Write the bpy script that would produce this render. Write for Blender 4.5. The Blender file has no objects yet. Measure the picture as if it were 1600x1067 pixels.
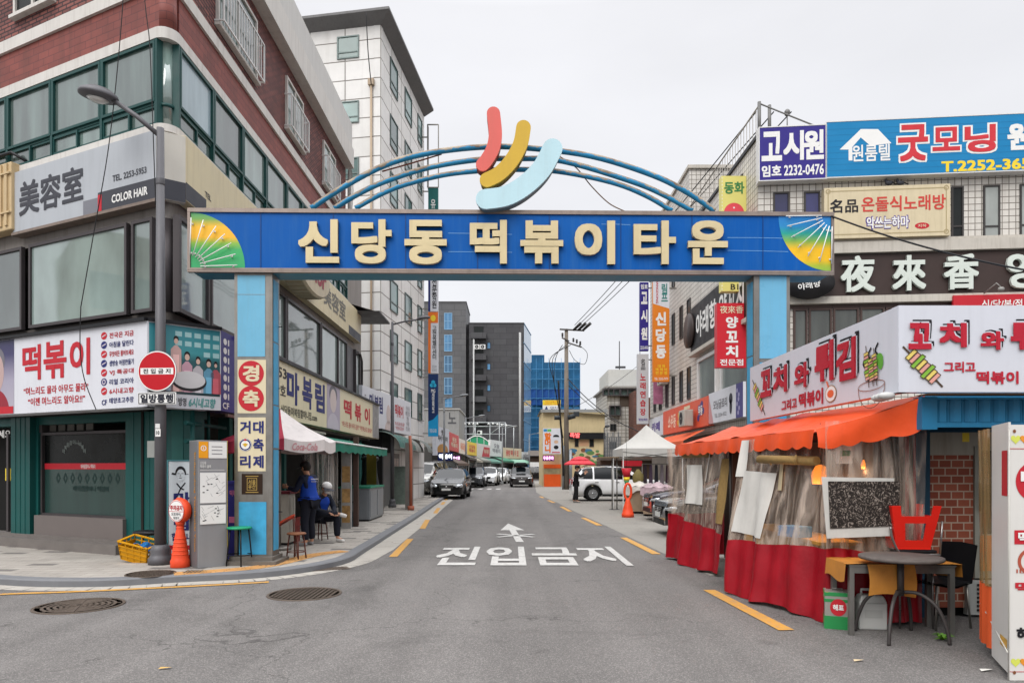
import bpy, bmesh, math, random
from mathutils import Vector, Matrix, noise
R = math.radians
random.seed(7)
SC = bpy.context.scene
COL = SC.collection
# ------------------------------------------------------------------ camera, sky, sun
H, F = 1.62, 1067.0
cam = bpy.data.cameras.new('camera')
cam.lens = 24; cam.sensor_width = 36; cam.shift_y = 0.1228
cam.clip_start = 0.05; cam.clip_end = 2000
camera = bpy.data.objects.new('camera', cam); COL.objects.link(camera)
camera.location = (0, 0, H); camera.rotation_euler = (R(90), 0, 0)
SC.camera = camera
SUN_EL, SUN_AZ = R(43), R(205)
world = bpy.data.worlds.new('World'); SC.world = world; world.use_nodes = True
nt = world.node_tree; nt.nodes.clear()
N = lambda t: nt.nodes.new(t)
out = N('ShaderNodeOutputWorld'); mixs = N('ShaderNodeMixShader'); bg1 = N('ShaderNodeBackground'); bg2 = N('ShaderNodeBackground')
sky = N('ShaderNodeTexSky'); sky.sky_type = 'NISHITA'; sky.sun_disc = False; sky.sun_elevation = SUN_EL; sky.sun_rotation = SUN_AZ
bg1.inputs[1].default_value = 0.1
nt.links.new(sky.outputs[0], bg1.inputs[0])
tc = N('ShaderNodeTexCoord'); sep = N('ShaderNodeSeparateXYZ'); ramp = N('ShaderNodeValToRGB'); noi = N('ShaderNodeTexNoise'); mp = N('ShaderNodeMapping')
nt.links.new(tc.outputs['Generated'], sep.inputs[0]); nt.links.new(sep.outputs[2], ramp.inputs[0])
cr = ramp.color_ramp
cr.elements[0].position = 0.0; cr.elements[0].color = (.74, .745, .77, 1)
cr.elements[1].position = 1.0; cr.elements[1].color = (3.0, 3.02, 3.1, 1)
e = cr.elements.new(.56); e.color = (.775, .775, .80, 1)
e = cr.elements.new(.70); e.color = (2.0, 2.02, 2.08, 1)
mp.inputs['Scale'].default_value = (1.6, 1.6, 4.5)
nt.links.new(tc.outputs['Generated'], mp.inputs[0]); nt.links.new(mp.outputs[0], noi.inputs[0])
noi.inputs['Scale'].default_value = 1.3; noi.inputs['Detail'].default_value = 5
mr = N('ShaderNodeMapRange'); mr.inputs[1].default_value = .3; mr.inputs[2].default_value = .7; mr.inputs[3].default_value = .93; mr.inputs[4].default_value = 1.04
nt.links.new(noi.outputs[0], mr.inputs[0])
mul = N('ShaderNodeVectorMath'); mul.operation = 'SCALE'
nt.links.new(ramp.outputs[0], mul.inputs[0]); nt.links.new(mr.outputs[0], mul.inputs['Scale'])
nt.links.new(mul.outputs[0], bg2.inputs[0]); bg2.inputs[1].default_value = 1.0
mixs.inputs[0].default_value = .93
nt.links.new(bg1.outputs[0], mixs.inputs[1]); nt.links.new(bg2.outputs[0], mixs.inputs[2]); nt.links.new(mixs.outputs[0], out.inputs[0])
sl = bpy.data.lights.new('sun', 'SUN'); sl.energy = 1.5; sl.angle = R(40); sl.color = (1, .97, .93)
sun = bpy.data.objects.new('sun', sl); COL.objects.link(sun); sun.location = (0, -10, 30)
sdir = Vector((math.sin(SUN_AZ) * math.cos(SUN_EL), math.cos(SUN_AZ) * math.cos(SUN_EL), math.sin(SUN_EL)))
sun.rotation_euler = sdir.to_track_quat('Z', 'Y').to_euler()
vs = SC.view_settings; vs.view_transform = 'Standard'; vs.look = 'None'; vs.exposure = 0.3; vs.gamma = 1.0; vs.use_curve_mapping = False
SC.cycles.use_denoising = True
SC.cycles.max_bounces = 8; SC.cycles.transparent_max_bounces = 16
SC.cycles.caustics_reflective = False; SC.cycles.caustics_refractive = False

# ------------------------------------------------------------------ geometry helpers
def G(px, py, z=0.0):                      # photo pixel -> point on a level plane
    Y = F * (H - z) / (py - 730.0)
    return Vector(((px - 800.0) / F * Y, Y, z))
def P(px, py, Y):                          # photo pixel at a distance
    return Vector(((px - 800.0) / F * Y, Y, H + (730.0 - py) / F * Y))

class MB:
    """collects shapes, builds ONE mesh object"""
    def __init__(s): s.v = []; s.f = []; s.m = []; s.mi = 0; s.sm = []; s.smooth = False
    def mat(s, i): s.mi = i; return s
    def add(s, vs, fs, smooth=None):
        b = len(s.v); s.v += [tuple(v) for v in vs]
        for f in fs:
            s.f.append([b + i for i in f]); s.m.append(s.mi); s.sm.append(s.smooth if smooth is None else smooth)
        return s
    def box(s, x0, x1, y0, y1, z0, z1):
        if x0 > x1: x0, x1 = x1, x0
        if y0 > y1: y0, y1 = y1, y0
        if z0 > z1: z0, z1 = z1, z0
        v = [(x0,y0,z0),(x1,y0,z0),(x1,y1,z0),(x0,y1,z0),(x0,y0,z1),(x1,y0,z1),(x1,y1,z1),(x0,y1,z1)]
        return s.add(v, [(0,3,2,1),(4,5,6,7),(0,1,5,4),(1,2,6,5),(2,3,7,6),(3,0,4,7)], False)
    def quad(s, a, b, c, d): return s.add([a,b,c,d], [(0,1,2,3)], False)
    def prism(s, pts, z0, z1, caps=True):   # pts ccw in xy, extruded in z
        n = len(pts); v = [(p[0],p[1],z0) for p in pts] + [(p[0],p[1],z1) for p in pts]
        fs = [(i,(i+1)%n,n+(i+1)%n,n+i) for i in range(n)]
        if caps: fs += [tuple(range(n-1,-1,-1)), tuple(range(n,2*n))]
        return s.add(v, fs, False)
    def plate(s, pts, y0, y1):              # pts (x,z) ccw seen from -y, front at y0 (<y1)
        n = len(pts); v = [(p[0],y0,p[1]) for p in pts] + [(p[0],y1,p[1]) for p in pts]
        fs = [tuple(range(n)), tuple(range(2*n-1,n-1,-1))] + [(i,n+i,n+(i+1)%n,(i+1)%n) for i in range(n)]
        return s.add(v, fs, False)
    def tube(s, path, r, n=8, caps=True, closed=False):
        path = [Vector(p) for p in path]; m = len(path)
        rr = r if isinstance(r, (list, tuple)) else [r] * m
        vs = []; up = None
        for i, p in enumerate(path):
            if closed: t = path[(i+1)%m] - path[i-1]
            else: t = path[min(i+1,m-1)] - path[max(i-1,0)]
            if t.length < 1e-9: t = Vector((0,0,1))
            t.normalize()
            if up is None:
                up = Vector((0,0,1)) if abs(t.z) < .9 else Vector((0,1,0))
            a = t.cross(up)
            if a.length < 1e-6: a = t.cross(Vector((1,0,0)))
            a.normalize(); b = a.cross(t).normalized(); up = b
            for k in range(n):
                an = 2*math.pi*k/n
                vs.append(p + (a*math.cos(an) + b*math.sin(an)) * rr[i])
        fs = []
        for i in range(m if closed else m-1):
            j = (i+1) % m
            for k in range(n):
                k2 = (k+1) % n
                fs.append((i*n+k, j*n+k, j*n+k2, i*n+k2))
        b0 = len(s.v); s.add(vs, fs, True)
        if caps and not closed:
            for ring, rev in ((0, False), (m-1, True)):
                ids = [b0 + ring*n + k for k in range(n)]
                if rev: ids = ids[::-1]
                s.f.append(ids); s.m.append(s.mi); s.sm.append(False)
        return s
    def bar(s, a, b, w, d=None):            # square bar from a to b
        d = d or w; a = Vector(a); b = Vector(b); t = (b-a).normalized()
        up = Vector((0,0,1)) if abs(t.z) < .9 else Vector((0,1,0))
        x = t.cross(up).normalized(); y = x.cross(t).normalized()
        v = [p + x*sx*w/2 + y*sy*d/2 for p in (a,b) for sx,sy in ((-1,-1),(1,-1),(1,1),(-1,1))]
        return s.add(v, [(0,1,2,3),(7,6,5,4),(0,4,5,1),(1,5,6,2),(2,6,7,3),(3,7,4,0)], False)
    def lathe(s, prof, c=(0,0,0), n=20, smooth=True, caps=True):   # prof [(r,z)] bottom to top, about z
        vs = []
        for r, z in prof:
            for k in range(n):
                a = 2*math.pi*k/n; vs.append((c[0]+r*math.cos(a), c[1]+r*math.sin(a), c[2]+z))
        fs = []
        for i in range(len(prof)-1):
            for k in range(n):
                fs.append((i*n+k, i*n+(k+1)%n, (i+1)*n+(k+1)%n, (i+1)*n+k))
        b0 = len(s.v); s.add(vs, fs, smooth)
        for ring, rev in ((0, True), (len(prof)-1, False)):
            if caps and prof[ring][0] > 1e-4:
                ids = [b0+ring*n+k for k in range(n)]
                s.f.append(ids[::-1] if rev else ids); s.m.append(s.mi); s.sm.append(False)
        return s
    def ball(s, c, rx, ry=None, rz=None, n=14, m=9):
        ry = ry or rx; rz = rz or rx
        vs = []; fs = []
        for i in range(m+1):
            t = math.pi*i/m
            for k in range(n):
                a = 2*math.pi*k/n
                vs.append((c[0]+rx*math.sin(t)*math.cos(a), c[1]+ry*math.sin(t)*math.sin(a), c[2]-rz*math.cos(t)))
        for i in range(m):
            for k in range(n):
                fs.append((i*n+k, i*n+(k+1)%n, (i+1)*n+(k+1)%n, (i+1)*n+k))
        return s.add(vs, fs, True)
    def grid(s, fn, nu, nv, smooth=True):   # fn(u,v)->point
        vs = [fn(i/nu, j/nv) for j in range(nv+1) for i in range(nu+1)]
        fs = [(j*(nu+1)+i, j*(nu+1)+i+1, (j+1)*(nu+1)+i+1, (j+1)*(nu+1)+i) for j in range(nv) for i in range(nu)]
        return s.add(vs, fs, smooth)
    def xf(s, M, start=0):
        for i in range(start, len(s.v)): s.v[i] = tuple(M @ Vector(s.v[i]))
        return s
    def build(s, name, mats, parent=None, loc=None, rot=None, bevel=0, label=None):
        me = bpy.data.meshes.new(name); me.from_pydata(s.v, [], s.f)
        if not isinstance(mats, (list, tuple)): mats = [mats]
        for m in mats: me.materials.append(m)
        me.polygons.foreach_set('material_index', s.m); me.polygons.foreach_set('use_smooth', s.sm)
        me.update()
        o = bpy.data.objects.new(name, me); COL.objects.link(o)
        if parent: o.parent = parent
        if loc is not None: o.location = loc
        if rot is not None: o.rotation_euler = rot
        if bevel:
            b = o.modifiers.new('bevel', 'BEVEL'); b.width = bevel; b.segments = 2; b.limit_method = 'ANGLE'; b.angle_limit = R(40)
        if label: o['label'] = label
        return o

def tag(o, label, cat, group=None, kind=None):
    o['label'] = label; o['category'] = cat
    if group: o['group'] = group
    if kind: o['kind'] = kind
    return o
def thing(name, label, cat, loc=(0,0,0), rz=0, group=None):
    o = bpy.data.objects.new(name, None); COL.objects.link(o); o.empty_display_size = .1
    o.location = loc; o.rotation_euler = (0,0,rz)
    return tag(o, label, cat, group)
def structure(o, label=None):
    o['kind'] = 'structure'
    if label: o['label'] = label
    return o
def copy_tree(o, parent=None):
    c = o.copy(); COL.objects.link(c)
    if parent: c.parent = parent
    for ch in list(o.children): copy_tree(ch, c)
    return c
def spline(pts, n=8):                       # catmull rom through points
    pts = [Vector(p) for p in pts]; o = []
    for i in range(len(pts)-1):
        p0 = pts[max(i-1,0)]; p1 = pts[i]; p2 = pts[i+1]; p3 = pts[min(i+2,len(pts)-1)]
        for k in range(n):
            t = k/n
            o.append(.5*((2*p1)+(p2-p0)*t+(2*p0-5*p1+4*p2-p3)*t*t+(3*p1-p0-3*p2+p3)*t**3))
    o.append(pts[-1]); return o

class Frame:
    """a vertical plane: u along dir, outward normal = (dy,-dx); local -y is outward"""
    def __init__(s, ox, oy, dx, dy):
        l = math.hypot(dx, dy); s.o = (ox, oy); s.d = (dx/l, dy/l); s.rz = math.atan2(dy, dx)
    def at(s, px, py=None, off=0.0):        # photo pixel on the plane pushed outward by off
        k = (px-800)/F; dx, dy = s.d; nx, ny = dy, -dx
        ox = s.o[0]+nx*off; oy = s.o[1]+ny*off
        u = (k*oy-ox)/(dx-k*dy); Y = oy+u*dy
        return u if py is None else (u, H+(730-py)/F*Y)
    def w(s, u, off=0.0, z=0.0):
        return Vector((s.o[0]+s.d[0]*u+s.d[1]*off, s.o[1]+s.d[1]*u-s.d[0]*off, z))
    def thing(s, name, label, cat, u=0, off=0, z=0, group=None):
        return thing(name, label, cat, s.w(u,off,z), s.rz, group)

# ------------------------------------------------------------------ materials
def lin(h):
    h = h.lstrip('#'); c = [int(h[i:i+2],16)/255 for i in (0,2,4)]
    return tuple(x/12.92 if x <= .04045 else ((x+.055)/1.055)**2.4 for x in c)
MATS = {}
def M(key, col='#808080', rough=.6, metal=0.0, var=.10, scale=2.5, bump=0.0, bscale=60, streak=0.0, dirt='#3a342c', spec=.28, coat=0.0, emit=0.0, alpha=1.0, k=1.0):
    if key in MATS: return MATS[key]
    m = bpy.data.materials.new(key); m.use_nodes = True; n = m.node_tree; L = n.links.new
    b = n.nodes['Principled BSDF']; c = lin(col) if isinstance(col, str) else col
    c = tuple(min(1, x*k) for x in c)
    b.inputs['Roughness'].default_value = rough; b.inputs['Metallic'].default_value = metal
    b.inputs['Specular IOR Level'].default_value = spec; b.inputs['Coat Weight'].default_value = coat; b.inputs['Coat Roughness'].default_value = .05
    b.inputs['Alpha'].default_value = alpha
    g = n.nodes.new('ShaderNodeNewGeometry')
    src = None
    if var:
        t = n.nodes.new('ShaderNodeTexNoise'); t.inputs['Scale'].default_value = scale; t.inputs['Detail'].default_value = 6; t.inputs['Roughness'].default_value = .65
        L(g.outputs['Position'], t.inputs['Vector'])
        r = n.nodes.new('ShaderNodeMapRange'); r.inputs[1].default_value = .25; r.inputs[2].default_value = .75; r.inputs[3].default_value = 1-var; r.inputs[4].default_value = 1+var*.6
        L(t.outputs[0], r.inputs[0])
        v = n.nodes.new('ShaderNodeVectorMath'); v.operation = 'SCALE'; v.inputs[0].default_value = c
        L(r.outputs[0], v.inputs['Scale']); src = v.outputs[0]
        rr = n.nodes.new('ShaderNodeMapRange'); rr.inputs[1].default_value = .3; rr.inputs[2].default_value = .7; rr.inputs[3].default_value = max(.02,rough-.08); rr.inputs[4].default_value = min(1,rough+.1)
        L(t.outputs[0], rr.inputs[0]); L(rr.outputs[0], b.inputs['Roughness'])
    if streak:
        mpn = n.nodes.new('ShaderNodeMapping'); mpn.inputs['Scale'].default_value = (5,5,.35); L(g.outputs['Position'], mpn.inputs[0])
        t2 = n.nodes.new('ShaderNodeTexNoise'); t2.inputs['Scale'].default_value = 1.6; t2.inputs['Detail'].default_value = 7; t2.inputs['Roughness'].default_value = .7; L(mpn.outputs[0], t2.inputs[0])
        r2 = n.nodes.new('ShaderNodeMapRange'); r2.inputs[1].default_value = .48; r2.inputs[2].default_value = .75; r2.inputs[3].default_value = 0; r2.inputs[4].default_value = streak; L(t2.outputs[0], r2.inputs[0])
        mx = n.nodes.new('ShaderNodeMix'); mx.data_type = 'RGBA'; mx.inputs[7].default_value = (*lin(dirt),1)
        L(r2.outputs[0], mx.inputs[0])
        if src: L(src, mx.inputs[6])
        else: mx.inputs[6].default_value = (*c,1)
        src = mx.outputs[2]
    if src: L(src, b.inputs['Base Color'])
    else: b.inputs['Base Color'].default_value = (*c,1)
    if bump:
        t3 = n.nodes.new('ShaderNodeTexNoise'); t3.inputs['Scale'].default_value = bscale; t3.inputs['Detail'].default_value = 4; L(g.outputs['Position'], t3.inputs[0])
        bp = n.nodes.new('ShaderNodeBump'); bp.inputs['Strength'].default_value = bump; bp.inputs['Distance'].default_value = .02; L(t3.outputs[0], bp.inputs['Height']); L(bp.outputs[0], b.inputs['Normal'])
    if emit:
        b.inputs['Emission Color'].default_value = (*c,1); b.inputs['Emission Strength'].default_value = emit
    MATS[key] = m; return m

def brickmat(key, col1, col2, mortar, bw, bh, ms=.012, rough=.8, offset=.5, var=.25, streak=.25, bump=.4, spec=.3, dirt='#3a322b'):
    """masonry courses laid along the wall: u = x+y of the object, v = z"""
    if key in MATS: return MATS[key]
    m = bpy.data.materials.new(key); m.use_nodes = True; n = m.node_tree; L = n.links.new; b = n.nodes['Principled BSDF']
    tcn = n.nodes.new('ShaderNodeTexCoord'); sp = n.nodes.new('ShaderNodeSeparateXYZ'); L(tcn.outputs['Object'], sp.inputs[0])
    ad = n.nodes.new('ShaderNodeMath'); L(sp.outputs[0], ad.inputs[0]); L(sp.outputs[1], ad.inputs[1])
    cb = n.nodes.new('ShaderNodeCombineXYZ'); L(ad.outputs[0], cb.inputs[0]); L(sp.outputs[2], cb.inputs[1])
    br = n.nodes.new('ShaderNodeTexBrick'); br.offset = offset; br.inputs['Scale'].default_value = 1
    br.inputs['Brick Width'].default_value = bw; br.inputs['Row Height'].default_value = bh; br.inputs['Mortar Size'].default_value = ms; br.inputs['Mortar Smooth'].default_value = .1; br.inputs['Bias'].default_value = 0
    br.inputs['Color1'].default_value = (*lin(col1),1); br.inputs['Color2'].default_value = (*lin(col2),1); br.inputs['Mortar'].default_value = (*lin(mortar),1)
    L(cb.outputs[0], br.inputs['Vector'])
    t = n.nodes.new('ShaderNodeTexNoise'); t.inputs['Scale'].default_value = .9; t.inputs['Detail'].default_value = 8; t.inputs['Roughness'].default_value = .7; L(tcn.outputs['Object'], t.inputs[0])
    r = n.nodes.new('ShaderNodeMapRange'); r.inputs[1].default_value = .3; r.inputs[2].default_value = .7; r.inputs[3].default_value = 1-var; r.inputs[4].default_value = 1+var*.6; L(t.outputs[0], r.inputs[0])
    v = n.nodes.new('ShaderNodeVectorMath'); v.operation = 'SCALE'; L(br.outputs[0], v.inputs[0]); L(r.outputs[0], v.inputs['Scale'])
    mpn = n.nodes.new('ShaderNodeMapping'); mpn.inputs['Scale'].default_value = (3,3,.25); L(tcn.outputs['Object'], mpn.inputs[0])
    t2 = n.nodes.new('ShaderNodeTexNoise'); t2.inputs['Scale'].default_value = 1.5; t2.inputs['Detail'].default_value = 7; L(mpn.outputs[0], t2.inputs[0])
    r2 = n.nodes.new('ShaderNodeMapRange'); r2.inputs[1].default_value = .5; r2.inputs[2].default_value = .78; r2.inputs[3].default_value = 0; r2.inputs[4].default_value = streak; L(t2.outputs[0], r2.inputs[0])
    mx = n.nodes.new('ShaderNodeMix'); mx.data_type = 'RGBA'; L(r2.outputs[0], mx.inputs[0]); L(v.outputs[0], mx.inputs[6]); mx.inputs[7].default_value = (*lin(dirt),1)
    L(mx.outputs[2], b.inputs['Base Color']); b.inputs['Roughness'].default_value = rough; b.inputs['Specular IOR Level'].default_value = spec
    bp = n.nodes.new('ShaderNodeBump'); bp.invert = True; bp.inputs['Strength'].default_value = bump; bp.inputs['Distance'].default_value = .01; L(br.outputs['Fac'], bp.inputs['Height']); L(bp.outputs[0], b.inputs['Normal'])
    MATS[key] = m; return m

def glassmat(key, col='#5d6b68', rough=.06, var=.35, vscale=(3,3,.3), spec=.9, ior=1.6, k=1.0):
    """window seen from outside by day: dark room and hung cloth behind a mirror-like pane"""
    if key in MATS: return MATS[key]
    m = bpy.data.materials.new(key); m.use_nodes = True; n = m.node_tree; L = n.links.new; b = n.nodes['Principled BSDF']
    g = n.nodes.new('ShaderNodeNewGeometry'); mpn = n.nodes.new('ShaderNodeMapping'); mpn.inputs['Scale'].default_value = vscale; L(g.outputs['Position'], mpn.inputs[0])
    t = n.nodes.new('ShaderNodeTexNoise'); t.inputs['Scale'].default_value = 1.2; t.inputs['Detail'].default_value = 5; L(mpn.outputs[0], t.inputs[0])
    r = n.nodes.new('ShaderNodeMapRange'); r.inputs[1].default_value = .3; r.inputs[2].default_value = .7; r.inputs[3].default_value = 1-var; r.inputs[4].default_value = 1+var*.5; L(t.outputs[0], r.inputs[0])
    v = n.nodes.new('ShaderNodeVectorMath'); v.operation = 'SCALE'; v.inputs[0].default_value = tuple(x*k for x in lin(col)); L(r.outputs[0], v.inputs['Scale']); L(v.outputs[0], b.inputs['Base Color'])
    oi = n.nodes.new('ShaderNodeObjectInfo'); rr_ = n.nodes.new('ShaderNodeMapRange'); rr_.inputs[3].default_value = .45; rr_.inputs[4].default_value = 1.35; L(oi.outputs['Random'], rr_.inputs[0]); v2 = n.nodes.new('ShaderNodeVectorMath'); v2.operation = 'SCALE'; L(v.outputs[0], v2.inputs[0]); L(rr_.outputs[0], v2.inputs['Scale']); L(v2.outputs[0], b.inputs['Base Color'])  # random tint per pane stands in for differing reflections
    b.inputs['Roughness'].default_value = .5; b.inputs['Specular IOR Level'].default_value = .2
    b.inputs['Coat Weight'].default_value = spec; b.inputs['Coat Roughness'].default_value = rough; b.inputs['Coat IOR'].default_value = ior
    t4 = n.nodes.new('ShaderNodeTexNoise'); t4.inputs['Scale'].default_value = .7; L(g.outputs['Position'], t4.inputs[0])
    bp = n.nodes.new('ShaderNodeBump'); bp.inputs['Strength'].default_value = .05; bp.inputs['Distance'].default_value = .05; L(t4.outputs[0], bp.inputs['Height']); L(bp.outputs[0], b.inputs['Coat Normal'])
    MATS[key] = m; return m

def vinylmat(key, tint='#d8d2ca', base=.22, peak=.75, scale=(9,9,.8)):
    """clear sheet vinyl: see-through with milky folds and a wet shine"""
    if key in MATS: return MATS[key]
    m = bpy.data.materials.new(key); m.use_nodes = True; n = m.node_tree; L = n.links.new; b = n.nodes['Principled BSDF']; o = n.nodes['Material Output']
    g = n.nodes.new('ShaderNodeNewGeometry'); mpn = n.nodes.new('ShaderNodeMapping'); mpn.inputs['Scale'].default_value = scale; L(g.outputs['Position'], mpn.inputs[0])
    t = n.nodes.new('ShaderNodeTexNoise'); t.inputs['Scale'].default_value = 1.0; t.inputs['Detail'].default_value = 6; t.inputs['Distortion'].default_value = .8; L(mpn.outputs[0], t.inputs[0])
    r = n.nodes.new('ShaderNodeMapRange'); r.inputs[1].default_value = .42; r.inputs[2].default_value = .72; r.inputs[3].default_value = base; r.inputs[4].default_value = peak; L(t.outputs[0], r.inputs[0])
    b.inputs['Base Color'].default_value = (*lin(tint),1); b.inputs['Roughness'].default_value = .18; b.inputs['Specular IOR Level'].default_value = .8
    bp = n.nodes.new('ShaderNodeBump'); bp.inputs['Strength'].default_value = .5; bp.inputs['Distance'].default_value = .03; L(t.outputs[0], bp.inputs['Height']); L(bp.outputs[0], b.inputs['Normal'])
    tr = n.nodes.new('ShaderNodeBsdfTransparent'); mx = n.nodes.new('ShaderNodeMixShader'); L(r.outputs[0], mx.inputs[0]); L(tr.outputs[0], mx.inputs[1]); L(b.outputs[0], mx.inputs[2]); L(mx.outputs[0], o.inputs[0])
    MATS[key] = m; return m

def rampmat(key, stops, axis=2, rough=.4, emit=0):
    """printed colour bands across an object's own height"""
    if key in MATS: return MATS[key]
    m = bpy.data.materials.new(key); m.use_nodes = True; n = m.node_tree; L = n.links.new; b = n.nodes['Principled BSDF']
    tcn = n.nodes.new('ShaderNodeTexCoord'); sp = n.nodes.new('ShaderNodeSeparateXYZ'); L(tcn.outputs['Generated'], sp.inputs[0])
    rp = n.nodes.new('ShaderNodeValToRGB'); L(sp.outputs[axis], rp.inputs[0])
    while len(rp.color_ramp.elements) < len(stops): rp.color_ramp.elements.new(.5)
    for e_, (p_, c_) in zip(rp.color_ramp.elements, stops): e_.position = p_
    for e_, (p_, c_) in zip(rp.color_ramp.elements, stops): e_.color = (*lin(c_),1)
    L(rp.outputs[0], b.inputs['Base Color']); b.inputs['Roughness'].default_value = rough
    MATS[key] = m; return m

# ------------------------------------------------------------------ lettering
TXT = {}
def glyphs(s, offset, ex, spacing=1.0, line=1.0, res=2, shear=0.0, align='CENTER'):
    key = (s, offset, ex, spacing, line, res, shear, align)
    if key in TXT: return TXT[key]
    c = bpy.data.curves.new('lettering', 'FONT'); c.body = s; c.offset = offset; c.extrude = ex; c.resolution_u = res
    c.space_character = spacing; c.space_line = line; c.align_x = align; c.shear = shear
    o = bpy.data.objects.new('lettering', c); COL.objects.link(o)
    dg = bpy.context.evaluated_depsgraph_get(); me = bpy.data.meshes.new_from_object(o.evaluated_get(dg))
    v = [tuple(x.co) for x in me.vertices]; f = [tuple(p.vertices) for p in me.polygons]
    bpy.data.objects.remove(o); bpy.data.curves.remove(c); bpy.data.meshes.remove(me)
    TXT[key] = (v, f); return TXT[key]
def lettering(mb, s, x0, z0, w, h, y, bold=0.0, depth=0.0, flat=False, shear=0.0, res=2, spacing=1.0, line=1.0, align='CENTER', slant=0.0):
    """fit text s into the rectangle (x0,z0,w,h) of the local x-z plane (front at y), or x-y plane when flat"""
    small = bold <= .014
    v, f = glyphs(s, bold if small else 0, .1 if depth else 0, spacing, line, res, shear, align)
    if not v: return mb
    xs = [p[0] for p in v]; ys = [p[1] for p in v]; ax, bx, ay, by = min(xs), max(xs), min(ys), max(ys)
    if small: offs = [(0,0)]
    else:
        d = min(bold*.72, .026 + bold*.15) if bold < .07 else bold*.62
        offs = [(0,0),(d,d),(-d,d),(d,-d),(-d,-d)]
        if bold > .06: offs += [(d,0),(-d,0),(0,d),(0,-d)]
        if res >= 3: offs = [(0,0)]+[(d*a,d*c) for a in (-1,-.5,0,.5,1) for c in (-1,-.5,0,.5,1) if max(abs(a),abs(c)) == 1]
        ax -= d; bx += d; ay -= d; by += d
    sx = w/max(bx-ax,1e-6); sz = h/max(by-ay,1e-6)
    for i, (ox, oz) in enumerate(offs):
        e_ = i*(.0003 if res >= 3 else .0007); vv = []
        for p in v:
            X = x0+(p[0]+ox-ax)*sx; Z = z0+(p[1]+oz-ay)*sz
            X2 = X; Z = Z + slant*(X-x0)
            yy = (-(p[2]+.1)/.2*depth if depth else 0) - e_
            if flat: vv.append((X2, Z, y - yy))
            else: vv.append((X2, y+yy, Z))
        mb.add(vv, f, False)
    return mb
def put(root, name, s, x0, z0, w, h, y, mat, bold=0.02, **kw):
    mb = MB(); lettering(mb, s, x0, z0, w, h, y, bold, **kw)
    return mb.build(name, mat, root)
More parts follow.
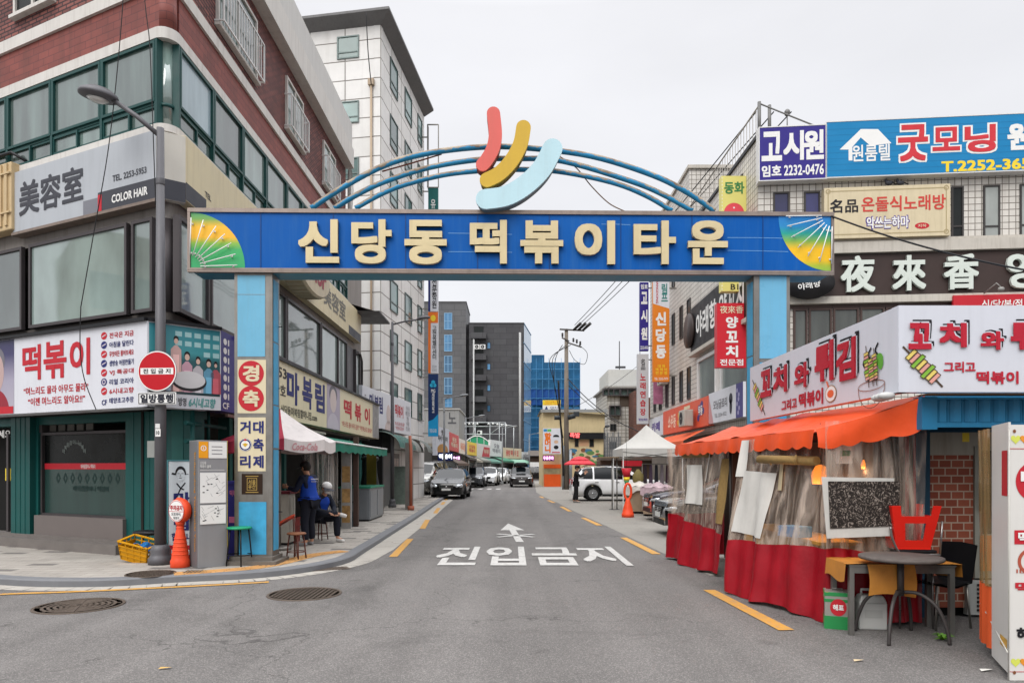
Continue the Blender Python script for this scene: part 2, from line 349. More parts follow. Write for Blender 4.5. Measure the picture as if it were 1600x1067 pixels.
# ------------------------------------------------------------------ palette
asphalt = M('asphalt', '#625f5d', .85, var=.2, scale=.9, bump=.35, bscale=130, spec=.3)
def speckle(m, amt, sc=240, c2='#a5a19e', patch=.12, road=False):
    n = m.node_tree; L = n.links.new; b = n.nodes['Principled BSDF']; src = b.inputs['Base Color'].links[0].from_socket
    g = n.nodes.new('ShaderNodeNewGeometry')
    v = n.nodes.new('ShaderNodeTexVoronoi'); v.inputs['Scale'].default_value = sc; L(g.outputs['Position'], v.inputs['Vector'])
    sp = n.nodes.new('ShaderNodeSeparateColor'); L(v.outputs['Color'], sp.inputs[0])
    r = n.nodes.new('ShaderNodeMapRange'); r.inputs[1].default_value = .55; r.inputs[2].default_value = 1; r.inputs[3].default_value = 0; r.inputs[4].default_value = amt; L(sp.outputs[0], r.inputs[0])
    mx = n.nodes.new('ShaderNodeMix'); mx.data_type = 'RGBA'; L(r.outputs[0], mx.inputs[0]); L(src, mx.inputs[6]); mx.inputs[7].default_value = (*lin(c2),1)
    t = n.nodes.new('ShaderNodeTexNoise'); t.inputs['Scale'].default_value = .35; t.inputs['Detail'].default_value = 9; t.inputs['Roughness'].default_value = .75; t.inputs['Distortion'].default_value = 1.2; L(g.outputs['Position'], t.inputs[0])
    r2 = n.nodes.new('ShaderNodeMapRange'); r2.inputs[1].default_value = .52; r2.inputs[2].default_value = .7; r2.inputs[3].default_value = 1; r2.inputs[4].default_value = 1-patch*1.6; L(t.outputs[0], r2.inputs[0])
    s = n.nodes.new('ShaderNodeVectorMath'); s.operation = 'SCALE'; L(mx.outputs[2], s.inputs[0]); L(r2.outputs[0], s.inputs['Scale'])
    # hairline cracks
    wv = n.nodes.new('ShaderNodeTexVoronoi'); wv.feature = 'DISTANCE_TO_EDGE'; wv.inputs['Scale'].default_value = .22
    dn = n.nodes.new('ShaderNodeTexNoise'); dn.inputs['Scale'].default_value = 2.2; dn.inputs['Detail'].default_value = 6; L(g.outputs['Position'], dn.inputs[0])
    dm = n.nodes.new('ShaderNodeVectorMath'); dm.operation = 'MULTIPLY_ADD'; dm.inputs[1].default_value = (1.1,1.1,0); L(dn.outputs['Color'], dm.inputs[0]); L(g.outputs['Position'], dm.inputs[2]); L(dm.outputs[0], wv.inputs['Vector'])
    r3 = n.nodes.new('ShaderNodeMapRange'); r3.inputs[1].default_value = .0; r3.inputs[2].default_value = .0028; r3.inputs[3].default_value = .5; r3.inputs[4].default_value = 1; L(wv.outputs['Distance'], r3.inputs[0])
    s2 = n.nodes.new('ShaderNodeVectorMath'); s2.operation = 'SCALE'; L(s.outputs[0], s2.inputs[0]); L(r3.outputs[0], s2.inputs['Scale'])
    if road:
        mp_ = n.nodes.new('ShaderNodeMapping'); mp_.inputs['Scale'].default_value = (1.5,.05,1); L(g.outputs['Position'], mp_.inputs[0])
        lt = n.nodes.new('ShaderNodeTexNoise'); lt.inputs['Scale'].default_value = 1; lt.inputs['Detail'].default_value = 4; L(mp_.outputs[0], lt.inputs[0])
        ds = n.nodes.new('ShaderNodeTexVoronoi'); ds.inputs['Scale'].default_value = .9; L(dm.outputs[0], ds.inputs['Vector'])
        r5 = n.nodes.new('ShaderNodeMapRange'); r5.inputs[1].default_value = .03; r5.inputs[2].default_value = .13; r5.inputs[3].default_value = .72; r5.inputs[4].default_value = 1; L(ds.outputs['Distance'], r5.inputs[0])
        r4 = n.nodes.new('ShaderNodeMapRange'); r4.inputs[1].default_value = .35; r4.inputs[2].default_value = .65; r4.inputs[3].default_value = .86; r4.inputs[4].default_value = 1.1; L(lt.outputs[0], r4.inputs[0])
        mm = n.nodes.new('ShaderNodeMath'); mm.operation = 'MULTIPLY'; L(r4.outputs[0], mm.inputs[0]); L(r5.outputs[0], mm.inputs[1])
        s3 = n.nodes.new('ShaderNodeVectorMath'); s3.operation = 'SCALE'; L(s2.outputs[0], s3.inputs[0]); L(mm.outputs[0], s3.inputs['Scale']); s2 = s3
    L(s2.outputs[0], b.inputs['Base Color'])
speckle(asphalt, .6, 120, '#96918d', .2, True)
concrete = M('concrete', '#837f78', .85, var=.14, scale=1.2, bump=.25, bscale=90, spec=.3); speckle(concrete, .3, 160, '#b0aca6', .15)
gutterm = M('gutter_concrete', '#a39e96', .85, var=.14, scale=2.5, bump=.2, spec=.3); speckle(gutterm, .3, 180, '#c0bab2', .12)
kerbm = M('granite_kerb', '#6f7073', .75, var=.15, scale=5, bump=.2, spec=.35)
yellowm = M('yellow_road_paint', '#c28f3c', .7, var=.16, scale=9, bump=.2, bscale=140)
whitem = M('white_road_paint', '#bcbab6', .7, var=.12, scale=9, bump=.2, bscale=140)
def worn(m, lo=.47, hi=.68, base='#807d7b'):
    n = m.node_tree; L = n.links.new; b = n.nodes['Principled BSDF']; src = b.inputs['Base Color'].links[0].from_socket
    g = n.nodes.new('ShaderNodeNewGeometry'); t = n.nodes.new('ShaderNodeTexNoise'); t.inputs['Scale'].default_value = 14; t.inputs['Detail'].default_value = 9; t.inputs['Roughness'].default_value = .8; L(g.outputs['Position'], t.inputs[0])
    r = n.nodes.new('ShaderNodeMapRange'); r.inputs[1].default_value = lo-.15; r.inputs[2].default_value = hi-.15; r.inputs[3].default_value = .85; r.inputs[4].default_value = 0; L(t.outputs[0], r.inputs[0])
    mx = n.nodes.new('ShaderNodeMix'); mx.data_type = 'RGBA'; L(r.outputs[0], mx.inputs[0]); L(src, mx.inputs[6]); mx.inputs[7].default_value = (*lin(base),1); L(mx.outputs[2], b.inputs['Base Color'])
worn(whitem); worn(yellowm)
def pavemat(key, c1, c2, mortar, w, h, thr=.9, rot=0.0):
    m = bpy.data.materials.new(key); m.use_nodes = True; n = m.node_tree; L = n.links.new; b = n.nodes['Principled BSDF']
    g = n.nodes.new('ShaderNodeNewGeometry'); mpn = n.nodes.new('ShaderNodeMapping'); mpn.inputs['Rotation'].default_value = (0,0,rot); L(g.outputs['Position'], mpn.inputs[0])
    br = n.nodes.new('ShaderNodeTexBrick'); br.inputs['Scale'].default_value = 1; br.inputs['Brick Width'].default_value = w; br.inputs['Row Height'].default_value = h; br.inputs['Mortar Size'].default_value = .004; br.inputs['Bias'].default_value = 0
    br.inputs['Color1'].default_value = (0,0,0,1); br.inputs['Color2'].default_value = (1,1,1,1); br.inputs['Mortar'].default_value = (0,0,0,1); L(mpn.outputs[0], br.inputs[0])
    rp = n.nodes.new('ShaderNodeValToRGB'); rp.color_ramp.interpolation = 'CONSTANT'; L(br.outputs[0], rp.inputs[0])
    el = rp.color_ramp.elements; el[0].color = (*lin(c1),1); el[1].position = thr; el[1].color = (*lin(c2),1)
    a = rp.color_ramp.elements.new(.45); a.color = tuple(x*.93 for x in lin(c1))+(1,)
    t = n.nodes.new('ShaderNodeTexNoise'); t.inputs['Scale'].default_value = 1.3; t.inputs['Detail'].default_value = 8; t.inputs['Roughness'].default_value = .7; L(g.outputs['Position'], t.inputs[0])
    r = n.nodes.new('ShaderNodeMapRange'); r.inputs[1].default_value = .3; r.inputs[2].default_value = .7; r.inputs[3].default_value = .8; r.inputs[4].default_value = 1.1; L(t.outputs[0], r.inputs[0])
    v = n.nodes.new('ShaderNodeVectorMath'); v.operation = 'SCALE'; L(rp.outputs[0], v.inputs[0]); L(r.outputs[0], v.inputs['Scale'])
    mx = n.nodes.new('ShaderNodeMix'); mx.data_type = 'RGBA'; L(br.outputs['Fac'], mx.inputs[0]); L(v.outputs[0], mx.inputs[6]); mx.inputs[7].default_value = (*lin(mortar),1)
    L(mx.outputs[2], b.inputs['Base Color']); b.inputs['Roughness'].default_value = .85; b.inputs['Specular IOR Level'].default_value = .3
    bp = n.nodes.new('ShaderNodeBump'); bp.invert = True; bp.inputs['Strength'].default_value = .4; bp.inputs['Distance'].default_value = .006; L(br.outputs['Fac'], bp.inputs['Height']); L(bp.outputs[0], b.inputs['Normal'])
    MATS[key] = m; return m
paving = pavemat('paving_blocks', '#a19b93', '#6e6a66', '#6b655e', .42, .20, .87)
tactile = pavemat('tactile_blocks', '#c79a63', '#b98a54', '#7d6445', .3, .3, .8)

black = M('black_paint', '#17171a', .45, var=.1)
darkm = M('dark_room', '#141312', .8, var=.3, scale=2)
steel = M('dull_steel', '#85827d', .42, metal=.75, var=.22, scale=4, streak=.35, dirt='#51402f')
bronze = M('bronze_frame', '#8d8078', .4, metal=.5, var=.15, scale=5, streak=.25)
greypaint = M('lamp_grey_paint', '#5d5c5f', .5, metal=.3, var=.1, scale=6, bump=.1)
white = M('white_paint', '#d5d4d2', .5, var=.06, scale=3, streak=.12)
signwhite = M('sign_white', '#cfd0d6', .35, var=.05, scale=2, streak=.1)
cream = M('sign_cream', '#d2c6a6', .4, var=.06, scale=2, streak=.1)
redink = M('red_ink', '#b5222e', .5, var=.06); navyink = M('navy_ink', '#232a66', .5, var=.06); blackink = M('black_ink', '#1c1b1f', .5, var=.05)
whiteink = M('white_ink', '#e0dfdc', .5, var=.04); yellowink = M('yellow_ink', '#e6c933', .5, var=.05); purpleink = M('purple_ink', '#4a2f86', .5, var=.05)
orangeink = M('orange_ink', '#dd6f25', .5, var=.05); greenink = M('green_ink', '#3b7d46', .5, var=.05); greyink = M('grey_ink', '#77767a', .5, var=.05)
skinm = M('skin', '#c08f74', .55, var=.06, scale=20); wires = M('cable_rubber', '#1c1b1c', .6, var=.1)
rubber = M('tyre_rubber', '#161617', .8, var=.15, scale=30, bump=.2)
wood = M('worn_wood', '#8f6b42', .6, var=.25, scale=6); brownm = M('brown_tube', '#5a2f24', .5, var=.12)

# ------------------------------------------------------------------ ground
g_ = MB(); S_ = 400; NX = 8
g_.add([(-S_,-60,0),(S_,-60,0),(S_,700,0),(-S_,700,0)], [(0,1,2,3)])
structure(g_.build('asphalt_road', asphalt))
KERB = [(-40,27.5),(-20,15.6),(-12,11.75),(-9.2,10.45)] + [tuple(G(x,y)[:2]) for x,y in ((0,914),(150,917),(278,910),(394,904),(481,894),(542,880),(569,864),(612,836),(656,807),(678,791),(700,775))] + [(-4.3,50),(-4.6,62),(-5.0,90)]
KS = [p for p in spline([(x,y,0) for x,y in KERB], 5)]
def offs(line, d):
    o = []
    for i, p in enumerate(line):
        t = (line[min(i+1,len(line)-1)]-line[max(i-1,0)]); t.z = 0; t.normalize()
        o.append(p + Vector((-t.y, t.x, 0))*d)           # d>0: to the left of travel (buildings' side)
    return o
KI = offs(KS, .19); PZ = .1
kb = MB()
for i in range(len(KS)-1):
    a,b,c,d = KS[i],KS[i+1],KI[i+1],KI[i]
    g1 = .012 if i % 2 else 0
    z1 = PZ+.004
    kb.add([(a.x,a.y,0),(b.x,b.y,0),(b.x,b.y,z1-.02),(a.x,a.y,z1-.02)], [(0,1,2,3)], False)
    a2 = a.lerp(d,.1); b2 = b.lerp(c,.1)
    kb.add([(a.x,a.y,z1-.02),(b.x,b.y,z1-.02),(b2.x,b2.y,z1),(a2.x,a2.y,z1)], [(0,1,2,3)], False)
    kb.add([(a2.x,a2.y,z1),(b2.x,b2.y,z1),(c.x,c.y,z1),(d.x,d.y,z1)], [(0,1,2,3)], False)
    kb.add([(d.x,d.y,z1),(c.x,c.y,z1),(c.x,c.y,PZ-.02),(d.x,d.y,PZ-.02)], [(0,1,2,3)], False)
structure(kb.build('kerb', kerbm))
pv = MB()
for i in range(len(KI)-1):
    a,b = KI[i],KI[i+1]
    pv.add([(a.x,a.y,PZ),(b.x,b.y,PZ),(b.x-14,b.y+7,PZ),(a.x-14,a.y+7,PZ)], [(0,1,2,3)], False)
structure(pv.build('pavement', paving))
# concrete gutter between kerb and asphalt
gt = MB(); GO = offs(KS, -.001)
def gw(p): return .27 if p.y < 10.8 else (.27 + .2*min(1,(p.y-10.8)/2.5))
for i in range(len(KS)-1):
    a,b = KS[i],KS[i+1]; t = (b-a).normalized(); nn = Vector((t.y,-t.x,0))
    c = b+nn*gw(b); d = a+nn*gw(a)
    gt.add([(a.x,a.y,.004),(d.x,d.y,.004),(c.x,c.y,.004),(b.x,b.y,.004)], [(0,1,2,3)], False)
structure(gt.build('gutter', gutterm))
RL = [G(x,y) for x,y in ((1229,985),(1108,922),(1026,866),(974,840),(937,821),(911,809),(891,799),(877,791.5),(866,785.4),(856.5,781.6),(849,778),(844,775.5),(834,769))]
ap = MB()
RB = [Vector((p.x+.16,p.y,0)) for p in RL[2:]] + [Vector((2.1,62,0)), Vector((2.6,80,0))]
RB = [Vector((2.95,10.2,0))] + RB
for i in range(len(RB)-1):
    a,b = RB[i],RB[i+1]
    ap.add([(a.x,a.y,.005),(16,a.y,.005),(16,b.y,.005),(b.x,b.y,.005)], [(0,1,2,3)], False)
structure(ap.build('concrete_apron', concrete))
def strip(mb, a, b, w, z=.008):
    a = Vector(a); b = Vector(b); t = (b-a).normalized(); n_ = Vector((-t.y,t.x,0))*w/2
    mb.add([(a.x-n_.x,a.y-n_.y,z),(b.x-n_.x,b.y-n_.y,z),(b.x+n_.x,b.y+n_.y,z),(a.x+n_.x,a.y+n_.y,z)], [(0,1,2,3)], False)
yl = MB()
cv = spline([G(x,y) for x,y in ((-320,952),(-120,939),(0,929),(110,925),(240,919),(340,914),(420,909.5))], 6)
for i in range(len(cv)-1): strip(yl, cv[i], cv[i+1], .11)
for p,q in (((614,870),(641,842)),((660,826),(668,812)),((680,802),(685.5,793.5)),((690.5,788.5),(694,784)),((696,781.5),(699,778))): strip(yl, G(*p), G(*q), .15)
for i in range(0, len(RL)-1, 2): strip(yl, RL[i], RL[i+1], .16)
structure(yl.build('yellow_road_lines', yellowm))
mk = MB(); lettering(mk, '진입금지', -1.38, 11.2, 3.38, 2.7, .009, bold=.03, flat=True)
A = lambda x,y: (G(x,y).x, G(x,y).y, .009)
mk.add([A(794,818),A(782,828.5),A(819.5,828.5)], [(0,1,2)], False)
mk.add([A(796,828.5),A(806,828.5),A(818.5,847),A(806.5,847)], [(0,3,2,1)], False)
for a,b in (((777,834.5),(834,839.5)),((777,839.5),(834,834.8))):
    p,q = G(*a),G(*b); strip(mk, p, q, .16, .0125)
for k in range(5):                                         # faint far crossing
    a = G(722+k*14,764); strip(mk, (a.x,a.y-1,0), (a.x+.05,a.y+1.2,0), .32, .009)
structure(mk.build('white_road_markings', whitem))
tp = MB()
tl = spline([G(*p,PZ) for p in ((272,899),(330,895),(400,889),(452,880),(500,868),(546,862))], 5); ti = offs(tl, .32)
for i in range(len(tl)-1):
    a,b,c,d = tl[i],tl[i+1],ti[i+1],ti[i]
    tp.add([(p.x,p.y,PZ+.005) for p in (a,b,c,d)], [(0,1,2,3)], False)
    for j in (.18,.4,.62,.84):
        p = a.lerp(d,j); q = b.lerp(c,j); tp.bar((p.x,p.y,PZ+.007),(q.x,q.y,PZ+.007),.03,.008)
structure(tp.build('tactile_paving', tactile))
# manhole covers and grates
iron = M('cast_iron', '#62574e', .6, metal=.5, var=.25, scale=12, bump=.3)
ironlt = M('cast_iron_grime', '#9a8b7a', .8, var=.2, scale=14)
def cover(c, r, label, kind):
    t = thing('manhole_cover', label, 'manhole cover', (c.x,c.y,c.z))
    b = MB(); b.lathe([(0,.006),(r*.94,.006)], n=40, smooth=False)
    b.build('plate', ironlt, t)
    b = MB(); b.lathe([(r*.93,.004),(r*.94,.012),(r,.012),(r*1.01,.002)], n=40, smooth=False); b.build('rim', iron, t)
    b = MB()
    if kind == 0:
        for k in range(1,7):
            q = r*.13*k
            b.lathe([(q-.018,.007),(q-.016,.011),(q+.016,.011),(q+.018,.007)], n=36, smooth=False)
        for k in range(4):
            a = k*math.pi/4+.4; b.bar((-math.cos(a)*r*.9,-math.sin(a)*r*.9,.0125),(math.cos(a)*r*.9,math.sin(a)*r*.9,.0125),.03,.004)
    else:
        q = int(r/.06)
        for i in range(-q,q+1):
            for j in range(-q,q+1):
                x,y = i*.06,j*.06
                if x*x+y*y < (r*.9)**2: b.box(x-.019,x+.019,y-.019,y+.019,.006,.0115)
    b.build('tread', iron, t)
cover(G(124,946.5), .47, 'round iron manhole cover with concentric rings, nearest the yellow kerb line', 0)
cover(G(476,928), .46, 'round studded iron manhole cover in the road in front of the gate post', 1)
cover(G(235.5,896.5,PZ), .33, 'dark iron manhole cover set in the paved footway behind the kerb', 1)
def grate(a, w, d, rz, label):
    b = MB(); b.box(-w/2,w/2,-d/2,d/2,.004,.007)
    for k in range(int(w/.05)): b.box(-w/2+k*.05+.008,-w/2+k*.05+.032,-d/2+.02,d/2-.02,.007,.013)
    o = b.build('drain_grate', iron, loc=a, rot=(0,0,rz)); tag(o, label, 'drain grate')
grate(G(498,890), .95, .3, R(28), 'black iron storm drain grate along the kerb at the bend')
grate(G(305,893.5,PZ), .3, .3, R(10), 'small square dark paving inlay beside the orange tactile strip')
# small litter and stains
lit = [(258,1045,'#b8965a',.05,'yellow leaf lying on the asphalt at the bottom left'),(1540,1048,'#d8d6cf',.06,'white paper scrap on the asphalt near the banner stall'),(1341,1033,'#c7b391',.05,'tan paper scrap on the asphalt below the round table')]
for x,y,c,s,l in lit:
    p = G(x,y); b = MB(); b.add([(-s,-s*.3,.006),(s,-s*.25,.012),(s*.8,s*.3,.006),(-s*.7,s*.3,.014)], [(0,1,2,3)], False)
    tag(b.build('litter', M('litter'+c,c,.8), loc=(p.x,p.y,.004), rot=(0,0,R(15))), l, 'litter')
# ------------------------------------------------------------------ helpers for facades
def win(root, rot, u0, u1, z0, z1, y, fm, gm, ft=.05, d=.07, mull=(), trans=(), name='window', pane='pane', sill=None):
    """window frame (a part) with its glass (a sub-part); y is the wall face, outward is -y"""
    b = MB()
    b.box(u0,u0+ft,y-d,y+.02,z0,z1); b.box(u1-ft,u1,y-d,y+.02,z0,z1); b.box(u0+ft,u1-ft,y-d,y+.02,z1-ft,z1); b.box(u0+ft,u1-ft,y-d,y+.02,z0,z0+ft)
    for m_ in mull: b.box(m_-ft/2,m_+ft/2,y-d+.004,y+.02,z0+ft,z1-ft)
    for t_ in trans: b.box(u0+ft,u1-ft,y-d+.008,y+.02,t_-ft/2,t_+ft/2)
    o = b.build(name, fm, root, rot=rot)
    p = MB().quad((u0+ft,y-d*.35,z0+ft),(u1-ft,y-d*.35,z0+ft),(u1-ft,y-d*.35,z1-ft),(u0+ft,y-d*.35,z1-ft)).build(pane, gm, o)
    if sill: MB().box(u0-.05,u1+.05,y-d-.05,y+.02,z0-.06,z0-.002).build('sill', sill, o)
    return o
def disc(mb, x, z, rx, rz, y, n=28, a0=0, a1=2*math.pi):
    v = [(x,y,z)] + [(x+rx*math.cos(a0+(a1-a0)*k/n),y,z+rz*math.sin(a0+(a1-a0)*k/n)) for k in range(n+1)]
    return mb.add(v, [(0,k,k+1) for k in range(1,n+1)], False)
def ring(mb, x, z, r0, r1, y, n=32):
    v = []
    for k in range(n):
        a = 2*math.pi*k/n; v += [(x+r0*math.cos(a),y,z+r0*math.sin(a)),(x+r1*math.cos(a),y,z+r1*math.sin(a))]
    return mb.add(v, [(2*k,2*k+1,(2*k+3)%(2*n),(2*k+2)%(2*n)) for k in range(n)], False)
def rect(mb, x0, x1, z0, z1, y): return mb.quad((x0,y,z0),(x1,y,z0),(x1,y,z1),(x0,y,z1))
def stroke(mb, pts, w, y):                  # a drawn line on a sign
    for i in range(len(pts)-1):
        a = Vector((pts[i][0],0,pts[i][1])); b = Vector((pts[i+1][0],0,pts[i+1][1])); t = (b-a)
        if t.length < 1e-6: continue
        t.normalize(); n_ = Vector((t.z,0,-t.x))*w/2; e_ = t*w*.25
        mb.add([(a.x-n_.x-e_.x,y-i*.0002,a.z-n_.z-e_.z),(a.x+n_.x-e_.x,y-i*.0002,a.z+n_.z-e_.z),(b.x+n_.x+e_.x,y-i*.0002,b.z+n_.z+e_.z),(b.x-n_.x+e_.x,y-i*.0002,b.z-n_.z+e_.z)], [(3,2,1,0)], False)
    return mb
def signboard(fr, name, label, w, h, u, off, z, mat, depth=.15, cat='sign', group=None, frame=None, fw=.03):
    """box sign: origin at its lower left front corner, face at y=0, body behind"""
    t = fr.thing(name, label, cat, u, off, z, group)
    MB().box(0,w,0,depth,0,h).build('panel', mat, t)
    if frame:
        b = MB(); b.box(-fw,w+fw,-.012,depth+.01,-fw,0); b.box(-fw,w+fw,-.012,depth+.01,h,h+fw); b.box(-fw,0,-.012,depth+.01,0,h); b.box(w,w+fw,-.012,depth+.01,0,h)
        b.build('frame', frame, t)
    return t
def frame_px(fr, x0, x1, yt, yb, off=0.0, ref=None):
    """u0,u1,z0,z1 on a facade from a photo rectangle measured at column ref"""
    ref = x1 if ref is None else ref
    return fr.at(x0,None,off), fr.at(x1,None,off), fr.at(ref,yb,off)[1], fr.at(ref,yt,off)[1]

# ------------------------------------------------------------------ the gate
gl = Vector((-5.084,10.70)); gr_ = Vector((5.13,10.88))
FG = Frame(gl.x, gl.y, gr_.x-gl.x, gr_.y-gl.y)
gate = FG.thing('street_gate', 'big blue archway gate over the street with raised beige Korean letters and three rice cakes', 'gate')
GW = (gr_-gl).length; GZ0, GZ1, GD = 4.69, 5.667, .46
blue = M('gate_blue', '#0054a2', .42, var=.1, scale=.8, streak=.3, dirt='#3f6f9f', spec=.15)
bluelt = M('gate_light_blue', '#6cabc8', .32, var=.09, scale=1.5, streak=.4, dirt='#6f8f98')
bluemid = M('gate_worn_blue', '#3f9cc6', .45, var=.22, scale=5, streak=.25, dirt='#49616b')
soffit = M('gate_soffit', '#3e7f9a', .4, var=.15, streak=.1)
beige = M('gate_letter_beige', '#cdbd95', .4, metal=.15, var=.08, scale=2, streak=.15, dirt='#7a6a4a')
rust = M('arch_rust_blue', '#2a86b4', .5, var=.3, scale=4)
def rusty(m, key):
    n = m.node_tree; L = n.links.new; b = n.nodes['Principled BSDF']; src = b.inputs['Base Color'].links[0].from_socket
    g = n.nodes.new('ShaderNodeNewGeometry'); t = n.nodes.new('ShaderNodeTexNoise'); t.inputs['Scale'].default_value = 3.2; t.inputs['Detail'].default_value = 9; t.inputs['Roughness'].default_value = .75; L(g.outputs['Position'], t.inputs[0])
    sp = n.nodes.new('ShaderNodeSeparateXYZ'); L(g.outputs['Normal'], sp.inputs[0])
    ma = n.nodes.new('ShaderNodeMath'); ma.operation = 'MULTIPLY_ADD'; ma.inputs[1].default_value = .22; L(sp.outputs[2], ma.inputs[0]); L(t.outputs[0], ma.inputs[2])
    r = n.nodes.new('ShaderNodeMapRange'); r.inputs[1].default_value = .50; r.inputs[2].default_value = .55; L(ma.outputs[0], r.inputs[0])
    r2 = n.nodes.new('ShaderNodeValToRGB'); r2.color_ramp.elements[0].color = (*lin('#5b4636'),1); r2.color_ramp.elements[1].color = (*lin('#a39682'),1); r2.color_ramp.elements[0].position = .4; r2.color_ramp.elements[1].position = .6; L(t.outputs['Color'], r2.inputs[0])
    mx = n.nodes.new('ShaderNodeMix'); mx.data_type = 'RGBA'; L(r.outputs[0], mx.inputs[0]); L(src, mx.inputs[6]); L(r2.outputs[0], mx.inputs[7]); L(mx.outputs[2], b.inputs['Base Color'])
rusty(rust, 'r')
b = MB(); b.box(.04,GW-.04,.012,GD,GZ0+.03,GZ1-.03); b.build('beam', blue, gate)
b = MB(); b.box(.06,GW-.06,.02,GD-.005,GZ0-.004,GZ0+.0285); b.build('soffit', soffit, gate)
b = MB()
b.box(0,GW,-.015,.05,GZ1-.05,GZ1+.012); b.box(0,GW,.05,GD,GZ1-.028,GZ1+.01)
b.box(0,GW,-.015,.05,GZ0-.012,GZ0+.055); b.box(0,.042,-.012,.05,GZ0+.055,GZ1-.05); b.box(GW-.042,GW,-.012,.05,GZ0+.055,GZ1-.05)
b.box(0,GW,-.019,-.0152,GZ0+.018,GZ0+.026)
for k in range(1,12):
    x = GW*k/12 + (.05 if k%2 else -.08); b.box(x-.004,x+.004,-.0165,.02,GZ1-.052,GZ1+.014); b.box(x-.16,x-.152,-.0165,.02,GZ0-.014,GZ0+.057)
b.build('frame', bronze, gate)
b = MB()
for k in range(1,9):
    x = GW*k/9; b.box(x-.006,x+.006,.004,.0118,GZ0+.056,GZ1-.051)
b.build('panel_seam', M('seam_dark', '#0a3c78', .4), gate)
b = MB()
for (xa,ya,xb,yb) in ((700,364,800,366),(700,393,800,394),(1137,371,1226,372),(1137,391,1232,393),(640,360,665,360.5),(940,350,985,351),(1010,424,1120,423)):
    ua,za = FG.at(xa,ya); ub,zb = FG.at(xb,yb); stroke(b, [(ua,za),((ua+ub)/2,(za+zb)/2+.004),(ub,zb)], .006, .0095)
b.build('scratch', M('paint_scratch','#7fb0d8',.5), gate)
for ch,x0,x1,yt,yb in (('신',466,530,343,411),('당',549,612,343,412),('동',632,698,344,413),('떡',734,792,344,412),('볶',813,880,345,412),('이',898,961,345,413),('타',990,1056,345,413),('운',1075,1137,345,413)):
    u0,u1,z0,z1 = frame_px(FG,x0,x1,yt,yb,.05,ref=(x0+x1)/2)
    put(gate,'letter',ch,u0,z0,u1-u0,z1-z0,.0,beige,.05,depth=.06,res=4)
# fans at both ends
fanL = rampmat('fan_green_yellow', [(0,'#1f9a5c'),(.33,'#2fa158'),(.45,'#7fae38'),(.56,'#e5ac12'),(.74,'#e8b010'),(.88,'#6a9a40'),(1,'#3b9a5e')], rough=.35)
fanR = rampmat('fan_blue_yellow', [(0,'#86b33e'),(.1,'#a8b42c'),(.2,'#ecb70c'),(.4,'#ecb70c'),(.55,'#7cab45'),(.68,'#159a86'),(.82,'#1580b8'),(1,'#1676bd')], rough=.35)
fz = GZ1-GZ0-.11
b = MB(); disc(b, .045, GZ0+.056, .845, fz, .0085, a0=0, a1=math.pi/2); b.build('fan', fanL, gate)
b = MB(); disc(b, GW-.045, GZ1-.052, .84, fz, .0085, a0=math.pi, a1=1.5*math.pi); b.build('fan', fanR, gate)
for cx,cz,aa in ((.05,GZ0+.06,[2,15,29,42,56,73,88]),(GW-.05,GZ1-.056,[181,193,207,222,238,254,269])):
    for a in aa:
        a = R(a); c_,s_ = math.cos(a),math.sin(a); b = MB()
        b.tube([(cx+c_*.17,-.05,cz+s_*.17*fz/.84),(cx+c_*.74,-.05,cz+s_*.74*fz/.84)], .008, 6)
        for r_ in (.22,.66): b.tube([(cx+c_*r_,-.05,cz+s_*r_*fz/.84),(cx+c_*r_,.009,cz+s_*r_*fz/.84)], .007, 5); b.box(cx+c_*r_-.014,cx+c_*r_+.014,-.004,.008,cz+s_*r_*fz/.84-.012,cz+s_*r_*fz/.84+.012)
        b.build('fan_spoke', whiteink, gate)
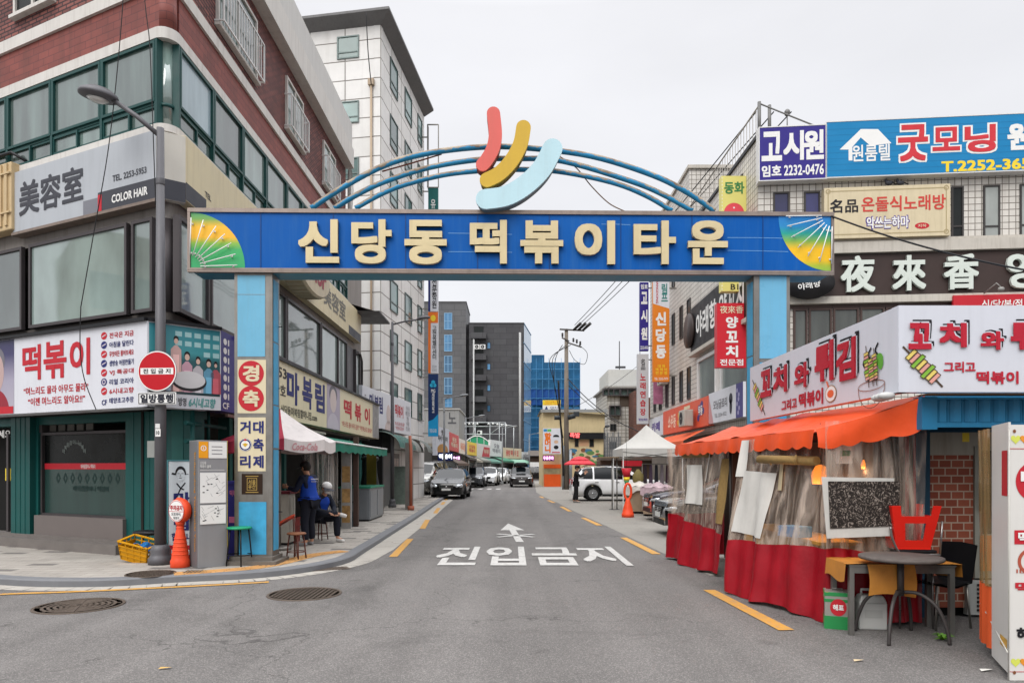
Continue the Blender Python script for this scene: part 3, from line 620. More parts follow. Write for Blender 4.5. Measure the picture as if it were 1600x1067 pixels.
# posts
def post(x0, x1, right):
    u0 = FG.at(x0); u1 = FG.at(x1); d0,d1 = .055,.40; zb = .1
    t = MB(); e_ = .045
    t.box(u0,u1,d0,d1,zb+.1,GZ0-.006)
    o = t.build('post', steel, gate)
    b = MB(); b.box(u0-.12,u1+.12,-.16,d1+.12,zb-.01,zb+.06); b.box(u0-.04,u1+.04,-.06,d1+.04,zb+.06,zb+.12); b.build('plinth', M('post_plinth','#6a645d',.8,var=.2,streak=.3), o)
    y = d0-.006
    def pan(a,bb,yt,yb,mat,nm,lab=None):
        ua,ub,za,zb_ = frame_px(FG,a,bb,yt,yb,-.05,ref=(a+bb)/2)
        q = MB().box(ua,ub,y,d0+.01,za,zb_).build(nm, mat, gate)
        if lab: q['label'] = lab
        return ua,ub,za,zb_,q
    if not right:
        ua,ub,za,zb_,q = pan(371,414,430,557,bluelt,'panel'); MB().box(ua,ub,y-.002,y,za+(zb_-za)*.76,za+(zb_-za)*.765).build('seam', steel, q)
        ua,ub,za,zb_,q = pan(371,415.5,562,645.5,cream,'sign_panel'); w_ = ub-ua; h_ = zb_-za
        b = MB(); disc(b,ua+w_*.48,za+h_*.745,.20,.20,y-.003); disc(b,ua+w_*.48,za+h_*.275,.20,.20,y-.003); b.build('red_disc', redink, q)
        b = MB(); lettering(b,'경',ua+w_*.48-.13,za+h_*.745-.13,.26,.26,y-.006,.05); lettering(b,'축',ua+w_*.48-.13,za+h_*.275-.13,.26,.26,y-.006,.05); b.build('lettering', cream, q)
        ua,ub,za,zb_,q = pan(371.5,415,652,736,cream,'sign_panel'); w_ = ub-ua; h_ = zb_-za
        b = MB()
        for ch,x,z in (('거',.08,.70),('대',.55,.70),('축',.55,.375),('리',.08,.06),('제',.55,.06)): lettering(b,ch,ua+w_*x,za+h_*z,w_*.38,h_*.235,y-.003,.045)
        b.build('lettering', navyink, q)
        b = MB(); disc(b,ua+w_*.27,za+h_*.49,.10,.10,y-.003); b.build('emblem', navyink, q)
        b = MB(); disc(b,ua+w_*.27,za+h_*.49,.068,.068,y-.005); ring(b,ua+w_*.27,za+h_*.49,.09,.096,y-.005); b.build('emblem', whiteink, q)
        b = MB(); b.add([(ua+w_*.27-.045,y-.007,za+h_*.49+.01),(ua+w_*.27,y-.007,za+h_*.49-.035),(ua+w_*.27+.045,y-.007,za+h_*.49+.01),(ua+w_*.27,y-.007,za+h_*.49+.03)],[(0,1,2,3)]); b.build('emblem', M('emblem_gold','#c9a02c',.4), q)
        b = MB(); disc(b,ua+w_*.27,za+h_*.49+.078,.022,.016,y-.007); b.build('emblem', redink, q)
        ua,ub,za,zb_,q = pan(377.5,410,740,772,M('plaque_brown','#33241b',.35,metal=.4),'plaque'); w_ = ub-ua; h_ = zb_-za; gold = M('plaque_gold','#b79a56',.4,metal=.5)
        b = MB(); lettering(b,'서울\n유산',ua+w_*.32,za+h_*.26,w_*.36,h_*.46,y-.003,.012,line=.85); stroke(b,[(ua+w_*.27,za+h_*.2),(ua+w_*.73,za+h_*.2),(ua+w_*.73,za+h_*.78),(ua+w_*.27,za+h_*.78),(ua+w_*.27,za+h_*.2)],.008,y-.004)
        stroke(b,[(ua+w_*.2,za+h_*.88),(ua+w_*.8,za+h_*.88)],.01,y-.003); stroke(b,[(ua+w_*.2,za+h_*.1),(ua+w_*.8,za+h_*.1)],.01,y-.003); b.build('lettering', gold, q)
        pan(373,416,784,866,bluemid,'panel','scuffed bright blue panel near the foot of the post')
        # right cheek panels
        for za,zb_ in ((.3,1.9),(1.93,2.6),(2.62,3.6),(3.62,4.6)):
            b = MB(); b.box(u1-.002,u1+.006,d0+.05,d1-.06,za,zb_); b.build('panel', bluemid, o)
        for zz in (.9,1.9,2.9,3.9): MB().tube([(u1,d1-.03,zz),(u1+.06,d1-.03,zz)],.008,5).build('hook', black, o)
    else:
        ua,ub,za,zb_,q = pan(1187,1229,431,560,bluelt,'panel')
        b = MB(); b.box(u0-.006,u0+.002,d0+.05,d1-.06,.3,2.2); b.box(u0-.006,u0+.002,d0+.05,d1-.06,2.22,3.4); b.box(u0-.006,u0+.002,d0+.05,d1-.06,3.42,4.6); b.build('panel', bluemid, o)
        pan(1187,1229,566,860,bluemid,'panel')
post(364,423.5,False); post(1180,1236.5,True)
# arch tubes
def arc(pts, y, r):
    path = spline([(FG.at(px,py,-y)[0],y,FG.at(px,py,-y)[1]) for px,py in pts], 6)
    return MB().tube(path, r, 10)
arc([(486,325.5),(537.6,291.6),(602,258),(666,240),(750,230),(821,231),(924,244),(1020.5,274),(1078,303),(1117,330)],.2,.045).build('arch_tube', rust, gate)
arc([(522,325.5),(560,303),(602,283.5),(670,262),(743.6,250),(800,248),(879,252),(988,284),(1040,306),(1082,329.5)],.2,.042).build('arch_tube', rust, gate)
arc([(555,325.5),(590,306),(628,290),(690,274),(743.6,267.5),(800,265),(872,268),(956,285),(1010,306),(1050,329.5)],.2,.04).build('arch_tube', rust, gate)
arc([(597,268),(640,256),(690,241)],.26,.012).build('arch_stay', M('rust_red','#7a4636',.7), gate)
def cake(pts, hw, col, y0):
    c = spline([(FG.at(px,py,-y0)[0],0,FG.at(px,py,-y0)[1]) for px,py in pts], 6)
    nrm = []
    for i in range(len(c)):
        t = (c[min(i+1,len(c)-1)]-c[max(i-1,0)]).normalized(); nrm.append(Vector((-t.z,0,t.x)))
    L_ = [p+n_*hw for p,n_ in zip(c,nrm)]; Rr = [p-n_*hw for p,n_ in zip(c,nrm)]
    def cap(p, n_, s):
        t = Vector((n_.z,0,-n_.x))*s; return [p+n_*s_*hw*math.cos(a)+t*hw*math.sin(a) for a in [math.pi*k/10 for k in range(1,10)] for s_ in (1,)]
    end = cap(c[-1], nrm[-1], 1); st = cap(c[0], nrm[0]*-1, 1)
    poly = [(p.x,p.z) for p in L_ + end + Rr[::-1] + st]
    ar = sum(poly[i][0]*poly[(i+1)%len(poly)][1]-poly[(i+1)%len(poly)][0]*poly[i][1] for i in range(len(poly)))
    if ar < 0: poly = poly[::-1]
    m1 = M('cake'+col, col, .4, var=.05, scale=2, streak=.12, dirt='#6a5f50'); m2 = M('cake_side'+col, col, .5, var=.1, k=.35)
    o = MB().plate(poly, y0, y0+.05).build('rice_cake', m1, gate)
    cx = sum(p[0] for p in poly)/len(poly); cz = sum(p[1] for p in poly)/len(poly)
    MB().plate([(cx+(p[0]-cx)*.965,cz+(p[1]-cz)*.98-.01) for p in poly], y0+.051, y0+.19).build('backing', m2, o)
cake([(771,177),(774,210),(770,232),(760,250),(754,257)], .105, '#d2625a', -.06)
cake([(818,199),(813,225),(799,251),(780,271),(761,281)], .115, '#c6a236', -.12)
cake([(863.5,232),(846,264),(819,290),(790,306),(759,311)], .155, '#b4d3db', -.18)
# cables tied to the gate
def cable(pts, r, label, name='overhead_cable', n=8, mat=None, cat='cable', group=None):
    o = MB().tube(spline(pts,n), r, 6).build(name, mat or wires); return tag(o, label, cat, group)
def sag(a, b, s): a = Vector(a); b = Vector(b); return [a, a.lerp(b,.25)-Vector((0,0,s*.75)), a.lerp(b,.5)-Vector((0,0,s)), a.lerp(b,.75)-Vector((0,0,s*.75)), b]
cable(sag(P(1286,333,10.95),P(1700,438,9),.12),.014,'thick black cable running right from the top corner of the gate')
cable([P(875,245,11),P(900,262,11.1),P(925,292,11.1),P(952,318,11.1),P(978,331,11.1)],.009,'thin brown cable drooping from the pale blue rice cake down to the beam', mat=M('brown_cable','#6a5240',.7))
# ------------------------------------------------------------------ brick building on the left
K = (-5.6, 11.133)
FL = Frame(K[0], K[1], 2.137, -1); FB = Frame(K[0], K[1], 0, 1)
rl = (0,0,FL.rz); rb = (0,0,FB.rz)
brickd = brickmat('dark_red_brick', '#8f5850', '#69423f', '#3a2b2d', .22, .075, .014, rough=.75, var=.3, streak=.2)
tile_r = brickmat('red_wall_tile', '#85473f', '#763f39', '#5d3434', .30, .13, .006, rough=.6, offset=.5, var=.22, streak=.3)
wtrim = M('white_trim', '#cac6c0', .6, var=.08, scale=2, streak=.4, dirt='#8a8078')
parap = M('parapet_white', '#c4c2be', .7, var=.07, scale=1.5, streak=.22, dirt='#7d766d')
gframe = M('green_window_frame', '#1a4441', .4, var=.15, scale=4)
dframe = M('dark_window_frame', '#4b4647', .45, metal=.3, var=.12)
gl1 = glassmat('green_glass', '#7d948d', rough=.03, var=.55, vscale=(2.2,2.2,.3), ior=2.3, k=.6); gl2 = glassmat('milky_glass', '#9db0aa', rough=.03, var=.45, vscale=(.8,.8,.4), ior=2.3, k=.6); gl3 = glassmat('dark_glass', '#151a1a', rough=.04, var=.5, spec=.3, ior=1.4)
blueg = glassmat('bluish_film', '#8d9fa6', rough=.12, var=.25, vscale=(3,3,.5))
brick = thing('brick_building', 'red brick corner building with white bands, green strip windows and a hair salon floor', 'building', (K[0],K[1],0))
RR = .13; CX, CY = -RR, 1.572*RR; EU, EL = 22.9-K[1], 25.4-K[1]
def outline(off, end=EU, far=9):
    dl = Vector((FL.d[0],FL.d[1])); nl = Vector((FL.d[1],-FL.d[0]))
    t1 = Vector((CX,CY))+nl*(RR+off); a0 = math.atan2(nl.y,nl.x)
    arc_ = [Vector((CX+(RR+off)*math.cos(a0+(0-a0)*k/8), CY+(RR+off)*math.sin(a0+(0-a0)*k/8))) for k in range(9)]
    fl = t1 - dl*far; re = Vector((off,end)); ri = Vector((-4,end)); fi = fl - nl*4
    return [fl]+arc_+[re,ri,fi]
def level(name, mat, z0, z1, off=0, end=EU): return MB().prism(outline(off,end), z0, z1).build(name, mat, brick)
def walls(name, mat, z0, z1, off, end=EU):
    MB().box(-9,-.2,-off,.25,z0,z1).build(name, mat, brick, rot=rl)
    MB().box(.31,end,-off,.25,z0,z1).build(name, mat, brick, rot=rb)
    b = MB(); b.lathe([(RR+off,z0),(RR+off,z1)], c=(CX,CY,0), n=40); b.build(name, mat, brick)
MB().prism([(-7.6,4.99),(-1.0,1.904),(-1.0,EL),(-4,EL),(-6.5,8)], .1, 2.6).build('core', darkm, brick); MB().prism(outline(-.3,EL), 2.6, 7.1).build('core', darkm, brick)
MB().prism(outline(-.3), 7.1, 12.3).build('core', darkm, brick)
walls('brick_wall', brickd, 9.7, 11.62, .02)
walls('tile_wall', tile_r, 8.8, 9.48, .02)
level('white_band', wtrim, 9.48, 9.7, .07); level('white_band', wtrim, 8.62, 8.8, .09)
level('sill_band', wtrim, 7.1, 7.22, .10)
level('roof_slab', wtrim, 11.62, 12.25, .30); level('parapet', parap, 12.25, 13.1, .24)
# strip windows of the upper floor
def strip_windows(rot, us, fr_left):
    for i in range(len(us)-1):
        u0,u1 = us[i]+.02,us[i+1]-.02
        g2 = blueg if (not fr_left and i == 0) else gl1
        win(brick, rot, u0,u1,7.6,8.6,-.02, gframe, g2, .045,.07)
        um = u0+(u1-u0)*.5
        win(brick, rot, u0,um+.03,7.24,7.56,-.02, gframe, gl1, .04,.05); win(brick, rot, um-.02,u1,7.24,7.56,-.0, gframe, gl1, .04,.05)
    b = MB(); b.box(us[0],us[-1],-.06,.03,7.56,7.6); b.box(us[0],us[-1],-.05,.05,8.6,8.625); b.box(us[0],us[-1],-.05,.05,7.215,7.245)
    for u in us: b.box(u-.03,u+.03,-.085,.03,7.22,8.62)
    b.build('mullion', gframe, brick, rot=rot)
uL = [FL.at(x) for x in (17.5,87,164.5,250)]; d_ = uL[1]-uL[0]
uL = [uL[0]-d_*k for k in (4,3,2,1)]+uL
strip_windows(rl, uL, True)
uB = [FB.at(x) for x in (273,327.5,374,411,443.6,468)]
uB += [uB[-1]+1.3*k for k in range(1,4)]; uB.append(EU)
strip_windows(rb, uB, False)
b = MB(); b.lathe([(RR-.02,7.22),(RR-.02,8.62)], c=(CX,CY,0), n=28); b.build('curved_pane', gl1, brick)
b = MB(); b.lathe([(RR+.01,7.55),(RR+.01,7.6)], c=(CX,CY,0), n=28); b.build('curved_rail', gframe, brick)
# small louvre in the bluish pane
b = MB(); u0,u1 = FB.at(296),FB.at(325)
for k in range(8): b.box(u0,u1,-.03,.0,8.05+k*.06,8.09+k*.06)
b.box((u0+u1)/2-.012,(u0+u1)/2+.012,-.04,-.03,8.03,8.55); b.build('louvre', M('louvre_beige','#b6a894',.6), brick, rot=rb)
b = MB(); b.lathe([(RR-.01,4.18),(RR-.01,5.72)], c=(CX,CY,0), n=20); b.build('corner_mullion', dframe, brick)
# balcony windows of the top floor
def balcony(u0,u1,z0,z1,rot):
    o = win(brick, rot, u0,u1,z0,z1,-.02, wtrim, gl1, .06,.06, mull=((u0+u1)/2,), sill=wtrim)
    b = MB(); zt = z0+(z1-z0)*.62; y = -.2
    b.bar((u0-.05,y,zt),(u1+.05,y,zt),.03); b.bar((u0-.05,y,z0+.02),(u1+.05,y,z0+.02),.03)
    for s in (u0-.05,u1+.05): b.bar((s,y,zt),(s,0,zt),.025); b.bar((s,y,z0),(s,y,zt),.03); b.bar((s,y,z0+.02),(s,0,z0+.02),.025)
    n_ = int((u1-u0)/.13)
    for k in range(1,n_): b.bar((u0+(u1-u0)*k/n_,y,z0),(u0+(u1-u0)*k/n_,y,zt),.018)
    b.build('railing', white, brick, rot=rot)
balcony(FB.at(335),FB.at(397),9.98,11.3,rb); balcony(FB.at(444),FB.at(470),9.98,11.25,rb); balcony(FB.at(502.5),FB.at(521),9.98,11.25,rb)
win(brick, rl, FL.at(27),FL.at(87),10.08,11.3,-.02, wtrim, gl3, .06,.06, mull=((FL.at(27)+FL.at(87))/2,), sill=wtrim)
# second floor: plain spandrel, big panes
level('spandrel', M('spandrel_grey','#8d8782',.7,var=.12,streak=.4,dirt='#4a4039'), 5.72, 7.1, -.02, EL)
level('spandrel', M('spandrel_dark','#4b4643',.7,var=.15,streak=.3), 3.9, 4.18, -.02, EL)
for x0,x1 in ((-320,-165),(-160,-10),(-5,42),(52,206),(212,246)):
    win(brick, rl, FL.at(x0,None),FL.at(x1,None)-.02,4.18,5.72,-.04, dframe, gl2, .055,.05)
ub = [FB.at(284),FB.at(344),FB.at(433),FB.at(482)]
for a,c in ((.1,1.25),(1.3,3.5),(3.55,5.45),(5.5,8.45),(8.5,11.6)): win(brick, rb, a,c,4.18,5.78,-.04, dframe, gl2, .07,.09, mull=((a+c)/2+.4,) if a>8 else ())
MB().box(11.65,12.9,-.01,.05,4.18,5.78).build('grey_panel', M('grey_panel','#5a585b',.5), brick, rot=rb)
win(brick, rb, 12.95,13.7,4.18,5.78,-.02, dframe, gl2, .06,.08)
MB().box(13.75,EL,.0,.1,4.18,5.78).build('grey_panel', MATS['grey_panel'], brick, rot=rb)
b = MB(); b.tube([(13.0,-.1,5.6),(13.25,-.1,5.72),(13.6,-.1,5.72),(13.9,-.1,5.5),(13.9,-.1,3.9)],.04,8); b.build('drain_pipe', dframe, brick, rot=rb)
b = MB(); b.box(12.6,EL+.3,-1.0,.1,7.0,7.06); b.add([(12.6,-1,7.0),(EL+.3,-1,7.0),(EL+.3,0,7.3),(12.6,0,7.3)],[(0,1,2,3)]); b.build('canopy', M('canopy_dark','#3d3a3a',.5), brick, rot=rb)
b = MB(); b.box(EU-1.0,EU+.35,-.6,.1,9.2,9.26); b.build('canopy', MATS['canopy_dark'], brick, rot=rb)
b = MB(); b.box(11.5,EL,.0,.2,7.1,9.0); b.build('grey_panel', MATS['spandrel_grey'], brick, rot=rb)
b = MB()
for k in range(5): b.tube(spline([(EU+.05+.05*k,-.05-.03*k,12.9-.15*k),(EU+.12,-.12,12.2),(EU+.06+.04*k,-.1-.03*k,11),(EU+.1,-.12,9.5)],5),.035 if k<2 else .012,6)
b.build('conduit', M('conduit_grey','#8d8a86',.5), brick, rot=rb)
# ground floor of the corner shop, set back under the sign
_before = set(brick.children); FLo = FL; FL = Frame(K[0]+.424*.5, K[1]+.906*.5, 2.137, -1)
gpaint = M('green_shop_paint', '#174f4c', .42, var=.14, scale=3, streak=.15, dirt='#0c2524')
stepm = M('step_stone', '#6f6965', .7, var=.18, scale=4, bump=.15)
b = MB(); b.box(-9,-.05,-.02,.3,2.45,2.75); b.build('lintel', gpaint, brick, rot=rl)
def uz(px,py,off=0): return FL.at(px,py,off)
u_p0,u_p1 = FL.at(18.5,None,.12),FL.at(48,None,.12)
b = MB(); b.box(u_p0,u_p1,-.14,.2,.3,2.62); b.box(FL.at(48),FL.at(62),-.03,.2,.3,2.62)
for k in range(1,4): x = u_p0+(u_p1-u_p0)*k/4; b.box(x-.006,x+.006,-.148,-.14,.3,2.6)
b.build('pilaster', gpaint, brick, rot=rl)
ws0,ws1 = FL.at(64),FL.at(200)
b = MB(); b.box(ws1,0.0,-.05,.2,.28,2.62)
for k in range(1,8): x = ws1+(0-ws1)*k/8; b.box(x-.007,x+.007,-.056,-.05,.28,2.6)
b.build('siding', gpaint, brick, rot=rl)
z_a = FL.at(130,652)[1]; z_b = FL.at(130,678)[1]; z_c = FL.at(130,723.5)[1]; z_d = FL.at(130,733)[1]; z_e = FL.at(130,807)[1]; z_f = FL.at(130,838)[1]
b = MB(); b.box(ws0,ws1,-.01,.25,z_b,z_b+.05); b.box(ws0,ws0+.035,-.01,.2,z_e,z_b); b.box(ws1-.035,ws1,-.01,.2,z_e,z_b); b.box(ws0,ws1,-.01,.2,z_e,z_e+.04); wf = b.build('window', dframe, brick, rot=rl)
MB().quad((ws0,.05,z_d),(ws1,.05,z_d),(ws1,.05,z_b),(ws0,.05,z_b)).build('pane', M('unlit_pane','#0d1010',.25,var=.3,spec=.25), wf)
MB().quad((ws0,.05,z_e),(ws1,.05,z_e),(ws1,.05,z_d),(ws0,.05,z_d)).build('frosted_pane', glassmat('frosted_green','#2f5650',.2,.25), wf)
b = MB(); rect(b, ws0+.035,ws1-.035,z_d,z_c,.045).build('red_stripe', redink, wf)
put(wf,'lettering','마복림할머니 떡볶이',ws0+.82*(ws1-ws0)*.55,z_d+.012,.42,z_c-z_d-.03,.043,whiteink,.01)
b = MB(); wd = ws1-ws0
for k in range(9):
    x = ws0+wd*(.18+.085*k); z = z_d-.17
    for s in (.06,.045): stroke(b,[(x-s,z),(x,z+s*1.6),(x+s,z),(x,z-s*1.6),(x-s,z)],.012,.046)
lettering(b,'마복림할머니 떡볶이',ws0+wd*.36,z_d-.42,wd*.4,.11,.046,.02); b.build('frosted_drawing', M('frost_dark','#14302d',.4), wf)
b = MB()
for k,ch in enumerate('마복림할머니떡볶이'):
    a = R(150-k*15); lettering(b,ch,ws0+wd*.37+math.cos(a)*.36-.035,z_c+.02+math.sin(a)*.34,.075,.085,.046,.015)
b.build('arched_lettering', M('faded_lettering','#8b9490',.5), wf)
b = MB()
for k in range(5): b.box(ws0+.1+k*.28,ws0+.3+k*.28,.1,.12,z_b+.08,z_a-.02)
b.build('transom_menu', M('menu_grey','#5f5b55',.6), brick, rot=rl)
b = MB(); b.box(ws0-.02,ws1+.02,-.12,.2,z_f,z_e); b.build('window_sill', M('sill_taupe','#6d6562',.5,var=.1), brick, rot=rl)
b = MB(); b.box(-9,FL.at(182,None,.4),-.42,.1,.1,.27); b.build('step', stepm, brick, rot=rl)
b = MB(); b.box(-9,FL.at(182,None,.25),-.2,.1,.27,z_f); b.build('step', stepm, brick, rot=rl)
# door at the far left
b = MB(); b.box(-4.2,u_p0-.03,-.01,.2,2.3,2.45); b.build('door_head', dframe, brick, rot=rl)
dd = MB().quad((-4.2,.02,.3),(u_p0,.02,.3),(u_p0,.02,2.3),(-4.2,.02,2.3)).build('door', gl3, brick, rot=rl)
b = MB(); b.box(FL.at(12,None),FL.at(15,None),-.03,.01,.32,2.3); b.build('door_frame', dframe, dd)
put(dd,'lettering','어서오세요',FL.at(-30),1.62+.6,FL.at(15)-FL.at(-30),.16,.015,whiteink,.02)
b = MB(); rect(b,FL.at(7),FL.at(17.5),1.35,1.6,.012).build('sticker', yellowink, dd)
b = MB(); ring(b,FL.at(12),1.5,.025,.04,.01); b.build('sticker_print', redink, dd)
for o_ in set(brick.children)-_before: o_.location = (.424*.5,.906*.5,0)
FL = FLo
# downpipe, cctv and junk at the corner recess
b = MB(); x0 = .05
for z in (2.35,2.05): b.tube([(x0,-.25,z),(1.6,-.25,z)],.035,8)
b.tube([(.3,-.25,1.3),(.3,-.25,2.6)],.04,8); b.tube([(.9,-.25,1.9),(.9,-.25,2.7)],.03,8); b.build('green_pipe', gpaint, brick, rot=rb)
b = MB(); b.box(-.3,-.1,-.16,-.05,1.78,2.05); b.build('meter_box', M('meter_grey','#8c8f8b',.5), brick, rot=rl)
# right-hand ground floor: dark open shops between piers
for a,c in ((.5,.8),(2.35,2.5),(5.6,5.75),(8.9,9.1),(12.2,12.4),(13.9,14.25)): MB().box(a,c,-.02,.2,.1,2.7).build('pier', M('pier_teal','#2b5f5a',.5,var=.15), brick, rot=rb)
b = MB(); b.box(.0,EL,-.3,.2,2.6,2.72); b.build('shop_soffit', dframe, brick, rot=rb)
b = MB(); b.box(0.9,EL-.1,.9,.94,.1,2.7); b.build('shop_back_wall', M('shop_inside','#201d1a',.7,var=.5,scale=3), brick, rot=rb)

# ------------------------------------------------------------------ signs of that building
# hair salon sign over the corner
greysign = M('salon_sign_grey', '#a9adb2', .4, var=.05, scale=1.5, streak=.12)
salon = thing('salon_sign', 'wide grey hair salon sign wrapped round the brick corner above the second floor windows', 'sign', (K[0],K[1],0))
yellowed = M('salon_sign_yellowed', '#c9bd9c', .45, var=.08, streak=.35, dirt='#8d7a58')
c0 = FL.at(20,None,.18); c1 = FL.at(243.5,None,.18)
MB().box(c0,c1,-.18,-.02,5.95,7.06).build('panel', greysign, salon, rot=rl)
pA = FL.w(c1,.18); pB = FB.w(FB.at(290,None,.22),.22)
FC = Frame(pA.x,pA.y,pB.x-pA.x,pB.y-pA.y); cl = math.hypot(pB.x-pA.x,pB.y-pA.y)
def loc(v): return (v.x-K[0],v.y-K[1],0)
MB().box(0.002,cl-.002,0,.12,5.97,7.06).build('corner_panel', M('salon_corner','#bdb9b0',.45,var=.06,streak=.3,dirt='#8a7d68'), salon, loc=loc(pA), rot=(0,0,FC.rz))
r0 = FB.at(290,None,.22)
MB().box(r0,13.2,-.22,-.02,6.02,7.08).build('panel', yellowed, salon, rot=rb)
put(salon,'lettering','美容室',FL.at(30,None,.18),6.22,FL.at(130,None,.18)-FL.at(30,None,.18),.62,-.184,M('salon_ink','#3d3e45',.5),.03,res=3).rotation_euler = rl
put(salon,'lettering','TEL. 2253-5953',FL.at(176,None,.18),6.40,FL.at(229,None,.18)-FL.at(176,None,.18),.105,-.184,MATS['salon_ink'],.02).rotation_euler = rl
b = MB(); rect(b,FL.at(153,None,.18),c1,5.96,6.28,-.183).build('dark_strip', MATS['salon_ink'], salon, rot=rl)
b = MB(); rect(b,FL.at(130,None,.18),FL.at(153,None,.18),5.96,6.20,-.183).build('grey_strip', M('salon_mid','#74757c',.5), salon, rot=rl)
b = MB(); rect(b,FL.at(153,None,.18),FL.at(159,None,.18),5.96,6.24,-.186).build('red_strip', redink, salon, rot=rl)
put(salon,'lettering','COLOR HAIR',FL.at(175,None,.18),6.04,FL.at(231,None,.18)-FL.at(175,None,.18),.14,-.187,whiteink,.035).rotation_euler = rl
b = MB(); rect(b,.0,cl,5.975,6.30,-.004).build('dark_strip', MATS['salon_ink'], salon, loc=loc(pA), rot=(0,0,FC.rz))
b = MB(); rect(b,r0,r0+.75,6.03,6.32,-.224).build('dark_strip', MATS['salon_ink'], salon, rot=rb)
put(salon,'lettering','TEL',FB.at(320,None,.22),6.36,.24,.1,-.224,MATS['salon_ink'],.02).rotation_euler = rb
b = MB(); b.box(c0-.02,c1,-.2,-.02,5.90,5.95); b.build('trim', M('rust_trim','#7d6f66',.6,streak=.4), salon, rot=rl)
u8 = FB.at(506,None,.225); w8 = FB.at(533,None,.225)-u8
put(salon,'lettering','美容室',u8,6.3,FB.at(540,None,.225)-u8,.6,-.225,M('salon_side_ink','#6a675f',.5),.03).rotation_euler = rb  # paler grey lettering than on the front panel
b = MB(); rect(b,FB.at(545,None,.225),13.15,6.03,6.32,-.224).build('dark_strip', MATS['salon_ink'], salon, rot=rb)
# oval sign box
ov = FB.thing('oval_sign', 'weathered cream oval sign box with ribbed rim and dark red letters on the side wall', 'sign', FB.at(480,None,.5), .5, 6.5)
b = MB()
n=36; prof=[]
def ovp(rx,rz,y): return [(rx*math.cos(2*math.pi*k/n),y,rz*math.sin(2*math.pi*k/n)) for k in range(n)]
v = ovp(1.35,.55,-.2)+ovp(1.4,.6,-.15)+ovp(1.4,.6,.28); b.add(v,[(i*n+k,i*n+(k+1)%n,(i+1)*n+(k+1)%n,(i+1)*n+k)[::-1] for i in range(2) for k in range(n)]+[tuple(range(n))],False)
b.build('panel', M('oval_cream','#b9ac93',.5,var=.1,streak=.35,dirt='#6d5d47'), ov)
b = MB()
for k in range(40):
    a = 2*math.pi*k/40; b.bar((1.4*math.cos(a),-.12,.6*math.sin(a)),(1.4*math.cos(a),.26,.6*math.sin(a)),.02)
b.build('rib', M('oval_rib','#9c8f77',.6), ov)
put(ov,'lettering','Color',-1.0,-.28,2.0,.55,-.205,M('oval_red','#8c3540',.5),.045,shear=.2)
# beige shutter box at the far left edge
sh = FL.thing('shutter_box', 'beige ribbed metal box hung on the wall at the left edge above the second floor', 'air conditioner', FL.at(-60,None,.24), .24, 6.0)
w_ = FL.at(17,None,.24)-FL.at(-60,None,.24); b = MB(); b.box(0,w_,0,.22,0,1.25); b.build('casing', M('ac_beige','#c3ab84',.5,var=.1,streak=.2), sh, bevel=.02)
b = MB()
for k in range(9): b.box(w_*k/9+.01,w_*k/9+.09,-.03,0,.08,1.22)
b.box(0,w_,-.04,0,.3,.33); b.box(0,w_,-.04,0,1.02,1.05); b.build('slat', MATS['ac_beige'], sh)
b = MB(); b.tube([(w_*.3,.1,1.35),(w_*.35,.1,1.5),(w_*.9,.1,1.48),(w_+.12,.2,1.3)],.03,6); b.build('pipe', black, sh)
# ground floor sign: left panel, corner photo panel, purple strip, long cream side sign
go = .42
g0 = FL.at(-60,None,go); g1 = FL.at(230,None,go); za = FL.at(230,635,go)[1]; zb = FL.at(230,501,go)[1]
gs = FL.thing('shop_sign', 'white shop sign with one big red word and a programme list above the green shopfront', 'sign', g0, go, za)
wg = g1-g0; hg = zb-za
MB().box(0,wg,0,go-.05,0,hg).build('panel', signwhite, gs)
b = MB(); b.box(-.1,wg,-.06,go,hg,hg+.05); b.build('cap', black, gs)
def gu(px): return FL.at(px,None,go)-g0
pinkskin = M('faded_skin','#b59a96',.5)
b = MB(); rect(b,0,gu(22),0.01,hg-.01,-.003).build('portrait_ground', rampmat('portrait_bg',[(0,'#a9a3ae'),(.45,'#9a94a6'),(.8,'#37335c'),(1,'#2b2a4c')]), gs)
b = MB(); disc(b,gu(-6),hg*.56,.24,.36,-.005); b.build('portrait_face', pinkskin, gs)
b = MB(); disc(b,gu(-6),hg*.72,.27,.26,-.0045); b.build('portrait_hair', M('grey_hair','#6d6a72',.5), gs)
b = MB(); disc(b,gu(-8),0.02,.45,hg*.33,-.004,a0=0,a1=math.pi); b.build('portrait_clothes', M('maroon_cloth','#8e2634',.5), gs)
b = MB(); rect(b,gu(-60),gu(21),.012,.14,-.007).build('portrait_strip', redink, gs)
for ch,x0,x1,yt,yb in (('떡',35,64,539,594),('볶',68,104,533,591),('이',109,141,529,586)):
    zz0 = FL.at((x0+x1)/2,yb,go)[1]-za; zz1 = FL.at((x0+x1)/2,yt,go)[1]-za
    put(gs,'lettering',ch,gu(x0),zz0,gu(x1)-gu(x0),zz1-zz0,-.003,redink,.04,res=3)
put(gs,'lettering','“며느리도 몰라 아무도 몰라”',gu(37),.315,gu(138)-gu(37),.14,-.003,redink,.022)
put(gs,'lettering','“이젠 며느리도 알아요!!”',gu(44),.125,gu(133)-gu(44),.14,-.003,redink,.022)
lines = [('전국은 지금',redink),('아침을 달린다',navyink),('무엇이든 물어보세요',redink),('생방송 아침만들기',navyink),('VJ 특공대',redink),('리얼 코리아',navyink),('6시내고향',redink),('태양초고추장',navyink)]
bd = {id(redink):MB(),id(navyink):MB()}; bt = {id(redink):MB(),id(navyink):MB()}; bw = MB()
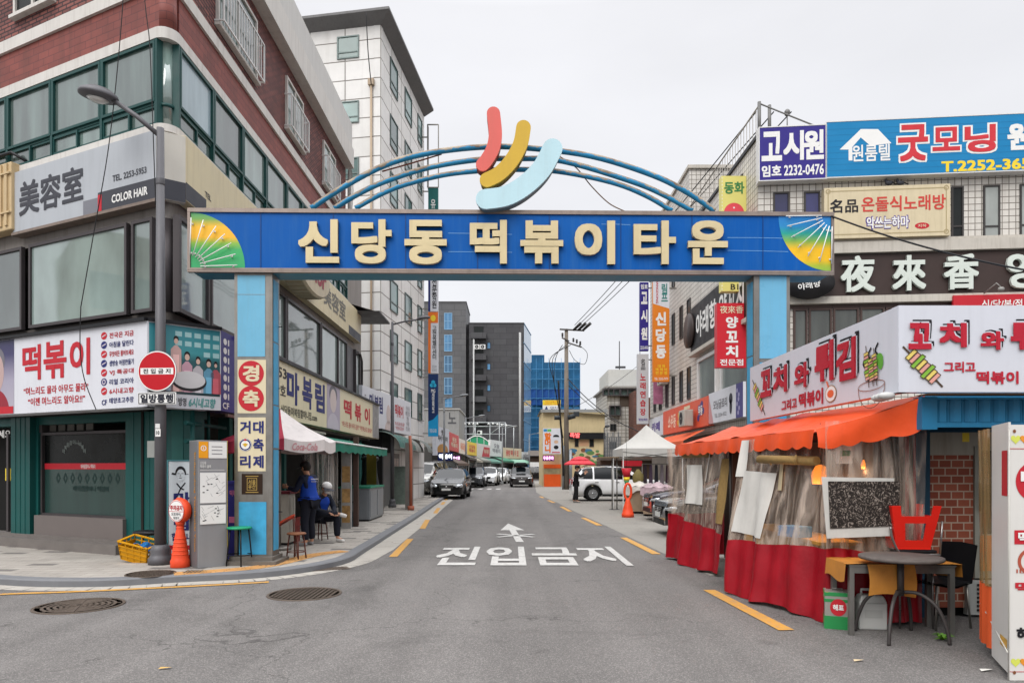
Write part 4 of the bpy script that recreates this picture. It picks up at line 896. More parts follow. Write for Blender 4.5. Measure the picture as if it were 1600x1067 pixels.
for i,(s,m_) in enumerate(lines):
    z = hg*(.845-.112*i)
    lettering(bt[id(m_)],s,gu(171),z,gu(209)-gu(171),.092,-.003,.02)
    if i < 7:
        disc(bd[id(m_)],gu(162.5),z+.055,.075,.062,-.003)
        if i == 5: ring(bw,gu(162.5),z+.055,.025,.045,-.005)
        else: stroke(bw,[(gu(162.5)-.045,z+.04),(gu(162.5)+.045,z+.07)],.018,-.005)
    else: lettering(bt[id(m_)],'CF',gu(159),z-.02,.13,.085,-.003,.03)
for m_ in (redink,navyink): bt[id(m_)].build('lettering',m_,gs); bd[id(m_)].build('programme_badge',m_,gs)
bw.build('badge_print', M('badge_grey','#c3b9c0',.5), gs)
# corner photo sign
S1 = FL.w(g1,go); S2 = Vector((-4.9,11.49,0)); FS1 = Frame(S1.x,S1.y,S2.x-S1.x,S2.y-S1.y); ws = (S2-S1).length
ps = FS1.thing('photo_sign', 'corner sign with a printed photograph of cooks round a white pan above the map pillar', 'sign', 0.004, 0, za)
MB().box(0,ws-.004,0,.3,0,hg).build('panel', signwhite, ps)
b = MB(); b.box(0,ws,-.05,.3,hg,hg+.05); b.build('cap', black, ps)
ph = MB(); rect(ph,.02,ws-.02,hg*.17,hg-.02,-.003); pho = ph.build('photograph', rampmat('photo_ground',[(0,'#1a3338'),(.5,'#23545a'),(.62,'#3a8c93'),(1,'#2f7f8c')]), ps)
b = MB()
for i in range(3):
    for j in range(5):
        x = ws*(.36+.13*j); z = hg*(.9-.11*i)
        if i < 2 or j > 2: rect(b,x,x+ws*.09,z-.05,z+.03,-.0045)
b.build('picture_frames', M('photo_pale','#9fc4c6',.5), pho)
peop = [(.37,.80,.055,'#2b2627','#cfa9a4'),(.26,.52,.05,'#241f20','#8d99a8'),(.52,.62,.065,'#b8a7a5','#c59aa8'),(.67,.58,.055,'#1f1b1c','#b9b3b8'),(.82,.56,.06,'#3d2b24','#5f93ad'),(.92,.55,.04,'#2a2324','#a8525c')]
bs,bf,bh = MB(),MB(),MB()
for x,z,r,hc,cc in peop:
    bb = MB(); bb.add([(ws*(x-.075),-.005,hg*.2),(ws*(x+.075),-.005,hg*.2),(ws*(x+.07),-.005,hg*(z-.1)),(ws*(x+.02),-.005,hg*(z-.05)),(ws*(x-.02),-.005,hg*(z-.05)),(ws*(x-.07),-.005,hg*(z-.1))],[tuple(range(6))]); bb.build('cook_clothes', M('cloth'+cc,cc,.6), pho)
    disc(bh,ws*x,hg*z+.035,r*ws*.62,r*ws*.85,-.006); disc(bf,ws*x,hg*z,r*ws*.5,r*ws*.72,-.0075)
    bb = MB(); rect(bb,ws*(x-.04),ws*(x+.04),hg*.2,hg*(z-.16),-.0065); bb.build('apron', M('apron'+cc,cc,.6,k=1.5) , pho)
bh.build('cook_hair', M('photo_hair','#241f20',.6), pho); bf.build('cook_face', M('photo_face','#d3b3a4',.6), pho)
b = MB(); disc(b,ws*.55,hg*.33,.27,.16,-.0085); b.build('pan_rim', M('pan_dark','#2c2a2c',.5), pho)
b = MB(); disc(b,ws*.55,hg*.35,.25,.14,-.0095); b.build('pan', M('pan_white','#cfcccd',.5), pho)
put(ps,'lettering','TV 방영',ws*.30,hg*.03,ws*.21,hg*.1,-.003,blackink,.02)
put(ps,'lettering','6시내고향',ws*.54,hg*.02,ws*.38,hg*.12,-.003,M('teal_ink','#5e9a97',.5),.045,shear=.2)
# purple strip
FSB = Frame(-4.9,11.49,0,1)
pp = FSB.thing('purple_sign', 'narrow purple sign strip of white round badges behind the gate post', 'sign', .006, 0, za)
MB().box(0,.55,0,.3,0,hg).build('panel', M('sign_purple','#332f73',.4,var=.05), pp)
b = MB()
for k in range(7): disc(b,.16,hg*(.88-.115*k),.07,.055,-.003)
for k in range(7): stroke(b,[(.3,hg*(.88-.115*k)-.04),(.3,hg*(.88-.115*k)+.04)],.05,-.003)
lettering(b,'CF',.06,hg*.03,.26,.11,-.003,.03); b.build('programme_badge', whiteink, pp)
# long cream sign along the side street
L0,L1 = .565,25.1-11.49; zs0,zs1 = 2.66,3.87
cs = FSB.thing('shop_sign', 'long cream shop sign with navy and red Korean lettering over the green awning', 'sign', L0, 0, zs0)
MB().box(0,L1-L0,0,.35,0,zs1-zs0).build('panel', cream, cs)
b = MB(); b.box(0,L1-L0,-.05,.4,zs1-zs0,zs1-zs0+.06); b.build('cap', black, cs)
def su(px): return FSB.at(px)-L0
for ch,x0,x1 in (('마',448,467),('복',472,487.5),('림',492,507)): put(cs,'lettering',ch,su(x0),.36,su(x1)-su(x0),.74,-.003,navyink,.06,res=3)
for ch,x0,x1 in (('떡',537,549),('볶',554,564),('이',569.5,577.5)): put(cs,'lettering',ch,su(x0),.42,su(x1)-su(x0),.55,-.003,redink,.045,res=3)
put(cs,'lettering','53',su(434),.86,.55,.22,-.003,blackink,.03); put(cs,'lettering','1호',su(434),.48,.5,.24,-.003,blackink,.02)
put(cs,'lettering','신당동마복림할머니집.com',su(438.5),.10,su(495)-su(438.5),.2,-.003,blackink,.02)
put(cs,'lettering','“며느리도 몰라 아무도 몰라” “이젠 며느리도 알아요!!”',su(534),.14,su(581)-su(534),.17,-.003,redink,.01)
b = MB(); rect(b,su(510.5),su(531),.0,1.2,-.003).build('portrait_ground', M('portrait_lilac','#a79cab',.5), cs)
b = MB(); disc(b,su(520.5),.78,.33,.32,-.005); b.build('portrait_face', M('portrait_pale','#c4b4b0',.5), cs)
b = MB(); disc(b,su(520.5),.95,.42,.24,-.0045); b.build('portrait_hair', MATS['grey_hair'], cs)
b = MB(); disc(b,su(520.5),.02,.6,.42,-.004,a0=0,a1=math.pi); b.build('portrait_clothes', M('portrait_white','#b9b0ba',.5), cs)
b = MB(); rect(b,su(582),L1-L0-.01,.01,1.19,-.003).build('menu_photos', M('menu_photos','#8e8c8a',.5,var=.5,scale=6), cs)
# ------------------------------------------------------------------ people
def skinned(name, V, E, mat, parent, root, sub=2):
    me = bpy.data.meshes.new(name); ks = list(V); ix = {k:i for i,k in enumerate(ks)}
    me.from_pydata([V[k][0] for k in ks], [(ix[a],ix[b]) for a,b in E], [])
    bm = bmesh.new(); bm.from_mesh(me); lay = bm.verts.layers.skin.verify(); bm.verts.ensure_lookup_table()
    for k in ks:
        r = V[k][1]; v = bm.verts[ix[k]][lay]; v.radius = r if isinstance(r, tuple) else (r, r); v.use_root = (k == root)
    bm.to_mesh(me); bm.free()
    o = bpy.data.objects.new(name, me); COL.objects.link(o)
    o.modifiers.new('skin','SKIN'); o.modifiers['skin'].use_smooth_shade = True
    s = o.modifiers.new('sub','SUBSURF'); s.levels = sub; s.render_levels = sub
    dg = bpy.context.evaluated_depsgraph_get(); m2 = bpy.data.meshes.new_from_object(o.evaluated_get(dg))
    for p in m2.polygons: p.use_smooth = True
    m2.materials.clear(); m2.materials.append(mat)
    o.modifiers.clear(); o.data = m2; bpy.data.meshes.remove(me); o.name = name; o.parent = parent
    return o
def person(label, loc, rz, J, jacket, vest, trouser, shoe, hat, hatbrim, s=1.0, mask=None, backtext=None):
    """J: joints in the person's own space, facing -y, left is +x"""
    t = thing('person', label, 'person', loc, rz); t.scale = (s,s,s)
    V = {}; E_ = []
    def j(k, p, r): V[k] = (p, r)
    hd = Vector(J['head']); nk = Vector(J['neck']); ch = Vector(J['chest']); pe = Vector(J['pelvis']); fw = Vector(J['face']).normalized()
    up = (hd-nk).normalized()
    j('pelvis',pe,(.12,.10)); j('waist',pe.lerp(ch,.45),(.115,.09)); j('chest',ch,(.13,.10)); j('neck',nk,.052); j('jaw',nk.lerp(hd,.62)+fw*.018,.066); j('head',hd,.092); j('crown',hd+up*.07-fw*.01,.072)
    E_ += [('pelvis','waist'),('waist','chest'),('chest','neck'),('neck','jaw'),('jaw','head'),('head','crown')]
    for S in 'LR':
        j('sh'+S,J['sh'+S],.06); j('el'+S,J['el'+S],.043); j('wr'+S,J['wr'+S],.028)
        E_ += [('chest','sh'+S),('sh'+S,'el'+S),('el'+S,'wr'+S)]
        w = Vector(J['wr'+S]); d = Vector(J.get('hd'+S, w-Vector(J['el'+S]))).normalized(); sd = Vector(J.get('pl'+S,(0,0,1))); sd = (sd-d*sd.dot(d)).normalized(); cu = Vector(J.get('cu'+S,(0,0,0)))
        j('pm'+S,w+d*.055,(.03,.022)); E_.append(('wr'+S,'pm'+S))
        for f,(o_,ln) in enumerate(((.028,.068),(.010,.08),(-.009,.074),(-.027,.058))):
            a = w+d*.088+sd*o_; b_ = a+d*ln*.5+sd*o_*.35+cu*.012; c_ = b_+d*ln*.5+cu*.03
            j(f'k{S}{f}',a,.011); j(f'm{S}{f}',b_,.009); j(f't{S}{f}',c_,.0075)
            E_ += [('pm'+S,f'k{S}{f}'),(f'k{S}{f}',f'm{S}{f}'),(f'm{S}{f}',f't{S}{f}')]
        a = w+d*.03+sd*.034; j('q'+S,a+d*.02+sd*.012,.011); j('th'+S,a+d*.058+sd*.026,.009); E_ += [('pm'+S,'q'+S),('q'+S,'th'+S)]
        j('hp'+S,J['hp'+S],.085); j('kn'+S,J['kn'+S],.058); j('an'+S,J['an'+S],.038); j('toe'+S,J['toe'+S],.03)
        E_ += [('pelvis','hp'+S),('hp'+S,'kn'+S),('kn'+S,'an'+S),('an'+S,'toe'+S)]
    body = skinned('body', V, E_, skinm, t, 'pelvis')
    # face: nose, ears, eyes
    rt = fw.cross(up).normalized(); f2 = up.cross(rt).normalized()*1
    f2 = fw
    b = MB()
    b.ball(hd+fw*.098-up*.012,.013,.016,.02,8,6); b.build('nose', skinm, t)
    for sgn in (-1,1): MB().ball(hd+rt*.088*sgn-up*.01,.012,.02,.03,8,6).build('ear', skinm, t)
    b = MB()
    for sgn in (-1,1): b.ball(hd+fw*.088+rt*.033*sgn+up*.012,.011,.008,.007,8,6)
    b.build('eyes', black, t)
    MB().ball(hd+fw*.086-up*.045,.022,.012,.006,8,6).build('mouth', M('lips','#8d5a50',.5), t)
    hr = MB(); hr.ball(hd-fw*.022+up*.018,.098,.098,.098,14,9); hr.build('hair', M('black_hair','#17140f',.5,var=.2,scale=60), t)
    # clothing
    V2 = {'pelvis':(pe+Vector((0,0,-.02)),(.165,.135)),'waist':(pe.lerp(ch,.45),(.165,.13)),'chest':(ch,(.185,.14)),'top':(ch.lerp(nk,.6),(.11,.09)),'col':(nk-Vector((0,0,.005)),.07)}
    E2 = [('pelvis','waist'),('waist','chest'),('chest','top'),('top','col')]
    for S in 'LR':
        V2['sh'+S] = (J['sh'+S],.082); V2['el'+S] = (J['el'+S],.062); w = Vector(J['wr'+S]); V2['wr'+S] = (w.lerp(Vector(J['el'+S]),.06),.043)
        V2['fo'+S] = (Vector(J['el'+S]).lerp(w,.5),.054)
        E2 += [('chest','sh'+S),('sh'+S,'el'+S),('el'+S,'fo'+S),('fo'+S,'wr'+S)]
    skinned('jacket', V2, E2, jacket, t, 'chest')
    if vest:
        V3 = {'hem':(pe+Vector((0,0,-.06)),(.178,.155)),'pelvis':(pe+Vector((0,0,.04)),(.185,.155)),'waist':(pe.lerp(ch,.5),(.185,.15)),'chest':(ch+Vector((0,0,.02)),(.2,.155)),'top':(ch.lerp(nk,.55),(.15,.12)),'col':(nk-Vector((0,0,.02)),.078)}
        skinned('vest', V3, [('hem','pelvis'),('pelvis','waist'),('waist','chest'),('chest','top'),('top','col')], vest, t, 'waist')
    V4 = {'pelvis':(pe,(.15,.13))}; E4 = []
    for S in 'LR':
        kn = Vector(J['kn'+S]); an = Vector(J['an'+S]); hp = Vector(J['hp'+S])
        V4['hp'+S] = (hp,.112); V4['th'+S] = (hp.lerp(kn,.55),.1); V4['kn'+S] = (kn,.083); V4['cf'+S] = (kn.lerp(an,.5),.078); V4['an'+S] = (kn.lerp(an,.93),.068)
        E4 += [('pelvis','hp'+S),('hp'+S,'th'+S),('th'+S,'kn'+S),('kn'+S,'cf'+S),('cf'+S,'an'+S)]
    skinned('trousers', V4, E4, trouser, t, 'pelvis')
    for S in 'LR':
        an = Vector(J['an'+S]); to = Vector(J['toe'+S]); d = (to-an)
        skinned('shoe', {'h':(an+Vector(J.get('sole'+S,(0,0,-1)))*.03-d*.12,.05),'m':(an.lerp(to,.45)+Vector(J.get('sole'+S,(0,0,-1)))*.025,(.048,.045)),'t':(to+d*.12,(.046,.036))},[('h','m'),('m','t')], shoe, t, 'm')
    if hat:
        b = MB(); n_ = 16; prof = [(.108,-.0),(.109,.03),(.098,.07),(.066,.1),(.0,.112)]
        b.lathe(prof, n=n_); rot = Matrix.LocRotScale(hd+up*.03-fw*.008, (up.to_track_quat('Z','Y')), Vector((1,1,1)))
        b.xf(rot); b.build('cap', hat, t)
        b = MB()
        def br(u,v):
            a = (u-.5)*2.0; r_ = .1+.085*v; p = hd+up*(.035-.02*v-.012*abs(u-.5)*2)+(fw*math.cos(a)+rt*math.sin(a))*r_*(1 if v<.5 else math.cos(a*.35)); return p
        b.grid(br,8,3); b.grid(lambda u,v: br(1-u,v)-up*.006,8,3); b.build('cap_peak', hatbrim, t)
    if mask:
        b = MB(); b.ball(hd+fw*.045-up*.05,.062,.062,.05,12,8); b.build('mask', mask, t)
    return t
navyc = M('navy_cloth','#1b2338',.8,var=.2,scale=14); bluevest = M('blue_vest','#1743a8',.7,var=.15,scale=10); darktr = M('dark_trousers','#191b26',.85,var=.2,scale=14)
JS = dict(pelvis=(0,0,.92),chest=(0,-.03,1.25),neck=(0,-.05,1.43),head=(0,-.09,1.565),face=(0,-1,-.15),
  shL=(.19,-.03,1.36),elL=(.25,-.12,1.12),wrL=(.2,-.36,1.17),hdL=(-.05,-1,.25),plL=(0,0,1),
  shR=(-.19,-.03,1.36),elR=(-.25,-.1,1.12),wrR=(-.2,-.33,1.1),
  hpL=(.095,0,.88),knL=(.11,-.03,.48),anL=(.12,.02,.08),toeL=(.14,-.13,.035),hpR=(-.095,0,.88),knR=(-.12,-.06,.48),anR=(-.12,-.02,.08),toeR=(-.14,-.17,.035))
pm = G(483,852,PZ)
man = person('man in a blue vest and black cap standing at the stall with one hand raised', (pm.x,pm.y,PZ), R(-112), JS, navyc, bluevest, darktr, M('trainer_grey','#8d8b8c',.7,var=.2), black, black, .965)
vt = MB(); lettering(vt,'마복림 할머니',-.1,1.27,.2,.045,0,.03); rect(vt,-.11,.11,1.335,1.35,0)
for i in range(len(vt.v)): x,y,z = vt.v[i]; vt.v[i] = (-x, .147-abs(x)*.12, z)
vt.f = [f[::-1] for f in vt.f]; vt.build('vest_lettering', whiteink, man)
JT = dict(pelvis=(0,0,.53),chest=(0,-.12,.83),neck=(0,-.19,1.0),head=(0,-.25,1.12),face=(-.1,-1,-.35),
  shL=(.18,-.14,.93),elL=(.2,-.27,.70),wrL=(.05,-.42,.62),hdL=(-.5,-1,-.2),cuL=(0,0,-1),plL=(-.6,.3,0),
  shR=(-.18,-.14,.93),elR=(-.24,-.2,.68),wrR=(-.14,-.4,.64),hdR=(.3,-1,-.2),cuR=(0,0,-1),plR=(.6,.3,0),
  hpL=(.095,-.02,.5),knL=(.11,-.44,.5),anL=(.1,-.47,.08),toeL=(.11,-.64,.035),hpR=(-.1,-.02,.52),knR=(-.22,-.38,.62),anR=(.1,-.52,.585),toeR=(.2,-.62,.54),soleR=(.3,-.9,-.3))
pt = G(497,845,PZ)
person('seated man with white cap and face mask, legs crossed, on a brown stool', (pt.x,pt.y,PZ), R(58), JT, M('navy_sleeve','#20242f',.8,var=.2), bluevest, darktr, M('shoe_white','#cfcdc8',.6), M('cap_white','#d2d1ce',.7), M('cap_peak_grey','#3a3a40',.7), .97, mask=whiteink)
JF = dict(pelvis=(0,0,.92),chest=(0,-.0,1.26),neck=(0,-.02,1.45),head=(0,-.05,1.59),face=(0,-1,-.05),
  shL=(.19,0,1.38),elL=(.23,-.2,1.2),wrL=(.16,-.4,1.38),hdL=(0,-.4,1),cuL=(0,-1,0),plL=(1,0,0),shR=(-.19,0,1.38),elR=(-.24,-.22,1.2),wrR=(-.14,-.42,1.3),hdR=(0,-.5,.9),cuR=(0,-1,0),
  hpL=(.095,0,.88),knL=(.11,.02,.48),anL=(.1,.12,.08),toeL=(.11,-.05,.035),hpR=(-.095,0,.88),knR=(-.11,-.04,.48),anR=(-.11,-.04,.08),toeR=(-.12,-.2,.035))
blackcl = M('black_cloth','#131316',.7,var=.2)
pf = G(900,785)
far_man = person('man dressed in black with a cap holding up a phone behind the white car', (pf.x,pf.y,0), R(82), JF, blackcl, None, blackcl, M('shoe_grey','#7d7b78',.7), black, black, 1.0)
b = MB(); b.box(.09,.16,-.49,-.48,1.44,1.58); tag(b.build('phone', black, loc=(pf.x,pf.y,0), rot=(0,0,R(82))), 'phone held up by the man in black', 'phone')

# ------------------------------------------------------------------ street lamp and its signs
def street_lamp(name, label, base, r, top, arm, head, mat, group=None):
    t = thing(name, label, 'street lamp', base, 0, group); z0 = 0
    b = MB(); b.lathe([(r*2.0,0),(r*2.05,.09),(r*1.75,.13),(r*1.6,.16),(r*1.68,.22),(r*1.45,.28),(r*1.12,.31)], n=24); b.build('base', mat, t)
    b = MB(); b.tube([(0,0,.3),(0,0,2.6),(0,0,top)],[r,r*.95,r*.62],20); b.lathe([(r*.70,top-.9),(r*.74,top-.88),(r*.74,top-.8),(r*.7,top-.78)],n=20); b.build('pole', mat, t)
    a = Vector(arm[0]); c = Vector(arm[1]); b = MB(); b.tube([a,a.lerp(c,.5)+Vector((0,0,.03)),c], r*.42, 12); b.build('arm', mat, t)
    h = MB(); L_,W_,D_ = head; h.lathe([(.0,-.0),(L_*.62,-.0),(L_*.98,.03),(L_,.06),(L_*.93,.1),(L_*.6,.16),(.0,.18)], n=28)
    d = (c-a); d.z = 0; d.normalize()
    for i in range(len(h.v)): x,y,z = h.v[i]; h.v[i] = (x, y*W_/L_, z*D_)
    Mx = Matrix.Translation(c+d*L_*.75) @ Matrix.Rotation(math.atan2(d.y,d.x),4,'Z') @ Matrix.Rotation(R(-9),4,'Y')
    h.xf(Mx); h.build('lamp_head', mat, t)
    g = MB(); g.lathe([(0,-.05),(L_*.3,-.045),(L_*.56,-.004)][::1], n=24)
    for i in range(len(g.v)): x,y,z = g.v[i]; g.v[i] = (x, y*W_/L_, z)
    g.xf(Mx); g.build('lens', glassmat('lamp_lens','#c4c2bd',.1,.2), t)
    return t
bp = G(250.5,881,PZ)
lamp = street_lamp('street_lamp','tall grey street lamp carrying the round no-entry sign', bp, .088, 6.95-PZ, ((0,0,6.72),(-.72,-.05,7.27)), (.30,.22,1.0), greypaint)
# lamp number plates
b = MB(); b.box(-.03,.05,-.098,-.09,2.0,2.12); q = b.build('number_plate', whiteink, lamp); put(q,'lettering','10',-.015,2.03,.05,.06,-.099,blackink,.03)
b = MB(); b.box(-.03,.04,-.098,-.09,2.13,2.2); b.build('number_plate', white, lamp)
def facing(px, py, Y): return P(px,py,Y)
c = P(246,580,bp.y-.13); ns = thing('no_entry_sign','round red no-entry sign with a white bar of Korean lettering on the lamp post','road sign',c,R(-4))
b = MB(); b.lathe([(0,0),(.315,0),(.315,.014),(0,.014)],n=40,smooth=False); b.xf(Matrix.Rotation(R(90),4,'X')); b.build('disc', M('sign_back','#8b8d8f',.4,metal=.5), ns)
b = MB(); disc(b,0,0,.312,.312,-.0155,40); b.build('white_rim', whiteink, ns)
b = MB(); disc(b,0,0,.295,.295,-.0165,40); b.build('red_face', M('sign_red','#b4101e',.35,var=.04), ns)
b = MB(); rect(b,-.265,.265,-.05,.05,-.018); b.build('white_bar', whiteink, ns)
put(ns,'lettering','진 입 금 지',-.22,-.037,.44,.075,-.0195,blackink,.025)
b = MB(); b.box(-.07,.07,.012,.06,-.06,-.03); b.box(-.07,.07,.012,.06,.05,.08); b.build('bracket', steel, ns)
c = P(245.5,622.5,bp.y-.13); ow = thing('one_way_plate','white rounded plate with black one-way lettering under the no-entry sign','road sign',c,R(-4))
MB().box(-.31,.31,-.012,.0,-.095,.095).build('plate', whiteink, ow, bevel=.01)
b = MB()
for d_,w in ((.292,0),): stroke(b,[(-.29,-.078),(.29,-.078),(.29,.078),(-.29,.078),(-.29,-.078)],.012,-.0145)
lettering(b,'일방통행',-.265,-.066,.53,.132,-.014,.045); b.build('lettering', M('navy_black','#1b1d2c',.5), ow)
b = MB(); b.box(-.07,.07,.002,.06,-.03,.03); b.build('bracket', steel, ow)

# no-parking bollard
def bollard(label, base, rz, lines_):
    t = thing('no_parking_bollard', label, 'bollard', base, rz); om = M('bollard_orange','#e04a26',.5,var=.1,scale=5,streak=.15)
    b = MB(); b.lathe([(.135,0),(.14,.01),(.14,.10),(.125,.13),(.12,.17),(.085,.42),(.06,.56),(.052,.58),(.058,.60),(.05,.63)], n=24)
    for k in range(5): z = .2+.06*k; r_ = .122-(z-.17)*.14; b.lathe([(r_-.004,z-.012),(r_+.006,z),(r_-.004,z+.012)], n=24)
    b.build('stand', om, t)
    b = MB(); n_=32; pr = [(.0,.07),(.15,.07),(.18,.05),(.19,.02),(.19,-.03),(.175,-.055),(.15,-.06),(0,-.06)]
    b.lathe(pr[::-1], n=n_); b.xf(Matrix.Translation((0,0,.86)) @ Matrix.Rotation(R(90),4,'X')); b.tube([(0,0,.62),(0,0,.70)],[.05,.075],16); b.lathe([(.04,.99),(.045,1.04),(.03,1.06),(0,1.06)],c=(-.02,0,0),n=12); b.build('paddle', om, t)
    b = MB(); disc(b,0,.86,.155,.165,-.0745,36); q = b.build('notice', whiteink, t); b = MB(); ring(b,0,.86,.148,.155,-.0755,36); stroke(b,[(-.145,.85),(.145,.85)],.008,-.0755); lettering(b,lines_[0],-.125,.87,.25,.075,-.076,.05); b.build('lettering', redink, q)
    b = MB(); lettering(b,lines_[1],-.1,.785,.2,.05,-.076,.02); lettering(b,lines_[2],-.06,.73,.12,.045,-.076,.02); b.build('lettering', greyink, q)
    return t
bollard('orange plastic no-parking bollard with a round white notice beside the lamp post', G(281.5,885.5,PZ), R(-22), ('주차금지','오토바이,','자전거'))

# map pillar
kc = G(309,888,PZ); ang = R(44)
ki = thing('map_pillar','grey four-sided street map pillar with white maps between bollard and green stool','information sign',kc,ang)
km = M('pillar_grey','#8f9092',.4,metal=.25,var=.06,streak=.1); kd = M('pillar_dark','#6f7072',.45,metal=.25,var=.06)
kw,kh = .44,1.93
MB().box(0,kw,.0,.36,0,kh).build('body', km, ki, bevel=.006)
MB().box(-.004,0,.01,.35,.01,kh-.01).build('side_panel', kd, ki)
MB().box(kw,kw+.003,0,.36,0.01,kh).build('edge_strip', yellowink, ki)
b = MB(); rect(b,.01,.15,kh-.27,kh-.02,-.008); b.build('info_tile', M('info_orange','#e59a1f',.4), ki)
b = MB(); ring(b,.08,kh-.12,.03,.042,-.0095); rect(b,.074,.086,kh-.14,kh-.1,-.0095); b.build('info_mark', whiteink, ki)
b = MB(); rect(b,.155,kw-.012,kh-.27,kh-.02,-.008); nn_ = b.build('notice', whiteink, ki)
b = MB(); [rect(b,.2,kw-.08,kh-.1-.055*k,kh-.088-.055*k,-.0095) for k in range(3)]; b.build('notice_print', greyink, nn_)
b = MB(); lettering(b,'신당동\n떡볶이 골목',.03,kh-.42,.16,.1,-.008,.02,align='LEFT'); stroke(b,[(.03,kh-.45),(kw-.05,kh-.45)],.006,-.008); b.build('lettering', whiteink, ki)
for z0,z1 in ((.98,1.44),(.66,.95)):
    pos = MB().box(.03,kw-.03,-.016,-.006,z0,z1).build('map', whiteink, ki)
    b = MB(); random.seed(int(z0*100))
    for k in range(16):
        x = random.uniform(.05,kw-.09); z = random.uniform(z0+.04,z1-.05); a = random.choice((.5,2.07)); l_ = random.uniform(.04,.12)
        stroke(b,[(x,z),(min(kw-.04,x+l_*math.cos(a)),min(z1-.02,z+l_*math.sin(a)))],.005,-.0165)
    b.build('map_print', M('map_grey','#9b9c9c',.6), pos)
    b = MB()
    for k in range(7): x = random.uniform(.06,kw-.1); z = random.uniform(z0+.04,z1-.06); rect(b,x,x+.03,z,z+.015,-.0172)
    b.build('map_print', blackink, pos)
sd = MB(); lettering(sd,'Sindang-dong Tteokbokki Town',.0,0,1.5,.07,0,.02); sd.xf(Matrix.Translation((-.0065,.14,1.75)) @ Matrix.Rotation(R(-90),4,'Z') @ Matrix.Rotation(R(90),4,'Y')); sd.build('side_lettering', M('side_orange','#c58a2e',.5), ki)

# tall banner sign with a drawn face
fs = Vector((-5.4,10.75,0)); vs_ = thing('upright_sign','tall white upright sign with a line-drawn face and navy letters behind the map pillar','sign',(P(263,713,fs.y+.3).x,fs.y+.3,PZ),R(6))
ws2,hs = .42,1.62
MB().box(0,ws2,0,.06,0,hs).build('panel', M('upright_white','#c9d0d4',.4), vs_)
b = MB(); b.box(-.02,0,-.01,.07,0,hs+.02); b.box(ws2,ws2+.02,-.01,.07,0,hs+.02); b.box(0,ws2,-.01,.07,hs,hs+.02); b.build('frame', M('upright_frame','#4a7f86',.5), vs_)
b = MB(); x,z = .19,1.40
disc(b,x,z+.02,.085,.12,-.003,a0=-.2,a1=math.pi+.2); b.build('drawn_hair', blackink, vs_)
b = MB(); disc(b,x,z-.01,.065,.1,-.005); b.build('drawn_face', M('upright_white','#c9d0d4'), vs_)
b = MB()
for s in (-1,1): stroke(b,[(x+s*.015,z+.02),(x+s*.045,z+.022)],.008,-.007)
stroke(b,[(x,z+.01),(x-.008,z-.02),(x+.008,z-.02)],.005,-.007); stroke(b,[(x-.02,z-.05),(x+.02,z-.05)],.008,-.007); stroke(b,[(x-.13,z+.02),(x-.08,z+.01)],.03,-.004); stroke(b,[(x+.08,z+.01),(x+.12,z+.01)],.008,-.004)
stroke(b,[(x-.06,z-.14),(x,z-.22),(x-.06,z-.36)],.02,-.003); stroke(b,[(x+.07,z-.13),(x,z-.22),(x+.05,z-.24)],.02,-.003); b.build('drawing', blackink, vs_)
b = MB(); lettering(b,'마\n복\n림',.07,.50,.28,.62,-.003,.06,line=.9); lettering(b,'할머니',.05,.33,.32,.13,-.003,.04); b.build('lettering', navyink, vs_)
b = MB(); rect(b,0.005,ws2-.005,.0,.26,-.003); rr_ = b.build('red_block', redink, vs_); put(rr_,'lettering','떡볶이',.05,.07,.32,.13,-.006,whiteink,.04)
# crate, hand truck and bag
cr_ = G(214,878,PZ)
ct = thing('plastic_crate','yellow plastic crate lying tilted at the foot of the lamp post','crate',(cr_.x,cr_.y+.1,PZ+.04),R(-14))
ct.rotation_euler = (R(12),R(12),R(-10)); ym = M('crate_yellow','#c98f12',.5,var=.15,scale=6)
b = MB(); W_,D_,H_ = .54,.36,.30
def wall_(a0,a1,c0,c1,hole):
    n_ = 4
    for k in range(n_+1):
        p = Vector(a0).lerp(Vector(a1),k/n_); q = Vector(c0).lerp(Vector(c1),k/n_); b.bar(p,q,.02,.012)
    for j in (0,.25,.5,.75,1): b.bar(Vector(a0).lerp(Vector(c0),j),Vector(a1).lerp(Vector(c1),j),.022 if j<1 else .04,.014)
cs_ = [(-W_*.42,-D_*.42,0),(W_*.42,-D_*.42,0),(W_*.42,D_*.42,0),(-W_*.42,D_*.42,0)]; ct_ = [(-W_/2,-D_/2,H_),(W_/2,-D_/2,H_),(W_/2,D_/2,H_),(-W_/2,D_/2,H_)]
for k in range(4): wall_(cs_[k],cs_[(k+1)%4],ct_[k],ct_[(k+1)%4],0)
b.build('lattice', ym, ct)
b = MB(); b.box(-W_*.41,W_*.41,-D_*.41,D_*.41,0,.012)
b.add([(-W_*.42,-D_*.42,.01),(W_*.42,-D_*.42,.01),(W_*.485,-D_*.485,H_*.8),(-W_*.485,-D_*.485,H_*.8)],[(0,1,2,3)]); b.add([(-W_*.42,-D_*.42,.01),(-W_*.42,D_*.42,.01),(-W_*.485,D_*.485,H_*.8),(-W_*.485,-D_*.485,H_*.8)],[(0,1,2,3)]); b.build('shell', ym, ct)
b = MB()
b.grid(lambda u,v: (-.02+.36*u, -.15+.28*v+.05*math.sin(u*7), .25+.06*math.sin(u*5+v*4)+.05*math.cos(v*6+u*9)+.05*u),14,10)
bag = b.build('plastic_bag', M('bag_blue','#1f6fae',.3,var=.3,scale=9), loc=ct.location, rot=ct.rotation_euler); tag(bag,'crumpled blue plastic bag lying in the yellow crate','bag')
hb = thing('hand_truck','folded hand truck with a black seat pad leaning behind the yellow crate','hand truck',(cr_.x+.1,cr_.y+.42,PZ),R(-8))
